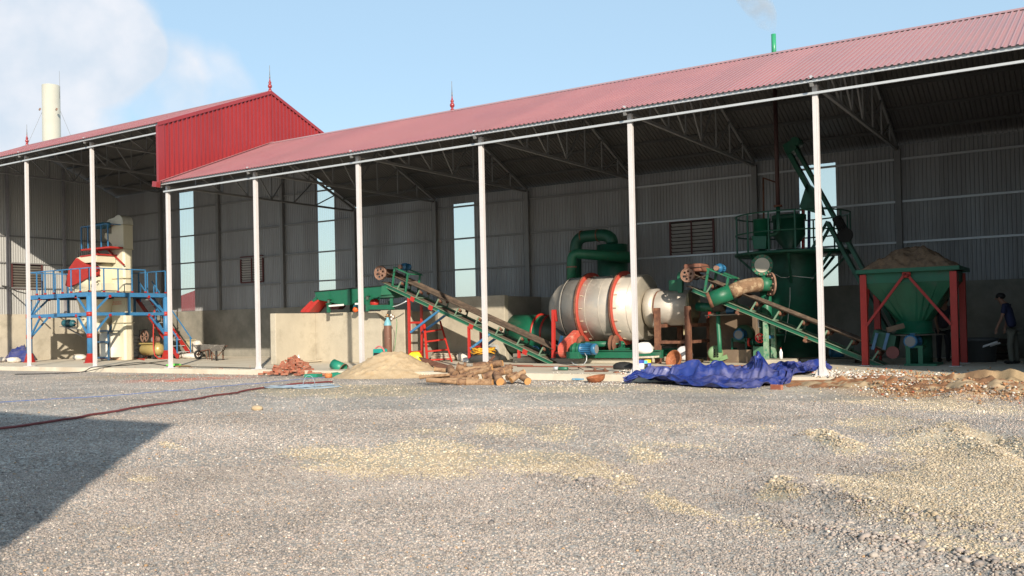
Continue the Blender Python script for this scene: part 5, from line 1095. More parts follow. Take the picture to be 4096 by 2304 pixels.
# ---------------------------------------------------------------- cyclone with ducts
YY = 7.55
cy = T('cyclone', 'dark green dust cyclone with looping duct behind the silver drum', 'cyclone', (px_x(725, 400, YY), YY, 0))
cxx = pd(725, 400, YY).x; rc_ = S(252/2.07/2, pd(725, 400, YY)); ztc = pd(725, 268, YY).z
mb = MB(); mb.lathe((cxx, YY, ztc), (0, 0, -1), [(0, 0), (0, rc_), (1.5, rc_), (2.6, .25), (2.9, .2)], 32); mb.build('cyclone_body', GREEND, cy)
mb = MB()
for s in (-1, 1):
    for u in (-1, 1): mb.bx(cxx+s*.5-.04, cxx+s*.5+.04, YY+u*.5-.04, YY+u*.5+.04, 0, ztc-1.5)
mb.build('stand', GREEND, cy)
Pd = lambda x, y, Y: P(*zz5(x, y), Y=Y)
rp = S(100/2.07/2, pd(420, 220, YY))*.98
up1 = Pd(420, 500, YY-.1); up2 = Pd(421, 300, YY-.1); tp1 = Pd(470, 200, YY-.1); tp2 = Pd(620, 190, YY); 
mb = MB(); pts = [Pd(420, 620, YY), Pd(420, 340, YY)]+elbow(Pd(420, 300, YY), Pd(422, 205, YY), Pd(510, 196, YY), 8)+elbow(Pd(620, 188, YY), Pd(722, 182, YY), Pd(722, 258, YY), 8)
mb.tube(pts, rp, 20); o = mb.build('upper_duct', GREEND, cy)
for x, y, d_ in ((420, 322, (0, 0, 1)), (473, 200, (1, 0, .1)), (606, 189, (1, 0, .05))):
    m2 = MB(); c_ = Pd(x, y, YY); m2.cyl(c_-Vector(d_)*.02, c_+Vector(d_)*.02, rp+.012, n=20); m2.build('duct_seam', RUSTY, o)
YI = 5.9; rq = S(78/2.07/2, pd(390, 480, YI))
mb = MB(); pts = [Pd(385, 585, YI), Pd(385, 420, YI)]+elbow(Pd(387, 385, YI), Pd(392, 335, YI), Pd(450, 342, YI+.15), 8)+[Pd(870, 372, YY-.5)]
mb.tube(pts, [rq]*10+[rq*1.05]*1+[rq*1.25]*1 if len(pts) == 12 else rq, 20); o = mb.build('lower_duct', GREENR, cy)
for x, y in ((386, 452), (384, 578)):
    m2 = MB(); c_ = Pd(x, y, YI); m2.cyl(c_-Vector((0, 0, .025)), c_+Vector((0, 0, .025)), rq+(.015 if y < 500 else .05), n=20); m2.build('duct_ring', RUSTL, o)
# ---------------------------------------------------------------- second conveyor
YC2 = 4.5
h2p = P(2755, 1101, Y=YC2); t2p = P(3570, 1425, Y=YC2-.0); t2p.z = max(.22, t2p.z)
c2, d2, u2, h2, t2 = conveyor('belt_conveyor', 'green belt conveyor rising from under the sand hopper to the burner chamber', h2p, t2p, .6, None, S(57, h2p)/2, idl=8)
mb = MB(); mb.box(h2+Vector((.12, .3, .2)), (.5, .7, .22)); mb.build('head_guard', M('orange rust cover', (.20, .085, .055), .7), c2, .04)
qz = (h2+d2*((P(3070, 1250, Y=YC2).x-h2.x)/d2.x))
lx_ = P(3064, 1380, Y=YC2).x
blk = gs(3090, 1458)
mb = MB(); mb.bx(lx_-.22, lx_+.62, YC2-.12, YC2+.85, 0, .14); one(mb, 'footing', CONC, 'rough concrete footing under the pale green posts of the second conveyor', 'footing', None, .04)
PALEG = M('limewashed green post', (.20, .30, .20), .8, 0, .3, 9, col2=(.04, .20, .11), s2=11, t2=.55, w2=.05, bump=.3)
for k, dy in ((0, .02), (1, .66)):
    mb = MB(); zr = (h2+d2*((lx_+.05-h2.x)/d2.x)).z-.40; mb.bx(lx_-.06, lx_+.06, YC2+dy-.05, YC2+dy+.05, .14, zr-(.02 if k else 0)); mb.build('post', PALEG, c2)
mb = MB(); mb.bar((lx_+.0, YC2+.07, .72), (lx_, YC2+.6, .72), .05, .08); mb.build('tie', BLUEP, c2)
for x in (2975, 3245):
    p = P(x, 1230, Y=YC2); pr = h2+d2*((p.x-h2.x)/d2.x)-u2*.46; mb = MB(); mb.cyl(pr+Vector((0, 0, 0)), pr+Vector((0, .55, 0)), .05, n=12); o = mb.build('return_roller', RUSTL, c2); m2 = MB(); m2.bar(pr+u2*.12-Vector((0, .03, 0)), pr-u2*.02-Vector((0, .03, 0)), .03, .08); m2.build('hanger', RUSTY, o)
for k in range(2):
    x = (3500, 3545)[k]; a = P(x, 1352, Y=YC2-.1); mb = MB(); mb.bar(a+Vector((.05, 0, .12)), a+Vector((-.06, 0, -.28)), .05, .07); mb.build('skirt_stay', M('faded blue', (.06, .14, .25), .6), c2)
mb = MB(); q = [P(x, y, Y=YC2) for x, y in ((3497, 1318), (3585, 1345), (3572, 1418), (3480, 1378))]; mb.prism(q, (0, .6, 0)); mb.build('loading_skirt', GREEND, c2)
mb = MB(); a = P(3570, 1410, Y=YC2-.06); mb.cyl(a, a+Vector((0, .08, 0)), .15, n=22); o = mb.build('tail_pulley', M('red brown pulley', (.16, .045, .04), .6), c2)
# ---------------------------------------------------------------- gas pipes, burner, blowers
z6c = lambda x, y: (2700+x/4.293, 1150+y/4.293)
p6 = lambda x, y, Y: P(*z6c(x, y), Y=Y)
gp = T('gas_pipe', 'thick green gas pipe with rusty elbow between gasifier and burner', 'pipe', (p6(900, 600, 5.9).x, 5.9, 0))
YP = 4.15
r1_ = S(34, P(2890, 1190, Y=YP))*.93
a = p6(580, 220, YP+.05); b2 = p6(960, 80, YP+.25)
mb = MB(); mb.tube([a, b2], r1_, 24); mb.build('green_length', GREEN, gp)
mb = MB(); mb.cyl(a-(b2-a).normalized()*.02, a+(b2-a).normalized()*.07, r1_+.008, n=24); mb.build('burnt_end', RUSTY, gp)
mb = MB(); c_ = p6(1010, 55, YP+.27); pts = [b2+(b2-a).normalized()*.012]+elbow(c_, p6(1220, -50, YP+.55), p6(1450, -50, YP+.95), 8); mb.tube(pts, r1_*.93, 24); mb.build('elbow', M('scorched elbow', (.20, .12, .07), .85, 0, .4, 5, col2=(.38, .28, .18), s2=6, t2=.55, bump=.4), gp)
pe = p6(1450, -50, YP+.95); mb = MB(); mb.cyl(pe-Vector((.0, 0, 0)), pe+Vector((.25, .2, .0)), r1_*.9, n=24); mb.build('green_stub', GREENR, gp)
mb = MB(); fl_ = pe+Vector((.22, .18, 0)); mb.cyl(fl_, fl_+Vector((.04, .035, 0)), r1_*1.55, n=28); mb.build('flange', RUSTL, gp)
mb = MB()
for k in range(10):
    a_r = 2*PI*k/10; dv = Vector((-.62*math.cos(a_r), .78*math.cos(a_r), math.sin(a_r))); mb.cyl(fl_+dv*r1_*1.32-Vector((.03, .025, 0)), fl_+dv*r1_*1.32, .022, n=8)
mb.build('flange_bolts', RUSTL, gp)
# vertical riser with round white inspection glass
vr = S(32, pe); vx = P(3063, 1200, Y=fl_.y+.25); mb = MB(); ztop = P(3063, 1085, Y=vx.y).z
mb.cyl((vx.x, vx.y, .36), (vx.x, vx.y, ztop-.05), vr*.72, n=26); mb.build('riser', GREEN, gp)
gl = P(3050, 1061, Y=vx.y-.1); gl.x = P(3049, 1061, Y=gl.y).x
axg = (CAM-gl); axg.z = 0; axg = Vector((.25, -.97, 0))
mb = MB(); mb.cyl(gl+axg*.05, gl-axg*.5, S(34, gl), n=28); mb.build('tee', GREEN, gp)
mb = MB(); rg = S(42, gl); mb.cyl(gl+axg*.05, gl+axg*.1, rg, n=32); o = mb.build('tee_flange', GREENR, gp)
mb = MB(); mb.cyl(gl+axg*.101, gl+axg*.115, rg*.70, n=32); mb.build('inspection_glass', M('milky glass', (.50, .46, .38), .35, 0, .1), o)
mb = MB(); 
for k in range(12):
    a_r = 2*PI*k/12+.2; dv = Vector((.97*math.cos(a_r), .25*math.cos(a_r), math.sin(a_r))); mb.cyl(gl+axg*.1+dv*rg*.86, gl+axg*.13+dv*rg*.86, .02, n=8)
mb.build('tee_bolts', RUSTL, o)
# burner nozzle pipe
br = T('burner_nozzle', 'green burner pipe with dark wooden damper plugged into the silver chamber', 'burner', (p6(520, 350, 5.2).x, 5.2, 0))
mb = MB(); a, b2 = p6(390, 330, YD-.35), p6(680, 345, YD-.5); rn = S(35/2, a)*1.02; mb.cyl(a, b2, rn, n=22); mb.build('nozzle_pipe', GREEN, br)
mb = MB(); c_ = p6(800, 300, YD-.55); mb.cyl(b2, c_+Vector((.1, 0, 0)), rn*1.25, n=22); mb.build('damper', M('brown black steel', (.06, .045, .035), .7, 0, .3, 5, col2=(.25, .15, .09), s2=5, t2=.6), br)
mb = MB(); c_ = p6(960, 360, YD-.5); mb.box(c_, (.2, .16, .2)); mb.cyl(c_+Vector((-.12, 0, -.05)), c_+Vector((.12, 0, -.05)), .1, n=14); mb.build('blue_actuator', BLUEM, br, .01); mb = MB(); mb.cyl(c_+Vector((0, 0, .1)), c_+Vector((0, 0, .26)), .085, n=14); mb.build('black_cap', DARK, br)
mb = MB(); mb.bar(c_+Vector((-.7, 0, -.18)), c_+Vector((.6, 0, -.16)), .3, .03); mb.build('shelf', CONCG, br)
mb = MB(); a = p6(745, 520, YD-.6); rr_ = S(74/4.293/2, a); mb.tube([p6(742, 420, YD-.55), p6(742, 640, YD-.6), p6(760, 900, YD-.7), p6(770, 1120, YD-.75)], rr_, 16); mb.build('air_pipe', GREENR, br)
# blower
bl = T('blower', 'small pale green centrifugal blower standing on the floor', 'blower', gs(2858, 1452)); bb = gs(2860, 1452); PALE = M('pale green enamel', (.16, .27, .13), .4)
cb_ = P(2860, 1412, Y=bb.y); mb = MB(); rb_ = S(30, cb_); axb = Vector((.55, -.83, 0)); mb.lathe(cb_-axb*.02, axb, [(0, 0), (0, rb_*.8), (.02, rb_), (.10, rb_), (.12, rb_*.85), (.14, rb_*.45), (.14, 0)], 26); mb.build('volute', PALE, bl)
mb = MB()
for k in range(4):
    for j in range(2): mb.box(cb_+axb*.142+Vector((.045*(j-.5)*2*.83, .045*(j-.5)*2*.55, .09-.06*k)), (.03, .03, .04))
mb.build('grille_slots', DARK, bl)
mb = MB(); mb.cyl(cb_-axb*.02, cb_-axb*.28, .1, n=16); mb.build('blower_motor', PALE, bl)
mb = MB(); mb.prism([(cb_.x-.14, bb.y-.06, 0), (cb_.x+.14, bb.y-.06, 0), (cb_.x+.1, bb.y-.06, .22), (cb_.x-.1, bb.y-.06, .22)], (0, .12, 0)); mb.build('foot', PALE, bl)
mb = MB(); mb.bar(cb_+Vector((.1, .05, -.18)), cb_+Vector((.32, .1, -.1)), .12, .12); mb.build('outlet', PALE, bl)
# brown furnace block
fb = T('furnace_block', 'dark brown rendered furnace block behind the green air pipe', 'furnace', (p6(1000, 800, 6.5).x, 6.5, 0))
FBM = M('sooty brown render', (.16, .115, .08), .9, 0, .2, 2, col2=(.27, .20, .13), s2=1.4, t2=.58)
a, b2 = p6(592, 1000, 6.4), p6(1410, 1000, 6.4); zt_ = p6(900, 445, 6.4).z; mb = MB(); mb.bx(a.x, b2.x, 6.4, 7.8, 0, zt_); mb.build('block', FBM, fb, .02)
mb = MB(); mb.bar(p6(1120, 430, 6.5), p6(1340, 425, 6.5), .3, .06); mb.build('cap_board', CONC, fb)
mb = MB(); c_ = p6(1285, 410, 6.5); mb.lathe(c_, (.3, -1, 0), [(0, 0), (0, .13), (.12, .13), (.12, 0)], 20); mb.build('orange_disc', M('orange', (.6, .12, .03), .5), fb)
fan = T('fan_unit', 'round green fan casing with small blue motor in front of the furnace block', 'fan', (p6(1170, 1000, 6.0).x, 6.0, 0))
mb = MB(); c_ = p6(1170, 805, 6.05); rf_ = S(330/4.293/2, c_); mb.lathe(c_+Vector((0, .25, 0)), (0, -1, 0), [(0, 0), (0, rf_), (.22, rf_), (.24, rf_*.96), (.24, 0)], 40); mb.build('casing', M('mid green casing', (.05, .14, .07), .5), fan)
motor('fan_motor', c_+Vector((.02, -.3, 0)), (0, 1, 0), .16, .3, BLUEM, fan)
mb = MB(); zf_ = c_.z; a = p6(1200, 1010, 5.7)
for s in (-.2, .2): mb.bar((c_.x+s, 5.7, .36), (c_.x+s, 5.7, zf_-.1), .05); mb.bar((c_.x+s, 5.7, .38), (c_.x+s, 6.0, .38), .05)
mb.bar((c_.x-.2, 5.7, zf_-.14), (c_.x+.2, 5.7, zf_-.14), .05, .1); mb.build('fan_stand', GREEND, fan)
mb = MB(); mb.bx(c_.x-.4, c_.x+.42, 5.45, 6.3, 0, .36); mb.build('fan_base', FBM, fan)
vv = T('valve_assembly', 'green valve with red handwheel on the low green box', 'valve', (p6(1450, 1000, 5.4).x, 5.4, 0))
a, b2 = p6(1345, 1300, 5.2), p6(1700, 1300, 5.2); zt_ = p6(1400, 1015, 5.2).z; mb = MB(); mb.bx(a.x, b2.x, 5.2, 6.0, 0, zt_); mb.build('green_box', M('dusty green box', (.07, .19, .11), .6, 0, .2, 2), vv, .008)
wc = p6(1460, 868, 5.25); mb = MB(); mb.lathe(wc, (.2, -1, 0), [(-.015, .10), (-.015, .13), (.015, .13), (.015, .10), (-.015, .10)], 24)
for k in range(6): mb.bar(wc, wc+Vector((.11*math.cos(k*PI/3), 0, .11*math.sin(k*PI/3))), .022, .022, up=(0, 1, 0))
mb.cyl(wc, wc+Vector((0, -.03, 0)), .03, n=10); mb.build('handwheel', M('signal red', (.75, .03, .03), .4), vv)
mb = MB(); mb.cyl(wc, wc+Vector((0, .25, 0)), .02, n=8); b_ = wc+Vector((0, .3, -.12)); mb.cyl(b_-Vector((.35, 0, 0)), b_+Vector((.25, 0, 0)), .075, n=16); mb.cyl(b_, b_+Vector((0, 0, .2)), .06, n=12)
for s in (-.28, -.1, .14): mb.cyl(b_+Vector((s, 0, 0)), b_+Vector((s+.03, 0, 0)), .12, n=16)
mb.build('valve_body', GREEND, vv)
mb = MB(); mb.cyl(b_-Vector((.37, 0, 0)), b_-Vector((.42, 0, 0)), .12, n=16); mb.build('red_flange', REDORANGE, vv)
mb = MB(); mb.tube([p6(1468, 400, 5.4), p6(1475, 820, 5.4)], .04, 10); mb.build('green_pipe', GREEN, vv); mb = MB(); mb.tube([p6(1425, 400, 5.35), p6(1440, 680, 5.35), p6(1480, 690, 5.35)], .022, 8); mb.build('white_pipe', WHITEM, vv)
mb = MB(); bk = gs(3003, 1446); mb.lathe((bk.x, bk.y, 0), (0, 0, 1), [(0, 0), (0, .11), (.28, .14), (.28, .13), (.02, .1)], 18); one(mb, 'bucket', M('grimy bucket', (.25, .23, .19), .6), 'small grimy bucket left of the dusty green box', 'bucket')
# ---------------------------------------------------------------- gasifier
gx0 = P(3178, 1300, Y=7.25); GXc, GYc = gx0.x, 7.25; rG = S(195/2, gx0); PZ = P(3180, 1013, Y=GYc).z
GF = T('gasifier', 'tall dark green gasifier tank with round railed platform and chimney pipe', 'tank', (GXc, GYc, 0))
mb = MB(); mb.lathe((GXc, GYc, .1), (0, 0, 1), [(0, rG*1.02), (.62, rG*1.02), (.62, rG*1.05), (.65, rG*1.05), (.65, rG), (PZ-.12, rG)], 48); mb.build('tank', GREEND, GF)
mb = MB(); mb.lathe((GXc, GYc, .0), (0, 0, 1), [(0, rG*1.35), (.1, rG*1.35), (.1, 0)], 40); mb.build('tank_base', FBM, GF)
RP = S(238, gx0)*.95; mb = MB(); mb.lathe((GXc, GYc, PZ-.06), (0, 0, 1), [(0, 0), (0, RP), (.07, RP), (.07, 0)], 48); mb.build('platform', GREEND, GF)
mb = MB()
for zz2 in (.55, 1.08):
    mb.tube([(GXc+(RP-.04)*math.cos(a), GYc+(RP-.04)*math.sin(a), PZ+zz2) for a in [2*PI*i/48 for i in range(49)]], .022, 6, caps=False)
for k in range(14):
    a = 2*PI*k/14+.1; mb.bar((GXc+(RP-.04)*math.cos(a), GYc+(RP-.04)*math.sin(a), PZ), (GXc+(RP-.04)*math.cos(a), GYc+(RP-.04)*math.sin(a), PZ+1.08), .04)
mb.build('guard_rail', GREEND, GF)
for k in range(8):
    a = 2*PI*k/8+.2; dv = Vector((math.cos(a), math.sin(a), 0)); cc_ = Vector((GXc, GYc, 0)); mb = MB(); mb.bar(cc_+dv*(RP-.1)+Vector((0, 0, PZ-.07)), cc_+dv*(rG+.02)+Vector((0, 0, PZ-.85)), .06); mb.build('platform_brace', GREEND, GF)
HB = Vector((P(3156, 900, Y=GYc).x, GYc, 0)); rH = S(62, HB); zht = P(3156, 862, Y=GYc).z; zhb = P(3156, 944, Y=GYc).z
mb = MB(); mb.lathe((HB.x, GYc, zht), (0, 0, -1), [(0, 0), (0, rH*1.08), (.14, rH*1.08), (.14, rH), (zht-zhb, rH), (zht-zhb+.36, rH*.42), (zht-PZ, rH*.75)], 32); mb.build('feed_hopper', GREEND, GF)
mb = MB(); mb.bx(HB.x-.3, HB.x+.3, GYc-.3, GYc+.3, zhb-.42, zhb-.38); mb.build('hopper_flange', DARK, GF)
TB = Vector((P(3048, 950, Y=GYc-.9).x, GYc-.9, 0)); rT = S(33, TB); zt1_ = P(3048, 877, Y=TB.y).z; zt2_ = P(3048, 995, Y=TB.y).z
mb = MB(); mb.lathe((TB.x, TB.y, zt1_), (0, 0, -1), [(0, 0), (0, rT*1.05), (.03, rT*1.05), (.03, rT), (zt1_-zt2_, rT), (zt1_-zt2_+.02, 0)], 26); mb.build('side_tank', GREEN, GF)
mb = MB(); mb.prism([P(x, y, Y=TB.y-rT-.02) for x, y in ((3006, 944), (3066, 944), (3062, 996), (3016, 996))], (0, .25, 0)); mb.build('side_box', GREEN, GF)
mb = MB(); mb.cyl((TB.x, TB.y, zt2_), (TB.x, TB.y, PZ-.3), .09, n=14); mb.build('side_neck', GREEND, GF)
ys_ = GYc-.75; r_s = S(16.5/2, P(3110, 800, Y=ys_))
pb = P(3112, 920, Y=ys_); zroof = 7.1; topz = P(3090, 137, Y=ys_).z; sx = P(3112, 825, Y=ys_).x
YSN = 5.9
sx = P(3112, 825, Y=YSN).x; sz0 = P(3112, 825, Y=YSN).z; topz = P(3093, 137, Y=YSN).z
mb = MB(); mb.cyl((sx, YSN, sz0), (P(3098, 300, Y=YSN).x, YSN, P(3098, 250, Y=YSN).z), r_s*1.0, n=18); mb.build('chimney_pipe', M('red brown pipe', (.05, .02, .02), .6, 0, .2), GF)
mb = MB(); mb.tube([(sx, YSN, sz0), (sx, YSN, P(3112, 905, Y=YSN).z)]+elbow((sx, YSN, P(3112, 915, Y=YSN).z), (sx, YSN, P(3112, 936, Y=YSN).z), (sx-.25, YSN+.1, P(3090, 938, Y=YSN).z), 6)+[(TB.x+rT*.5, TB.y, P(3090, 938, Y=YSN).z)], r_s*.95, 16); mb.build('chimney_bend', GREEND, GF)
mb = MB(); mb.cyl((sx, YSN, sz0-.02), (sx, YSN, sz0+.03), r_s*2, n=18); mb.build('pipe_flange', RUSTY, GF)
mb = MB(); xb_, zb2 = P(3098, 300, Y=YSN).x, P(3098, 250, Y=YSN).z; mb.cyl((xb_, YSN, zb2), (P(3094, 140, Y=YSN).x, YSN, topz), r_s*1.1, n=20); mb.build('chimney_top', M('bright green pipe', (.03, .27, .13), .35, 0, .1), GF)
# rope hanging down
mb = MB(); yr_ = GYc-rG-.02; mb.tube([P(x, y, Y=yr_) for x, y in ((3160, 1150), (3160, 1200), (3150, 1290), (3138, 1370))], .008, 5); mb.tube([P(x, y, Y=yr_) for x, y in ((3098, 1095), (3125, 1110), (3150, 1110), (3165, 1103), (3210, 1108), (3255, 1112))], .008, 5); mb.build('rope', WHITEM, GF)
mb = MB(); c_ = P(3127, 1318, Y=GYc-rG); mb.lathe(c_, (-.2, -1, 0), [(0, .09), (0, .11), (.02, .11), (.02, .09), (0, .09)], 18); mb.bar(c_-Vector((.1, 0, 0)), c_+Vector((.1, 0, 0)), .02); mb.build('small_handwheel', DARK, GF)
# post legs standing on platform under the skip chute
mb = MB(); a, b2 = P(3213, 830, Y=GYc+.2), P(3213, 1008, Y=GYc+.2); mb.bar(a, b2, .08); mb.build('red_post', REDP, GF); mb = MB(); a, b2 = P(3236, 838, Y=GYc+.2), P(3236, 1008, Y=GYc+.2); mb.bar(a, b2, .07); mb.build('blue_post', M('navy post', (.02, .02, .12), .5), GF)
mb = MB(); a = P(3012, 730, Y=8.2); b2 = P(3025, 880, Y=8.2)
mb.cyl(P(3053, 710, Y=8.3), P(3055, 880, Y=8.3), .03, n=8); mb.cyl(P(3053, 712, Y=8.3), P(3105, 730, Y=8.3), .02, n=8); mb.build('vent_pipe', RUSTY, GF)
# ---------------------------------------------------------------- inclined skip hoist
sk = T('inclined_elevator', 'dark green inclined elevator reaching up from behind the hopper to the roof', 'elevator', (P(3430, 1090, Y=6.6).x, 6.6, 0))
YE = 6.7; t0 = P(3163, 585, Y=YE); t1 = P(3440, 1085, Y=YE); t2_ = t0+(t1-t0)*1.38; t2_ = t1+(t1-t0)*.42
dd = (t1-t0).normalized(); uu = Vector((0, 1, 0)).cross(dd); uu = uu if uu.z > 0 else -uu; wE = .2
mb = MB(); mb.bar(t0+uu*.10, t2_+uu*.10, .3, .09, up=uu); mb.build('upper_trough', GREEND, sk)
mb = MB(); mb.bar(t0-uu*.12, t0+(t1-t0)*.46-uu*.12, .3, .12, up=uu); mb.bar(t0+(t1-t0)*.60-uu*.12, t2_-uu*.12, .3, .09, up=uu); mb.build('lower_trough', GREEND, sk)
mb = MB(); mb.box(t0+dd*.06, (.3, .45, .3), R=Matrix((dd, Vector((0, 1, 0)), uu)).transposed()); mb.cyl(t0+uu*.2-Vector((0, .25, 0)), t0+uu*.2+Vector((0, .25, 0)), .12, n=16); mb.build('head', GREEND, sk)
mb = MB(); q = [P(x, y, Y=YE-.15) for x, y in ((3227, 732), (3262, 760), (3290, 860), (3215, 838), (3196, 830))]; mb.prism(q, (0, .35, 0)); mb.build('discharge_hood', GREEND, sk)
motor('hoist_motor', P(3362, 900, Y=YE-.1), dd, .13, .5, DARK, sk)
mb = MB(); c_ = P(3380, 940, Y=YE-.2); mb.cyl(c_, c_+Vector((0, .06, 0)), .2, n=20); mb.build('hoist_pulley', DARK, sk)
for x0, y0_, x1, y1_ in ((3310, 885, 3240, 1010), (3322, 905, 3262, 1010)):
    mb = MB(); mb.bar(P(x0, y0_, Y=YE+.1), P(x1, y1_, Y=YE+.1), .07); mb.build('hoist_strut', GREEND, sk)
# ---------------------------------------------------------------- sand hopper
z7_ = lambda x, y: (3300+x/1.811, 900+y/1.811)
HX0, HX1 = P(*z7_(290, 1020), Z=0), P(*z7_(945, 1020), Z=0); YF = 4.4; hx0 = P(*z7_(292, 900), Y=YF).x; hx1 = P(*z7_(945, 900), Y=YF).x; dY = 1.55
hz1 = P(*z7_(600, 318), Y=YF).z; print('hopper', HX0, HX1, hx0, hx1, hz1)
ho = T('sand_hopper', 'large square green hopper on four red legs', 'hopper', ((hx0+hx1)/2, YF+dY/2, 0))
for k, (x, y) in enumerate(((hx0, YF), (hx1, YF), (hx1, YF+dY), (hx0, YF+dY))):
    mb = MB(); mb.bx(x-.075, x+.075, y-.075, y+.075, .012, hz1-.1); o = mb.build('leg', REDORANGE, ho, .006)
    m2 = MB(); m2.bx(x-.13, x+.13, y-.13, y+.13, 0, .012); m2.build('foot_plate', STEELW, o)
cxh, cyh = (hx0+hx1)/2, YF+dY/2; e = .16
def frus(x0, x1, y0, y1, z0, X0_, X1_, Y0_, Y1_, z1):
    return [(x0, y0, z0), (x1, y0, z0), (x1, y1, z0), (x0, y1, z0), (X0_, Y0_, z1), (X1_, Y0_, z1), (X1_, Y1_, z1), (X0_, Y1_, z1)]
mb = MB(); zc1 = hz1-.32; zc2 = P(*z7_(640, 700), Y=YF+.5).z; nq = 24
# square to round transition
def sq(i, n):
    a = 2*PI*(i+.5)/n-PI*.75; c_, s_2 = math.cos(a), math.sin(a); k = 1/max(abs(c_), abs(s_2)); return c_*k, s_2*k, c_, s_2
n = 32; hwx, hwy = (hx1-hx0)/2+.0, dY/2; rr0 = .40
A = []; Bq = []
for i in range(n):
    a = 2*PI*i/n+PI/4; c_, s_2 = math.cos(a), math.sin(a); k = 1/max(abs(c_), abs(s_2)); A.append((cxh+c_*k*hwx, cyh+s_2*k*hwy, zc1)); Bq.append((cxh+c_*rr0, cyh+s_2*rr0, zc2))
mb.add(A+Bq, [(i, n+i, n+(i+1) % n, (i+1) % n) for i in range(n)]); mb.build('cone', GREEN, ho)
mb = MB()
for s in (0, 1):
    mb.bx(hx0-e, hx1+e, (YF-e, YF+dY+e-.02)[s], (YF-e+.02, YF+dY+e)[s], hz1-.07, hz1+.02); mb.bx((hx0-e, hx1+e-.02)[s], (hx0-e+.02, hx1+e)[s], YF-e, YF+dY+e, hz1-.068, hz1+.021)
mb.bx(hx0-e+.001, hx1+e-.001, YF-e+.021, YF-.0, hz1-.075, hz1-.065)
mb.build('rim', GREEN, ho)
mb = MB()
for (x0_, x1_, y0_, y1_) in ((hx0, hx1, YF-.02, YF), (hx0, hx1, YF+dY, YF+dY+.02), (hx0-.02, hx0, YF, YF+dY), (hx1, hx1+.02, YF, YF+dY)): mb.bx(x0_, x1_, y0_, y1_, zc1, hz1-.065)
mb.build('collar', GREEN, ho)
mb = MB(); mb.lathe((cxh, cyh, zc2), (0, 0, -1), [(0, rr0), (0, rr0+.02), (.26, rr0+.02), (.26, rr0+.06), (.3, rr0+.06), (.3, 0)], 32); mb.build('throat', GREEN, ho)
for s in (-1, 1):
    mb = MB(); mb.bar((cxh-.02, YF-.09, hz1-.10), (hx0+.06 if s < 0 else hx1-.06, YF-.09, hz1-1.35), .06, .06); mb.build('brace', REDP, ho)
    mb = MB(); xx = hx0 if s < 0 else hx1
    mb.bar((xx, YF+.05, hz1-1.3), (xx, YF+dY/2, hz1-.15), .05, .05); mb.build('brace', REDP, ho)
mb = MB(); mb.lathe((cxh, YF-.1, hz1-.12), (0, -1, 0), [(0, 0), (0, .10), (.02, .10), (.02, 0)], 12); mb.build('gusset', REDP, ho)
# sand inside
n1, n2 = 90, 66; sx_ = np.linspace(hx0-e+.03, hx1+e-.03, n1); sy_ = np.linspace(YF-e+.03, YF+dY+e-.03, n2); GX2, GY2 = np.meshgrid(sx_, sy_)
u_ = np.abs((GX2-cxh)/(hwx+e)); v_ = np.abs((GY2-cyh)/(hwy+e)); pk_ = np.clip(1-np.maximum(u_**1.0, v_**1.3), 0, 1)
zz_ = hz1-.06+.62*np.minimum(pk_*1.25, .72+.25*pk_)+(fbm(GX2, GY2, 4, 4, 77)-.5)*.12*np.clip(pk_*5, 0, 1)
zz_ += (fbm(GX2, GY2, 7, 4, 79)-.5)*.16*np.clip(pk_*6, 0, 1)
ii = np.arange(n1*n2).reshape(n2, n1); me = npmesh('sand_load', np.stack([GX2, GY2, zz_], -1).reshape(-1, 3), np.stack([ii[:-1, :-1], ii[:-1, 1:], ii[1:, 1:], ii[1:, :-1]], -1).reshape(-1, 4), [M('damp brown sand', (.24, .16, .10), .95, 0, .25, 3, col2=(.15, .10, .065), s2=4, t2=.52, bump=.6, bs=25)])
# close the underside so the heap is solid
o = bpy.data.objects.new('sand_load', me); C.objects.link(o); tag(o, 'mound of damp brown sand heaped in the green hopper', 'sand heap')
# feeder under the hopper
fd = T('rotary_feeder', 'green feeder stand with blue motor under the hopper throat', 'feeder', (cxh, YF+.2, 0))
zpt = P(*z7_(640, 775), Y=YF).z; pf = lambda x, y, Y=YF+.05: P(*z7_(x, y), Y=Y)
a, b2 = pf(450, 775), pf(845, 775); mb = MB(); mb.lathe((cxh, cyh, zc2-.33), (0, 0, 1), [(0, 0), (0, .85*(b2.x-a.x)/1.5), (.015, .85*(b2.x-a.x)/1.5), (.015, 0)], 36); mb.build('turntable', M('worn plate', (.2, .18, .15), .5, .3), fd)
mb = MB(); a, b2 = pf(583, 890), pf(712, 890); zt_ = a.z
for x in (a.x+.06, b2.x-.06): mb.bar((x, YF+.05, .05), (x, YF+.05, zt_), .1, .1); mb.bar((x, YF+.75, .05), (x, YF+.75, zt_), .1, .1)
mb.bx(a.x, b2.x, YF, YF+.8, zt_, zt_+.05); mb.bx(a.x-.02, b2.x+.3, YF-.05, YF+1.0, .0, .05); mb.build('feeder_stand', GREEN, fd)
mb = MB(); mb.cyl((cxh+.1, cyh, .05), (cxh+.1, cyh, zc2-.34), .3, n=22); mb.build('gear_column', GREEND, fd)
mc_ = pf(640, 842, YF+.25); motor('feeder_motor', mc_+Vector((0, -.05, 0)), (.15, 1, 0), .17, .42, BLUEM, fd); mb = MB(); mb.lathe(mc_+Vector((.06, .2, .0)), (.15, 1, 0), [(0, .15), (.1, .18), (.25, .18), (.25, 0)], 20); mb.build('gear_case', GREEN, fd)
mb = MB(); a = pf(450, 760); mb.bar(a, a+Vector((.35, .15, .1)), .15, .12); mb.build('gate_bracket', M('sandy steel', (.14, .10, .07), .8), fd)
# ---------------------------------------------------------------- yard heaps
def heap(name, pts_out, peak, zb, mat, label, cat, hfun, n=70, m=40, kind=None):
    return None
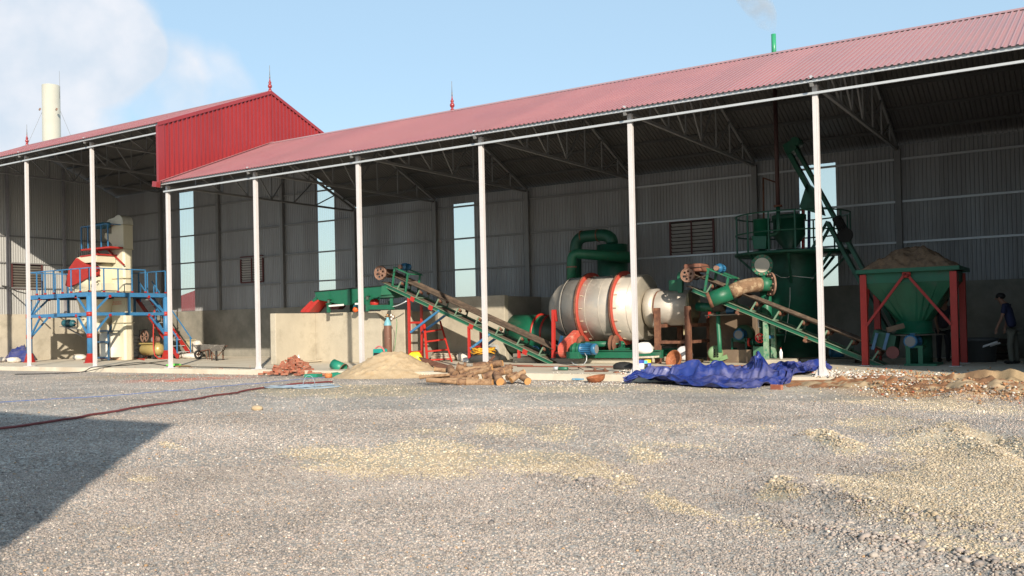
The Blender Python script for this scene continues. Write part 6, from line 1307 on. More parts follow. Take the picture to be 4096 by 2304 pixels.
# sand heap: from left px 1320 to right px 1745, top px y 1405
sc0 = gz(1525, 1500); shw = S(215, sc0); 
zt_ = P(1600, 1412, Y=gz(1560, 1500).y).z-ZG
n1, n2 = 110, 80; cxs, cys = gz(1545, 1505).x, gz(1545, 1505).y
dirx = RT.copy(); dirx.z = 0; dirx.normalize(); diry = Vector((-dirx.y, dirx.x, 0))
print('sand', cxs, cys, shw, zt_)
U, V = np.meshgrid(np.linspace(-1.28, 1.25, n1), np.linspace(-1.3, 1.3, n2))
RX, RY = shw, 1.35
def sandz(U, V):
    r = np.sqrt((U-.12*0)**2+V**2); 
    prof = np.clip(1-np.sqrt((np.maximum(np.abs(U-.10)-.16, 0)/.92)**2+(V*.95)**2), 0, 1)
    x = U*RX; y = V*RY
    z = zt_*(np.clip(prof, 0, 1)**1.05*1.02)+(fbm(x+9, y+9, 2.5, 5, 51)-.5)*.10*np.clip(prof*5, 0, 1)
    cl = fbm(x+3, y+5, 11, 2, 71); z = z+np.clip(cl-.62, 0, 1)*.16*np.clip(prof*4, 0, 1)
    skirt = np.clip(1.22-r, 0, 1)*.06
    return z+skirt-.02
XX = cxs+dirx.x*U*RX+diry.x*V*RY; YY_ = cys+dirx.y*U*RX+diry.y*V*RY; ZZ = ZG+sandz(U, V)+0*XX
YL = YY_ > -.3
ZZ = np.where(YL, np.maximum(ZZ, -.05+.0*ZZ), ZZ)
ii = np.arange(n1*n2).reshape(n2, n1); me = npmesh('sand_heap', np.stack([XX-cxs, YY_-cys, ZZ-ZG], -1).reshape(-1, 3), np.stack([ii[:-1, :-1], ii[:-1, 1:], ii[1:, 1:], ii[1:, :-1]], -1).reshape(-1, 4), [SAND])
o = bpy.data.objects.new('sand_heap', me); C.objects.link(o); o.location = (cxs, cys, ZG); tag(o, 'large heap of pale sand in front of the concrete bay', 'sand heap')
# thin sand spread left of it (real sheet of sand)
# ---- logs
BARK = M('brown bark', (.125, .062, .036), .9, 0, .4, 6, col2=(.25, .145, .08), s2=5, t2=.5, w2=.08, bump=.5, bs=22)
BARKL = M('peeled pale log', (.33, .205, .115), .8, 0, .3, 5, col2=(.16, .085, .045), s2=6, t2=.56, w2=.07, bump=.4, bs=20)
CUT = M('fresh cut wood', (.52, .27, .10), .8, 0, .2, 9)
CUTD = M('old cut wood', (.26, .15, .085), .85, 0, .25, 9)
def log(a, b, r, mat, cut, label, group=None):
    a, b = Vector(a), Vector(b); c = (a+b)/2; t = T('log', label, 'log', c, group); n = 9; rnd = random.Random(int(abs(a.x*971+a.y*377+b.z*131)*10)); pts = []; rs = []
    side = (b-a).cross(Vector((0, 0, 1))).normalized(); cur = rnd.uniform(-.06, .06)*(b-a).length; ph = rnd.random()*6
    for i in range(n):
        f = i/(n-1); pts.append(a+(b-a)*f+side*cur*math.sin(PI*f)+Vector((0, 0, 1))*cur*.5*math.sin(PI*f)); rs.append(r*(1.06-.16*f)*(1+.07*math.sin(ph+f*9)))
    mb = MB(); mb.tube(pts, rs, 14, caps=False); v = [Vector(q) for q in mb.v]; mb.v = [tuple(q+(q-(a+(b-a)*max(0, min(1, (q-a).dot(b-a)/(b-a).length_squared))))*(.22*noise.noise(q*7))) for q in v]
    if rnd.random() < .5:
        k = rnd.randrange(2, 7); d_ = Vector((rnd.uniform(-1, 1), rnd.uniform(-1, .2), rnd.uniform(.1, 1))).normalized(); mb.cyl(pts[k], pts[k]+d_*(r*1.7), r*.42, r*.34, 8)
    o = mb.build('bark', mat, t)
    for k, p_, dd_ in ((0, pts[0], pts[0]-pts[1]), (-1, pts[-1], pts[-1]-pts[-2])):
        m2 = MB(); dd_.normalize(); m2.cyl(p_-dd_*.004, p_+dd_*.006, rs[k]*1.0, n=14); m2.build('cut_end', cut, t)
    return t
# front-row logs traced from the photograph: (px0,py0,px1,py1,radius px, row depth offset, material, label)
zl = lambda x, y: (1600+x/3.22, 1350+y/3.22)
specs = [
 (350, 548, 760, 585, 26, 0, BARKL, CUTD, 'long bent peeled log in front of the heap, leftmost on the ground'),
 (752, 590, 862, 592, 42, 0, BARK, CUTD, 'short stubby brown log between two pale ones at the front of the heap'),
 (865, 595, 1195, 592, 40, 0, BARKL, CUT, 'pale straight log lying across the front of the heap'),
 (1290, 600, 1240, 470, 46, 0, BARK, CUT, 'thick log pointing at the viewer, right front of the heap'),
 (1350, 600, 1300, 520, 24, .1, BARK, CUTD, 'thin stub beside the thick log at the right front'),
 (1065, 512, 1330, 440, 40, .25, BARK, CUT, 'log with bright orange cut end in the middle of the heap'),
 (1430, 550, 1600, 440, 32, .2, BARKL, CUT, 'pale log with white rimmed cut end, right part of the heap'),
 (1645, 565, 1520, 490, 38, .2, BARK, CUT, 'rightmost log of the heap with orange cut end'),
 (255, 512, 640, 480, 19, .35, BARKL, CUTD, 'thin pale log reaching out leftmost towards the sand heap'),
 (445, 410, 640, 425, 26, .9, BARKL, CUT, 'short pale log sticking out left, high on the heap'),
 (715, 480, 640, 390, 44, .6, BARK, CUTD, 'thick dark log with round end, left of the heap'),
 (735, 380, 860, 420, 50, .9, BARK, CUTD, 'dark knotty log near the top left of the heap'),
 (770, 460, 830, 420, 28, .7, BARK, CUTD, 'small dark log end left of the middle'),
 (815, 415, 1180, 370, 30, .8, BARKL, CUT, 'log with pale orange end lying across the top left'),
 (945, 365, 1300, 330, 36, 1.0, BARK, CUTD, 'log with flat pale end near the top of the heap'),
 (1160, 350, 1320, 330, 40, 1.1, BARK, CUT, 'topmost thick log at the top right'),
 (840, 485, 1190, 400, 28, .6, BARKL, CUT, 'long straight yellowish log sloping up to the right'),
 (1085, 440, 1430, 400, 30, .7, BARK, CUTD, 'log with small round end in the right middle'),
 (1180, 490, 1440, 430, 30, .55, BARKL, CUTD, 'pale split log in front of the right middle'),
 (450, 520, 740, 515, 26, .45, BARK, CUTD, 'dark log lying behind the long bent one'),
 (540, 550, 1000, 530, 22, .3, BARKL, CUT, 'pale log behind the short stubby one'),
 (880, 520, 960, 470, 30, .45, BARK, CUTD, 'brown log stub in the left middle of the heap'),
 (1240, 460, 1440, 370, 34, .85, BARK, CUTD, 'brown log high on the right side'),
 (1100, 560, 1300, 480, 36, .3, BARK, CUTD, 'brown log behind the pale front log'),
 (1380, 520, 1500, 470, 30, .4, BARK, CUTD, 'brown log between the two rightmost cut ends'),
 (900, 450, 1050, 420, 34, .75, BARK, CUTD, 'brown log filling the centre of the heap'),
 (650, 520, 900, 470, 30, .5, BARK, CUTD, 'brown log low in the left middle'),
 (1000, 500, 900, 560, 26, .35, BARK, CUTD, 'brown log pointing to the front, centre of the heap'),
]
base_y = 1350+632/3.22; yb0 = gz(1850, base_y).y
for (x0, y0_, x1, y1_, rpx, dep, mt, ct, lb) in specs:
    # depth rows step back; each log lies at its own height in the heap
    a0, b0 = zl(x0, y0_), zl(x1, y1_)
    def place(px, py, e):
        fx = gz(px, base_y-2); fwd = Vector((-dirx.y, dirx.x, 0)); q = fx+fwd*(dep*1.15+.10+e); return at(px, py, q)
    end = .28 if lb.find('viewer') > 0 or lb.find('cut end') > 0 or lb.find('round end') > 0 else .05
    A_, B_ = place(*a0, 0), place(*b0, end)
    r = S(rpx/3.22, A_)*1.18; gzz = ZG if min(A_.y, B_.y) < -.3 else 0
    A_.z = max(A_.z, ZG+r*.9); B_.z = max(B_.z, ZG+r*.85)
    log(A_, B_, r, mt, ct, lb)
mb = MB(); c_ = gz(1950, 1420)
a, b2 = P(1950, 1455, Y=-.35), P(1978, 1425, Y=-.35); mb.bar(a, b2, .05, .05); one(mb, 'stick', RUSTY, 'dark crooked stick poking up behind the logs', 'stick')
# ---- bricks
BRK = M('red brick', (.34, .105, .06), .9, 0, .25, 8, col2=(.27, .15, .10), s2=7, t2=.55, w2=.1, bump=.3)
brick_me = MB(); brick_me.box((0, 0, 0), (.21, .10, .058)); proto = None; rnd = random.Random(11)
def brick(p, rot, label, group, sc=1.0):
    global proto
    if proto is None:
        proto = brick_me.build('brick', BRK, None, .006); tag(proto, label, 'brick', group); o = proto
    else: o = proto.copy(); C.objects.link(o)
    o.location = p; o.rotation_euler = rot; o.scale = (sc, sc*rnd.uniform(.9, 1.1), sc); o['label'] = label; o['category'] = 'brick'
    if group: o['group'] = group
    elif 'group' in o: del o['group']
    return o
zq = lambda x, y: (1000+x/3.22, 1350+y/3.22)
bc0 = gz(*zq(540, 510)); 
for k in range(85):
    u = rnd.gauss(0, .42); 
    u = max(-1.05, min(1.0, u)); hmax = max(0, 1-abs(u+.02)*1.15); lay = rnd.random()*hmax
    x = zq(540+u*430, 500)[0]; g = gz(x, 1505-lay*10); fwd = Vector((-dirx.y, dirx.x, 0))
    p = g+fwd*(rnd.uniform(-.05, .35)+lay*.25); z = ZG+.04+lay*.36*(S(100, p)/1.0)
    z = ZG+.05+lay*.42; p.z = z
    brick(p, (rnd.uniform(-.6, .6)*lay*1.5, rnd.uniform(-.6, .6)*lay*1.5, rnd.uniform(0, PI)), 'red brick in the tumbled heap beside the sand', 'red bricks tumbled in a heap')
brick(gz(3107, 1565)+Vector((0, 0, .07)), (PI/2, 0, -.35), 'single dark brick standing on edge before the right end of the blue tarpaulin', None, 1.15)
bcol = gz(3236, 1530); brick(bcol+Vector((0, 0, .06)), (.3, .2, .5), 'lone brick lying beside the foot of the right white column', None)
# ---- bucket, troughs, tin, bottle
bkt = T('bucket', 'dented green bucket tipped over on the troughs', 'bucket', gz(1360, 1490)); c_ = at(1352, 1466, gz(1360, 1497)); axk = Vector((.75, .1, -.35)).normalized(); rk = S(24, c_)
mb = MB(); mb.lathe(c_-axk*.2, axk, [(0, 0), (0, rk*.82), (.40, rk*1.0), (.40, rk*.96), (.02, rk*.78), (.02, 0)], 28); mb.build('pail', M('bucket green', (.015, .20, .13), .45, col2=RUST, s2=5, t2=.68), bkt)
mb = MB(); mb.lathe(c_+axk*.2, axk, [(-.01, rk*1.0), (-.01, rk*1.04), (.015, rk*1.04), (.015, rk*1.0)], 28); mb.build('rim', RUSTY, bkt)
mb = MB(); x_ = axk.orthogonal().normalized(); y_ = axk.cross(x_); e0_ = c_+axk*.19
mb.tube([e0_+x_*(rk*math.cos(a))+axk*(rk*1.0*math.sin(a)) for a in [PI*i/10 for i in range(11)]], .008, 6); mb.build('handle', RUSTY, bkt)
def trough(x0, x1, y, zpx, mat, label, d=.28):
    a, b2 = gz(x0, y), gz(x1, y); h = S(zpx, a); t = (b2-a); tn = t.normalized(); nrm = Vector((-tn.y, tn.x, 0)); mb = MB()
    for s in (0, 1): mb.bar(a+nrm*d*s+Vector((0, 0, h/2)), b2+nrm*d*s+Vector((0, 0, h/2)), .02, h); mb.bar((a, b2)[s]+Vector((0, 0, h/2)), (a, b2)[s]+nrm*d+Vector((0, 0, h/2)), .02, h)
    mb.bar(a+nrm*d/2+Vector((0, 0, .012)), b2+nrm*d/2+Vector((0, 0, .012)), d, .02); return one(mb, 'trough', mat, label, 'trough')
trough(1218, 1266, 1509, 12, M('bucket green', (.015, .20, .13)), 'small flat green trough in front of the brick heap'); trough(1325, 1372, 1508, 17, M('bucket green', (.015, .20, .13)), 'larger green trough under the tipped bucket', .4)
p = gz(1314, 1511); mb = MB(); mb.lathe(p, (0, 0, 1), [(0, 0), (0, .1), (.11, .1), (.11, .09), (.02, .09)], 20); one(mb, 'tin', M('orange rust tin', (.50, .16, .05), .7), 'round rusty orange tin before the green troughs', 'tin')
p = gs(1195, 1456); bt = T('bottle', 'clear drink bottle half full of cola on the slab by the bay wall', 'bottle', p); GLS = M('clear plastic', (.75, .78, .8), .08); 
mb = MB(); mb.lathe(p, (0, 0, 1), [(0, 0), (0, .045), (.14, .045)], 14); mb.build('drink', M('cola', (.06, .02, .015), .2), bt); mb = MB(); mb.lathe(p, (0, 0, 1), [(.141, .045), (.22, .045), (.27, .018), (.31, .016)], 14); mb.build('neck', GLS, bt)
# planks against bay wall
mb = MB(); a, b2 = gs(1205, 1452), gs(1362, 1444); mb.bar(a+Vector((0, 0, .04)), b2+Vector((0, 0, .07)), .22, .05); one(mb, 'plank', M('grey plank', (.38, .33, .25), .9), 'long grey plank lying along the foot of the bay wall', 'plank')
mb = MB(); a, b2 = gs(1235, 1448), gs(1363, 1440); mb.bar(a+Vector((0, 0, .13)), b2+Vector((0, 0, .15)), .12, .06); one(mb, 'plank', M('teal plank', (.06, .16, .15), .7), 'dark teal board on top of the grey plank at the bay wall', 'plank')
mb = MB(); a, b2 = gz(1015, 1492), gz(1098, 1493); mb.bar(a+Vector((0, 0, .14)), b2+Vector((0, 0, .14)), .18, .03); one(mb, 'plank', M('dark plank', (.12, .09, .06), .9), 'dark board lying left of the brick heap', 'plank')
# ---- slab edge litter
def rag(x, y, w_, h_, mat, label, cat, seed, z=0, on=ZG):
    p = P(x, y, Z=on); o = sack(cat, Vector((p.x, p.y, on+h_*.4)), (w_, w_*.55, h_), seed*.3, mat, label, cat, seed=seed); return o
rag(632, 1484, .42, .16, WHITEM, 'white foam lump at the slab edge near the third column', 'foam', 3)
rag(696, 1465, .5, .10, M('lime plastic', (.18, .75, .12), .4), 'bright lime green plastic bag at the foot of the third column', 'bag', 4, on=0)
rag(725, 1468, .6, .06, M('tan rag', (.30, .20, .10), .9), 'flat brown rag beside the lime green bag', 'rag', 5, on=0)
WCEM = M('white cement crust', (.66, .63, .58), .9, 0, .2, 6)
for k, (x, wd) in enumerate(((770, .5), (835, .55), (870, .4), (935, .35))):
    rag(x, 1488+(k % 2)*2, wd, .09, WCEM, ['leftmost flat white cement crust along the slab edge', 'second flat white cement crust from the left along the slab edge', 'third flat white cement crust from the left along the slab edge', 'rightmost small white cement crust along the slab edge'][k], 'cement crust', 20+k)
# ---- hoses and cables
def cable(pts, r, mat, name, label, cat, zoff=.015, z=ZG, wob=.02, n=14, snake=1):
    W_ = [P(x, y, Z=(q if q is not None else z)) for x, y, *qq in pts for q in [qq[0] if qq else None]]; out_ = []
    for i in range(len(W_)-1):
        for k in range(n):
            f = k/n; p0 = W_[max(i-1, 0)]; p1, p2 = W_[i], W_[i+1]; p3 = W_[min(i+2, len(W_)-1)]
            q = .5*((2*p1)+(-p0+p2)*f+(2*p0-5*p1+4*p2-p3)*f*f+(-p0+3*p1-3*p2+p3)*f**3)
            dx = noise.noise(Vector((q.x*2.3, q.y*2.3, r*99)))*wob*2
            hh = float(yard_h(np.array([q.x]), np.array([q.y]))[0]) if z == ZG else 0
            out_.append(Vector((q.x+dx, q.y+dx, q.z+hh+zoff)))
    out_.append(W_[-1]+Vector((0, 0, zoff))); mb = MB(); mb.tube(out_, r, 7); return one(mb, name, mat, label, cat)
cable([(-40, 1728), (200, 1695), (480, 1650), (760, 1605), (900, 1580), (1060, 1555), (1330, 1533)], .020, M('red brown hose', (.16, .035, .035), .6), 'hose', 'long red brown hose running across the gravel from the left edge', 'hose', .03, n=24)
cable([(-40, 1622), (260, 1600), (560, 1576), (820, 1556), (1080, 1535), (1300, 1516)], .007, M('blue string', (.08, .14, .36), .6), 'string', 'thin blue string stretched over the gravel behind the hose', 'string', .035, n=18)
cable([(60, 1500, ZG), (220, 1497, ZG), (330, 1490, ZG), (378, 1470, .02), (520, 1462, .02), (668, 1445, .02)], .016, BLACKM, 'cable', 'black cable from the gravel up over the slab to the blue platform', 'cable', .02)
cable([(690, 1469, 0), (850, 1471, 0), (1000, 1475, 0), (1060, 1475, 0)], .014, BLACKM, 'cable', 'black cable along the slab edge between the third and fourth columns', 'cable', .02, z=0)
cable([(340, 1490, ZG), (430, 1470, 0), (560, 1452, 0), (690, 1469, 0)], .014, BLACKM, 'cable', 'thin black cable on the slab in front of the elevator foot', 'cable', .02)
cable([(2020, 1463, 0), (2130, 1465, 0), (2080, 1468, 0), (2400, 1470, 0), (2530, 1471, 0)], .018, M('rust red cable', (.22, .08, .05), .7), 'cable', 'rust red cable lying along the slab in front of the drive skid', 'cable', .02, z=0)
cable([(2600, 1469, 0), (2900, 1466, 0), (3060, 1463, 0), (3300, 1459, 0)], .012, M('rust red cable', (.22, .08, .05)), 'cable', 'thin reddish cable on the slab behind the blue tarpaulin', 'cable', .015, z=0)
mb = MB(); rnd = random.Random(5); cc = gz(1210, 1553)
for k in range(9):
    rr = rnd.uniform(.18, .5); dx, dy = rnd.uniform(-.35, .35), rnd.uniform(-.12, .12); ph = rnd.random()*6
    mb.tube([cc+dirx*(dx+rr*1.5*math.cos(a))+Vector((-dirx.y, dirx.x, 0))*(dy+rr*.75*math.sin(a))+Vector((0, 0, .02+.015*k*.4+.01*math.sin(3*a+ph))) for a in [2*PI*i/26 for i in range(27)]], .008, 5, caps=False)
mb.tube([cc+dirx*(.15+.14*math.cos(a))+Vector((0, 0, .03+.26*math.sin(a))) for a in [PI*i/12 for i in range(13)]], .007, 5)
one(mb, 'rope_coil', M('pale blue rope', (.26, .34, .42), .7), 'loose coil of pale blue rope on the gravel left of the sand heap', 'rope')
rk_ = gz(1030, 1642); mb = MB(); mb.ball(rk_+Vector((0, 0, .035)), .085, 10, 7, (1.3, 1, .6), lambda v: 1+.25*noise.noise(v*18)); one(mb, 'stone', SAND, 'lone tan stone on the open gravel, left of centre', 'stone')
# ---- clay bowls, blue plank, tools, paint tins
CLAY = M('woven brown basin', (.34, .12, .05), .55, 0, .2, 10, col2=(.25, .08, .03), s2=12, t2=.5, bump=.5, bs=60)
def bowl(c, r, label, tilt=(0, 0, 1), h=.62, flip=False):
    mb = MB(); ax = Vector(tilt).normalized(); prof = [(0, 0), (0, r*.45), (r*.12, r*.72), (r*.35, r*.92), (r*h, r), (r*h+.012, r*1.03), (r*h+.012, r*.96), (r*.36, r*.86), (r*.14, r*.65), (.02, r*.4), (.02, 0)]
    mb.lathe(c, ax, prof, 32); return one(mb, 'basin', CLAY, label, 'basin')
p = gz(2387, 1530); bowl(p, S(38, p), 'brown woven basin nearer the viewer, tipped a little, on the gravel', (-.1, -.15, 1))
p = gz(2492, 1515); bowl(p, S(38, p), 'brown woven basin beside the white column, further back', (.02, 0, 1), .66)
p = gs(2708, 1458); bowl(p+Vector((0, 0, .10)), S(36, p), 'brown woven basin leaning on its side behind the blue tarpaulin', (-.25, -.9, .35), .7)
mb = MB(); a, b2 = gz(2292, 1521), gz(2490, 1521); mb.bar(a+Vector((0, 0, .03)), b2+Vector((0, 0, .035)), .16, .04); one(mb, 'plank', M('worn blue plank', (.10, .27, .42), .7, 0, .2, 5, col2=(.35, .38, .38), s2=6, t2=.55), 'worn blue painted board under the near basin', 'plank')
p = gs(2500, 1478); mb = MB(); mb.ball(p+Vector((0, 0, .06)), .28, 14, 8, (1.2, .6, .5), lambda v: 1+.15*noise.noise(v*6)); one(mb, 'rubber_lump', BLACKM, 'black rubber sheet folded behind the far basin', 'rubber')
p = gs(2250, 1482); gr = T('angle_grinder', 'green angle grinder with cable lying on the slab edge', 'grinder', p); mb = MB(); mb.cyl(p+Vector((-.12, 0, .05)), p+Vector((.14, .02, .05)), .045, n=14); mb.build('grinder_body', M('tool green', (.03, .14, .09), .4), gr); mb = MB(); mb.cyl(p+Vector((-.2, 0, .06)), p+Vector((-.12, 0, .05)), .05, n=12); mb.cyl(p+Vector((-.17, -.03, .02)), p+Vector((-.17, -.04, .10)), .065, n=16); mb.build('gear_head', RAILM, gr)
mb = MB(); mb.tube([p+Vector((.14, .02, .04)), p+Vector((.3, -.05, .02)), p+Vector((.45, .05, .03)), p+Vector((.38, .12, .08)), p+Vector((.6, 0, .02))], .01, 6); mb.build('cord', BLACKM, gr)
for k, (x, lb) in enumerate(((2365, 'rusty steel offcut on the slab edge behind the near basin'), (2405, 'second rusty offcut on the slab edge with a pale knob'))):
    p = gs(x, 1488); mb = MB(); mb.bar(p+Vector((-.18, 0, .02)), p+Vector((.18, .02, .03)), .05, .04); mb.ball(p+Vector((.1, 0, .06)), .04, 8, 6); one(mb, 'steel_offcut', RUSTY, lb, 'scrap')
def can(x, y, r, h, mat, label, band=None):
    p = gs(x, y); t = T('paint_tin', label, 'tin', p); mb = MB(); mb.lathe(p, (0, 0, 1), [(0, 0), (0, r), (h, r), (h, r*.9), (h-.012, r*.9), (h-.012, 0)], 20); mb.build('tin_body', mat, t)
    if band: m2 = MB(); m2.lathe(p, (0, 0, 1), [(h*.3, r), (h*.3, r+.002), (h*.75, r+.002), (h*.75, r)], 20); m2.build('label_band', band, t)
can(2562, 1492, .09, .30, M('blue tin', (.05, .08, .35), .4), 'dark blue paint tin next to the white column foot', WHITEM); can(2577, 1490, .085, .28, M('teal tin', (.10, .45, .55), .4), 'teal paint tin right of the dark blue one', M('black print', (.03, .03, .03), .5))
can(2592, 1488, .08, .29, M('yellow tin', (.80, .55, .03), .4), 'yellow paint tin at the right of the row', M('blue tin', (.05, .08, .35)))
p = gs(2578, 1484); mb = MB(); mb.bar(p+Vector((-.3, .15, .32)), p+Vector((.25, .15, .34)), .35, .04); mb.bar(p+Vector((-.25, .15, .02)), p+Vector((.25, .15, .02)), .3, .04); one(mb, 'crate_board', CARD, 'cardboard tray lying across the paint tins', 'tray')
p = gs(2580, 1470); sack('bag', Vector((p.x, p.y, .5)), (.42, .3, .30), .2, WHITEM, 'white paper bag on top of the paint tins', 'bag', seed=90)
p = gs(2488, 1452); bt = T('bottle', 'lime green drink bottle standing on the plinth by the skid', 'bottle', p+Vector((0, 0, .0))); mb = MB(); mb.lathe(p, (0, 0, 1), [(0, 0), (0, .038), (.2, .038), (.24, .016), (.28, .016), (.28, 0)], 14); mb.build('bottle_body', M('lime drink', (.45, .62, .05), .25), bt)
p = gs(3123, 1444); bt = T('bottle', 'clear bottle with red cap on the concrete footing', 'bottle', p+Vector((0, 0, .14))); p = P(3124, 1432, Y=YC2+.3); p.z = .141; mb = MB(); mb.lathe(p, (0, 0, 1), [(0, 0), (0, .045), (.18, .045), (.24, .015), (.26, .015)], 14); mb.build('bottle_body', GLS, bt); mb = MB(); mb.cyl(p+Vector((0, 0, .26)), p+Vector((0, 0, .29)), .018, n=10); mb.build('cap', REDORANGE, bt)
p = gs(2740, 1445); sack('bag', Vector((p.x, p.y, .22)), (.45, .35, .42), .3, M('white and blue bag', (.62, .62, .66), .6, col2=(.15, .2, .4), s2=6, t2=.66), 'crumpled white bag behind the leaning basin', 'bag', seed=91)
p = gs(2668, 1440); sack('sack', Vector((p.x, p.y, .2)), (.55, .4, .45), .3, GSACK, 'grey slumped sack between the burner legs', 'sack', seed=92)
p = gs(2785, 1448); mb = MB(); mb.box(p+Vector((0, 0, .04)), (.36, .2, .07)); one(mb, 'board', M('yellow wood', (.62, .42, .18), .8), 'short yellow board behind the tarpaulin under the burner', 'board')
ctl = gs(2738, 1436); p = P(2738, 1380, Y=ctl.y+.3); cto = T('control_box', 'cream electric box on a stand behind the burner legs', 'control box', (p.x, ctl.y+.3, 0)); mb = MB(); mb.bx(p.x-.14, p.x+.14, ctl.y+.3, ctl.y+.5, .75, 1.05); mb.build('box', M('cream cabinet', (.5, .43, .27)), cto); mb = MB(); mb.bar((p.x, ctl.y+.4, 0), (p.x, ctl.y+.4, .75), .05); mb.build('stand', STEELG, cto)
mb = MB(); mb.prism([(p.x-.17, ctl.y+.25, 1.051), (p.x+.17, ctl.y+.25, 1.051), (p.x, ctl.y+.25, 1.13)], (0, .3, 0)); mb.build('lid', M('cream cabinet', (.5, .43, .27)), cto)
mb = MB(); a = P(2808, 1440, Y=6.2); mb.bar((a.x, 6.9, 0), (a.x, 6.9, 1.5), .07); one(mb, 'red_post', REDORANGE, 'thin red post behind the rusty burner legs', 'post')
# tarpaulin in front
F = lambda x, y: gz(x, y)
# the folds come from the cloth drop worked out at the top of the script
_g = TARP_XYZ.reshape(72, 104, 3)
fwh = Vector((FW.x, FW.y, 0)).normalized(); _o = CAM+fwh*19.9+dirx*((2900-2048)/FPX*19.9)
_x = _o.x+dirx.x*_g[..., 0]+fwh.x*_g[..., 1]; _y = _o.y+dirx.y*_g[..., 0]+fwh.y*_g[..., 1]; _z = _g[..., 2]+np.where(_y > -.30, .004, ZG+.01)
ii = np.arange(72*104).reshape(72, 104); me = npmesh('tarpaulin', np.stack([_x-_o.x, _y-_o.y, _z-ZG], -1).reshape(-1, 3), np.stack([ii[:-1, :-1], ii[:-1, 1:], ii[1:, 1:], ii[1:, :-1]], -1).reshape(-1, 4), [TARPM])
o = bpy.data.objects.new('tarpaulin', me); C.objects.link(o); o.location = (_o.x, _o.y, ZG); tag(o, 'big crumpled blue tarpaulin spread on the gravel by the right column', 'tarpaulin')
sd_3 = o.modifiers.new('thickness', 'SOLIDIFY'); sd_3.thickness = .004; sb_3 = o.modifiers.new('sub', 'SUBSURF'); sb_3.levels = sb_3.render_levels = 1
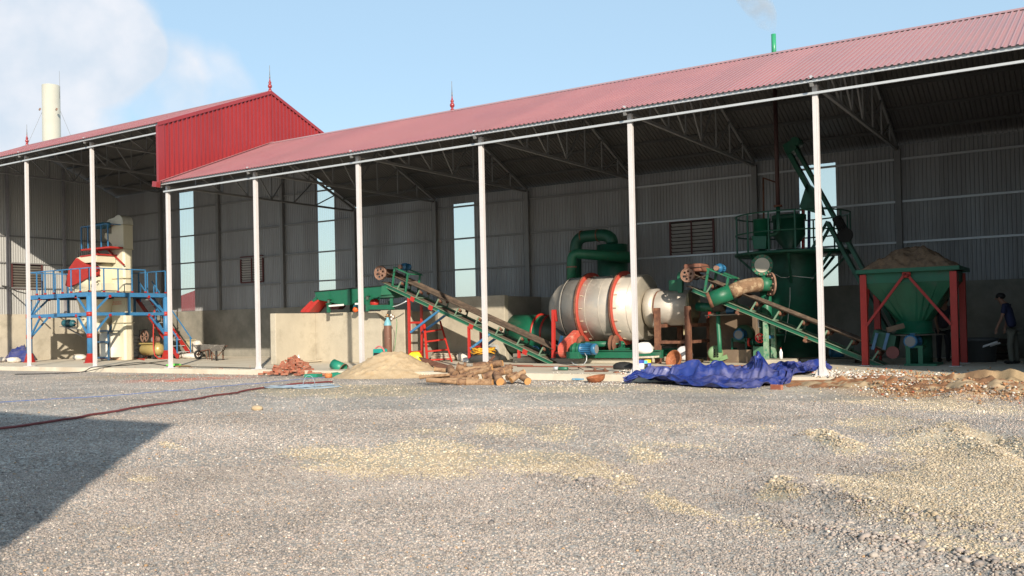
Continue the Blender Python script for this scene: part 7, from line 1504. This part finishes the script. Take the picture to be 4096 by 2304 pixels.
# person, second person behind hopper
SKIN = M('skin', (.30, .16, .11), .6, 0, .05); HAIR = M('black hair', (.012, .01, .01), .6)
def person(pos, face, label, h=1.66, top=(.02, .025, .07), legs=(.13, .125, .10), bend=.18, arms=((.0, .30), (.1, .2)), look=.5):
    """standing figure facing direction angle 'face'"""
    k = h/1.7; t = T('person', label, 'person', pos); R = Matrix.Rotation(face, 3, 'Z'); g = lambda f, s, z: Vector(pos)+R @ Vector((f*k, s*k, z*k))   # f forward, s left
    def skin(name, verts, edges, mat, sub=2, parent=None):
        me = bpy.data.meshes.new(name); o0 = ORG[t.name]; me.from_pydata([tuple(g(*v[:3])-o0) for v in verts], edges, []); me.materials.append(mat)
        o = bpy.data.objects.new(name, me); C.objects.link(o); o.parent = parent or t; ORG[o.name] = o0
        md = o.modifiers.new('skin', 'SKIN'); md.use_smooth_shade = True
        sv_ = me.skin_vertices[0].data
        for i, v in enumerate(verts): sv_[i].radius = (v[3]*k, (v[4] if len(v) > 4 else v[3])*k)
        sv_[0].use_root = True
        s_ = o.modifiers.new('sub', 'SUBSURF'); s_.levels = sub; s_.render_levels = sub; return o
    b = bend
    # body under the clothes: pelvis, spine, neck, head, arms with hands, legs
    V = [(0, 0, .92, .12, .10), (.03+b*.3, 0, 1.12, .12, .10), (.05+b*.7, 0, 1.32, .13, .11), (.05+b, 0, 1.44, .06, .06), (.08+b*1.3, 0, 1.50, .05, .05), (.12+b*1.5, 0, 1.56, .085, .075), (.12+b*1.5, 0, 1.64, .085, .08)]
    E = [(0, 1), (1, 2), (2, 3), (3, 4), (4, 5), (5, 6)]
    for sd_2, (af, ab) in zip((1, -1), arms):
        s0 = len(V); V += [(.05+b*.85, sd_2*.17, 1.40, .055), (.06+b*.8+af*.3, sd_2*.22, 1.14, .042), (.06+b*.8+af*1.0, sd_2*.19, .91, .032), (.07+b*.8+af*1.1, sd_2*.18, .84, .034, .02)]
        E += [(3, s0), (s0, s0+1), (s0+1, s0+2), (s0+2, s0+3)]
        for q, (fx_, sx2, ln_) in enumerate(((.02, -.012, .085), (.008, -.004, .095), (-.006, .004, .09), (-.02, .010, .075))):
            n0 = len(V); bs = V[s0+3]; V += [(bs[0]+fx_, bs[1]+sx2, bs[2]-.035, .009), (bs[0]+fx_*1.2+.008, bs[1]+sx2, bs[2]-.035-ln_*.5, .0085), (bs[0]+fx_*1.1+.024, bs[1]+sx2, bs[2]-.035-ln_*.9, .0075)]; E += [(s0+3, n0), (n0, n0+1), (n0+1, n0+2)]
        n0 = len(V); bs = V[s0+3]; V += [(bs[0]+.035, bs[1]-.01*sd_2, bs[2]-.01, .01), (bs[0]+.05, bs[1]-.015*sd_2, bs[2]-.05, .009)]; E += [(s0+2, n0), (n0, n0+1)]
    body = skin('body', V, E, SKIN, 1)
    # face details
    hc = (.12+b*1.5, 0, 1.60); mb = MB(); mb.ball(g(hc[0]+.09, 0, 1.585), .018*k, 8, 6, (1, .8, 1.3)); mb.build('nose', SKIN, t)
    for s in (-1, 1): mb = MB(); mb.ball(g(hc[0]+.078, s*.03, 1.61), .010*k, 8, 6); mb.build('eye', DARK, t); mb = MB(); mb.ball(g(hc[0]-.005, s*.082, 1.60), .026*k, 8, 6, (.8, .4, 1.3)); mb.build('ear', SKIN, t)
    mb = MB(); mb.bar(g(hc[0]+.083, -.02, 1.555), g(hc[0]+.083, .02, 1.555), .006, .006); mb.build('mouth', M('lips', (.2, .07, .06), .6), t)
    mb = MB(); c_ = g(hc[0]-.02, 0, 1.645); mb.ball(c_, .098*k, 16, 10, (1.12, .98, .85), lambda v: 1+.05*noise.noise(v*30)); mb.build('hair', HAIR, t)
    # shirt
    V = [(.0, 0, .86, .165, .12), (.02+b*.2, 0, 1.02, .16, .115), (.04+b*.6, 0, 1.26, .165, .125), (.05+b*.85, 0, 1.40, .13, .10), (.06+b, 0, 1.45, .075, .07)]; E = [(0, 1), (1, 2), (2, 3), (3, 4)]
    for s, (af, ab) in zip((1, -1), arms):
        n0 = len(V); V += [(.05+b*.85, s*.17, 1.40, .075), (.055+b*.82+af*.2, s*.215, 1.20, .068)]; E += [(3, n0), (n0, n0+1)]
    skin('shirt', V, E, M('shirt '+str(top), top, .85, 0, .1), 1)
    V = [(0, 0, .90, .15, .12)]; E = []
    for s in (1, -1):
        n0 = len(V); f = .04*s; V += [(.0, s*.09, .80, .095), (.02+f, s*.10, .48, .078), (-.01+f, s*.10, .10, .062), (-.01+f, s*.10, .05, .06)]; E += [(0, n0), (n0, n0+1), (n0+1, n0+2), (n0+2, n0+3)]
    skin('trousers', V, E, M('trousers '+str(legs), legs, .9, 0, .1), 1)
    for s in (1, -1):
        f = .04*s; mb = MB(); mb.ball(g(.04+f, s*.10, .045), .05*k, 12, 8, (2.6 if abs(math.cos(face)) > .7 else 1.3, 2.6 if abs(math.cos(face)) <= .7 else 1.2, .9)); mb.build('shoe', DARK, t)
    return t
pp = gs(4056, 1455); person(pp, PI*.97, 'man in dark navy polo shirt and khaki trousers looking down, at the right edge', 1.68, bend=.10, arms=((.16, .3), (.05, .2)))
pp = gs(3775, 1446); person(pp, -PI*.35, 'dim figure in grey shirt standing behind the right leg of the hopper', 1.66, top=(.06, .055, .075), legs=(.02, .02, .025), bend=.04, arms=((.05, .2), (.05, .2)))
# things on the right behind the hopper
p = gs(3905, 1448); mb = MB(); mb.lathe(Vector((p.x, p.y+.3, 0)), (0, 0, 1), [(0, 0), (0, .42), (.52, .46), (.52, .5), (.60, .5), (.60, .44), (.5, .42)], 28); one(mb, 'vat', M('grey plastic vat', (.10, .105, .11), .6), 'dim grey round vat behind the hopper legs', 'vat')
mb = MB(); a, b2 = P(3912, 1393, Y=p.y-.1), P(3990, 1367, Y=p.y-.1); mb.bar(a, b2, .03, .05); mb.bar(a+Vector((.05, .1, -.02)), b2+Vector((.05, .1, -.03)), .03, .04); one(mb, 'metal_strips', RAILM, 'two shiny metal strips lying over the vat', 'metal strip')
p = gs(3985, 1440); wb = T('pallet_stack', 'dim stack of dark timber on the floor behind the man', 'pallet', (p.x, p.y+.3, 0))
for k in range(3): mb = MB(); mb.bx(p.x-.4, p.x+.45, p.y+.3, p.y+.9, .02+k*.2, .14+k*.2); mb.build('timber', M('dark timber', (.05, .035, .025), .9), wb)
p = gs(3810, 1438); mb = MB(); mb.bar(p+Vector((-.25, 0, .04)), p+Vector((.3, .15, .12)), .12, .02); one(mb, 'scrap_sheet', WHITEM, 'pale scrap of sheet on the floor by the right hopper leg', 'scrap')
p = gs(3325, 1445); pm = T('pump', 'small blue pump on a low concrete base behind the second conveyor', 'pump', (p.x, 6.0, 0)); a = P(3350, 1412, Y=6.0); mb = MB(); mb.bx(a.x-.9, a.x+.5, 5.7, 6.4, 0, .1); mb.build('pump_base', CONCG, pm); motor('pump_motor', (a.x, 6.0, .27), (1, 0, 0), .13, .4, BLUEM, pm)
# ---------------------------------------------------------------- rubble, stones
def rock_variants(nv=10, seed=2):
    out_ = []; rnd = np.random.RandomState(seed)
    t_ = (1+5**.5)/2; iv = np.array([(-1, t_, 0), (1, t_, 0), (-1, -t_, 0), (1, -t_, 0), (0, -1, t_), (0, 1, t_), (0, -1, -t_), (0, 1, -t_), (t_, 0, -1), (t_, 0, 1), (-t_, 0, -1), (-t_, 0, 1)])/math.hypot(1, t_)
    fc = np.array([(0, 11, 5), (0, 5, 1), (0, 1, 7), (0, 7, 10), (0, 10, 11), (1, 5, 9), (5, 11, 4), (11, 10, 2), (10, 7, 6), (7, 1, 8), (3, 9, 4), (3, 4, 2), (3, 2, 6), (3, 6, 8), (3, 8, 9), (4, 9, 5), (2, 4, 11), (6, 2, 10), (8, 6, 7), (9, 8, 1)])
    for _ in range(nv): out_.append(iv*rnd.uniform(.65, 1.15, (12, 1))*rnd.uniform(.6, 1.0, 3))
    return out_, fc
RV, RF = rock_variants()
def stones(name, x, y, z, size, col, mat, kind='stuff', flat=.75):
    n = len(x); rnd = np.random.RandomState(n); vi = rnd.randint(0, len(RV), n); base = np.stack(RV)[vi]*size[:, None, None]
    a = rnd.uniform(0, 2*PI, n); b_ = rnd.uniform(-.5, .5, n); ca, sa = np.cos(a)[:, None], np.sin(a)[:, None]; cb, sb = np.cos(b_)[:, None], np.sin(b_)[:, None]
    X = base[:, :, 0]*rnd.uniform(.9, 1.5, n)[:, None]; Y = base[:, :, 1]; Z = base[:, :, 2]*flat; X, Z = X*cb-Z*sb, X*sb+Z*cb; X, Y = X*ca-Y*sa, X*sa+Y*ca
    co_ = np.stack([X+x[:, None], Y+y[:, None], Z+z[:, None]], -1).reshape(-1, 3); f = (RF[None]+(np.arange(n)*12)[:, None, None]).reshape(-1, 3)
    me = npmesh(name, co_, f, [mat], smooth=False); col_attr(me, 'tone', np.repeat(np.concatenate([col, np.ones((n, 1))], 1), 12, axis=0)); o = bpy.data.objects.new(name, me); C.objects.link(o)
    if kind: o['kind'] = kind
    return o
STM = bpy.data.materials.new('gravel stones'); STM.use_nodes = True; t = STM.node_tree; b = t.nodes['Principled BSDF']; b.inputs['Roughness'].default_value = .9; b.inputs['Specular IOR Level'].default_value = .25
a_ = t.nodes.new('ShaderNodeAttribute'); a_.attribute_name = 'tone'; tc = t.nodes.new('ShaderNodeTexCoord'); nz = t.nodes.new('ShaderNodeTexNoise'); nz.inputs['Scale'].default_value = 60; nz.inputs['Detail'].default_value = 4; t.links.new(tc.outputs['Object'], nz.inputs['Vector'])
mx = t.nodes.new('ShaderNodeMix'); mx.data_type = 'RGBA'; mx.blend_type = 'MULTIPLY'; mx.inputs['Factor'].default_value = 1; t.links.new(a_.outputs['Color'], mx.inputs[6]); t.links.new(fmath('MULTIPLY_ADD', nz.outputs['Fac'], .7, .65, tree=t), mx.inputs[7]); t.links.new(mx.outputs[2], b.inputs['Base Color'])
PAL = np.array([(.22, .20, .195), (.28, .25, .24), (.33, .295, .275), (.37, .33, .31), (.40, .35, .33), (.35, .325, .32), (.45, .405, .375), (.30, .275, .275), (.58, .54, .50), (.74, .71, .68), (.42, .28, .17), (.43, .32, .29)])
PW = np.array([.11, .16, .19, .17, .10, .10, .06, .07, .018, .004, .008, .012]); PW /= PW.sum()
SPAL = np.array([(.43, .36, .27), (.49, .42, .32), (.35, .29, .215), (.57, .495, .39), (.63, .565, .47), (.32, .28, .25)]); SW = np.array([.28, .28, .14, .16, .07, .07])
rs = np.random.RandomState(5)
def sample(n, d0, d1, pw=1.0):
    """points in the wedge of yard the photograph shows, between distances d0 and d1"""
    u = rs.uniform(0, 1, n); d = (d0**pw+(d1**pw-d0**pw)*u)**(1/pw); px = rs.uniform(-.60, .60, n); r = np.array([RT.x, RT.y]); r /= np.hypot(*r); f = np.array([FW.x, FW.y]); f /= np.hypot(*f)
    x = CAM.x+f[0]*d+r[0]*px*d; y = CAM.y+f[1]*d+r[1]*px*d; return x, y, d
parts_ = []
for n, d0, d1, s0, s1 in ((110000, 4.0, 9.0, .0065, .021), (60000, 8.5, 15.0, .011, .024), (30000, 14.5, 32, .014, .028)):
    x, y, d = sample(n, d0, d1, 1.6); size = s0+(s1-s0)*rs.beta(1.5, 4.0, n); big = rs.uniform(0, 1, n) < .006; size = np.where(big, size*1.6, size); parts_.append((x, y, size))
x = np.concatenate([p[0] for p in parts_]); y = np.concatenate([p[1] for p in parts_]); size = np.concatenate([p[2] for p in parts_])
# coarse stones along the graded ridges at the right
ex, ey, es = [], [], []
for pts, r, h in RIDGES[:6]:
    for _ in range(330):
        k = rs.randint(len(pts)-1); f = rs.uniform(); p_ = pts[k]+(pts[k+1]-pts[k])*f; ex.append(p_.x+rs.normal()*r*.8); ey.append(p_.y+rs.normal()*r*.8); es.append(.010+.030*rs.beta(1.2, 4) if rs.uniform() < .96 else rs.uniform(.025, .042))
x = np.concatenate([x, ex]); y = np.concatenate([y, ey]); size = np.concatenate([size, es])
ok = y < -.45; x, y, size = x[ok], y[ok], size[ok]
sd = yard_sand(x, y); issand = rs.uniform(0, 1, len(x)) < np.clip((sd-.12)*1.9, 0, .90)
mac = yard_tone(x, y)[:, None]
col = mac*np.array([.97, .93, .875])*np.where(issand[:, None], SPAL[rs.choice(len(SPAL), len(x), p=SW/SW.sum())], PAL[rs.choice(len(PAL), len(x), p=PW)])*rs.uniform(.85, 1.15, (len(x), 1))
stones('gravel_stones', x, y, ZG+yard_h(x, y)+size*.12, size, col, STM)
# rubble bank at the right edge of the slab
RUBP = np.array([(.64, .61, .57), (.52, .47, .41), (.36, .18, .09), (.28, .16, .09), (.42, .31, .18), (.40, .12, .07), (.24, .19, .15)])
def band(n, x0, y0, x1, y1, spread, s0, s1, w_, hz, name, lab=None):
    px = rs.uniform(x0, x1, n); f = (px-x0)/(x1-x0); py = y0+(y1-y0)*f+rs.normal(0, spread, n)
    P_ = [P(a, b2, Z=ZG) for a, b2 in zip(px, py)]; X = np.array([q.x for q in P_]); Y = np.array([q.y for q in P_]); sz = s0+(s1-s0)*rs.beta(1.3, 4, n); Z = ZG+yard_h(X, Y)+hz*np.exp(-((py-(y0+(y1-y0)*f))/spread)**2)*rs.uniform(.3, 1, n)+sz*.2
    ok = Y < -.3; Z = np.where(ok, Z, .0+sz*.3); cc_ = RUBP[rs.choice(len(RUBP), n, p=np.array(w_)/sum(w_))]*rs.uniform(.8, 1.15, (n, 1)); stones(name, X, Y, Z, sz, cc_, STM)
band(2600, 3250, 1530, 3620, 1546, 12, .010, .065, (6, 3, 1.5, 1.5, 2, .4, 2), .05, 'rubble')
band(3600, 3480, 1546, 4250, 1572, 18, .010, .065, (.7, 1.3, 4, 5, 4, .5, 4), .14, 'rubble')
band(260, 2480, 1516, 2580, 1514, 5, .015, .04, (5, 3, .5, 1, 1, .3, 1), .0, 'rubble')
band(500, 1990, 1528, 2550, 1536, 7, .012, .03, (5, 3, .3, .5, 2, .2, 1), .0, 'rubble'); band(240, 420, 1502, 1050, 1500, 8, .012, .035, (1, 1, 1, 1, 1, 6, 1), .0, 'rubble')
# small heap of crushed stone by the logs
px = rs.normal(1868, 20, 900); P_ = [P(a, 1466, Z=0) for a in px]; X = np.array([q.x for q in P_])+rs.normal(0, .05, 900); Y = np.array([q.y for q in P_])+rs.uniform(-.0, .6, 900)+.1; Z = .02+.26*np.exp(-((px-1868)/22)**2)*rs.uniform(.1, 1, 900)*np.clip(1-np.abs(Y-.75)/.5, 0, 1)
stones('crushed_stone', X, Y, np.maximum(Z, .01), rs.uniform(.012, .03, 900), np.tile((.38, .36, .33), (900, 1))*rs.uniform(.6, 1.2, (900, 1)), STM)
# larger earth clods along the rubble bank, one lump each
for k, (x_, y_, s_3, m_, lb) in enumerate(((3620, 1532, .14, EARTH, 'dark brown clod standing up in the rubble bank'), (3625, 1548, .16, M('grey brown rock', (.26, .19, .14), .9, bump=.5), 'rounded grey brown rock in the rubble bank'), (4060, 1548, .16, SAND, 'pale sandy block at the right end of the rubble bank'), (3890, 1512, .11, SAND, 'small pale block in the sand behind the rubble bank'), (3500, 1520, .12, M('orange earth', (.50, .27, .12), .9), 'orange clod at the back of the rubble bank'))):
    p = gz(x_, y_); mb = MB(); mb.ball(p+Vector((0, 0, s_3*.5)), s_3, 12, 8, (1.2, .9, .8), lambda v: 1+.5*noise.noise(v*9+Vector((k, 0, 0)))); one(mb, 'rock', m_, lb, 'rock')
# bank of orange brown earth with a sandy drift at its right end
n1, n2 = 190, 60; U, V = np.meshgrid(np.linspace(28.2, 35.0, n1), np.linspace(-2.7, .9, n2))
ctr = -1.05-.10*(U-30)+.25*np.sin(U*1.7); w_ = .62
env = np.exp(-((V-ctr)/w_)**2)*np.clip((U-28.5)/1.4, 0, 1)
hb_ = env*(.03+.20*fbm(U, V, 1.5, 5, 91)**1.3+.22*(fbm(U, V, 5, 5, 17)-.42))+.20*np.exp(-((U-32.3)/.8)**2-((V+.35)/.45)**2)*(.3+1.2*fbm(U, V, 4, 5, 4))+.12*np.exp(-((U-33.6)/1.0)**2-((V-.1)/.55)**2)
hb_ -= .30*np.exp(-((U-31.15-.25*(V+1.1))/.16)**2-((V+1.15)/.5)**2)
edge_ = np.minimum(np.minimum((U-28.2)/.8, 1), np.minimum((V+2.7)/.5, (.9-V)/.4)); edge_ = np.clip(edge_, 0, 1)
base_ = np.where(V < -.28, ZG+yard_h(U, V), 0.0); zz_ = base_-.02+hb_*edge_
ii = np.arange(n1*n2).reshape(n2, n1); me = npmesh('earth_bank', np.stack([U, V, zz_], -1).reshape(-1, 3), np.stack([ii[:-1, :-1], ii[:-1, 1:], ii[1:, 1:], ii[1:, :-1]], -1).reshape(-1, 4), [STM])
na = fbm(U, V, 1.2, 4, 61)[..., None]; nb2 = fbm(U, V, 4, 4, 62)[..., None]; cE = np.array([.30, .125, .055])*(1-na)+np.array([.18, .11, .065])*na; cE = np.where(nb2 > .57, np.array([.36, .26, .16]), cE)
sandy = np.clip((U-31.6)/1.0, 0, 1)[..., None]*np.clip((V+1.0)/.5, 0, 1)[..., None]; cE = cE*(1-sandy)+np.array([.27, .195, .115])*sandy
red_ = np.exp(-((U-30.6)/.6)**2-((V+.55)/.22)**2)[..., None]; cE = cE*(1-red_*.8)+np.array([.50, .13, .06])*red_*.8
col_attr(me, 'tone', np.concatenate([cE*(.45+1.1*fbm(U, V, 9, 4, 66)[..., None]), np.ones(U.shape+(1,))], -1).reshape(-1, 4))
o = bpy.data.objects.new('earth_bank', me); C.objects.link(o); tag(o, 'low bank of orange brown earth along the slab edge at the far right', 'earth bank')
# thin smoke above the green chimney
sm = MB(); tp = P(3095, 130, Y=YSN); 
pts = [tp+Vector((0, 0, .02)), P(3080, 100, Y=YSN), P(3065, 75, Y=YSN), P(3045, 40, Y=YSN), P(3020, 0, Y=YSN), P(2990, -50, Y=YSN)]
sm.tube(pts, [.07, .22, .33, .38, .42, .45], 16); smoke = sm.build('smoke', None, None, kind='stuff')
SMK = bpy.data.materials.new('smoke'); SMK.use_nodes = True; t = SMK.node_tree; t.nodes.remove(t.nodes['Principled BSDF']); pv = t.nodes.new('ShaderNodeVolumePrincipled'); pv.inputs['Color'].default_value = (.9, .85, .82, 1)
tc = t.nodes.new('ShaderNodeTexCoord'); nz = t.nodes.new('ShaderNodeTexNoise'); nz.inputs['Scale'].default_value = 2.6; nz.inputs['Detail'].default_value = 4; t.links.new(tc.outputs['Object'], nz.inputs['Vector']); t.links.new(fmath('MULTIPLY', fmath('SUBTRACT', nz.outputs['Fac'], .36, tree=t), 4.0, clamp=True, tree=t), pv.inputs['Density']); t.links.new(pv.outputs[0], t.nodes['Material Output'].inputs['Volume'])
smoke.data.materials.clear(); smoke.data.materials.append(SMK)
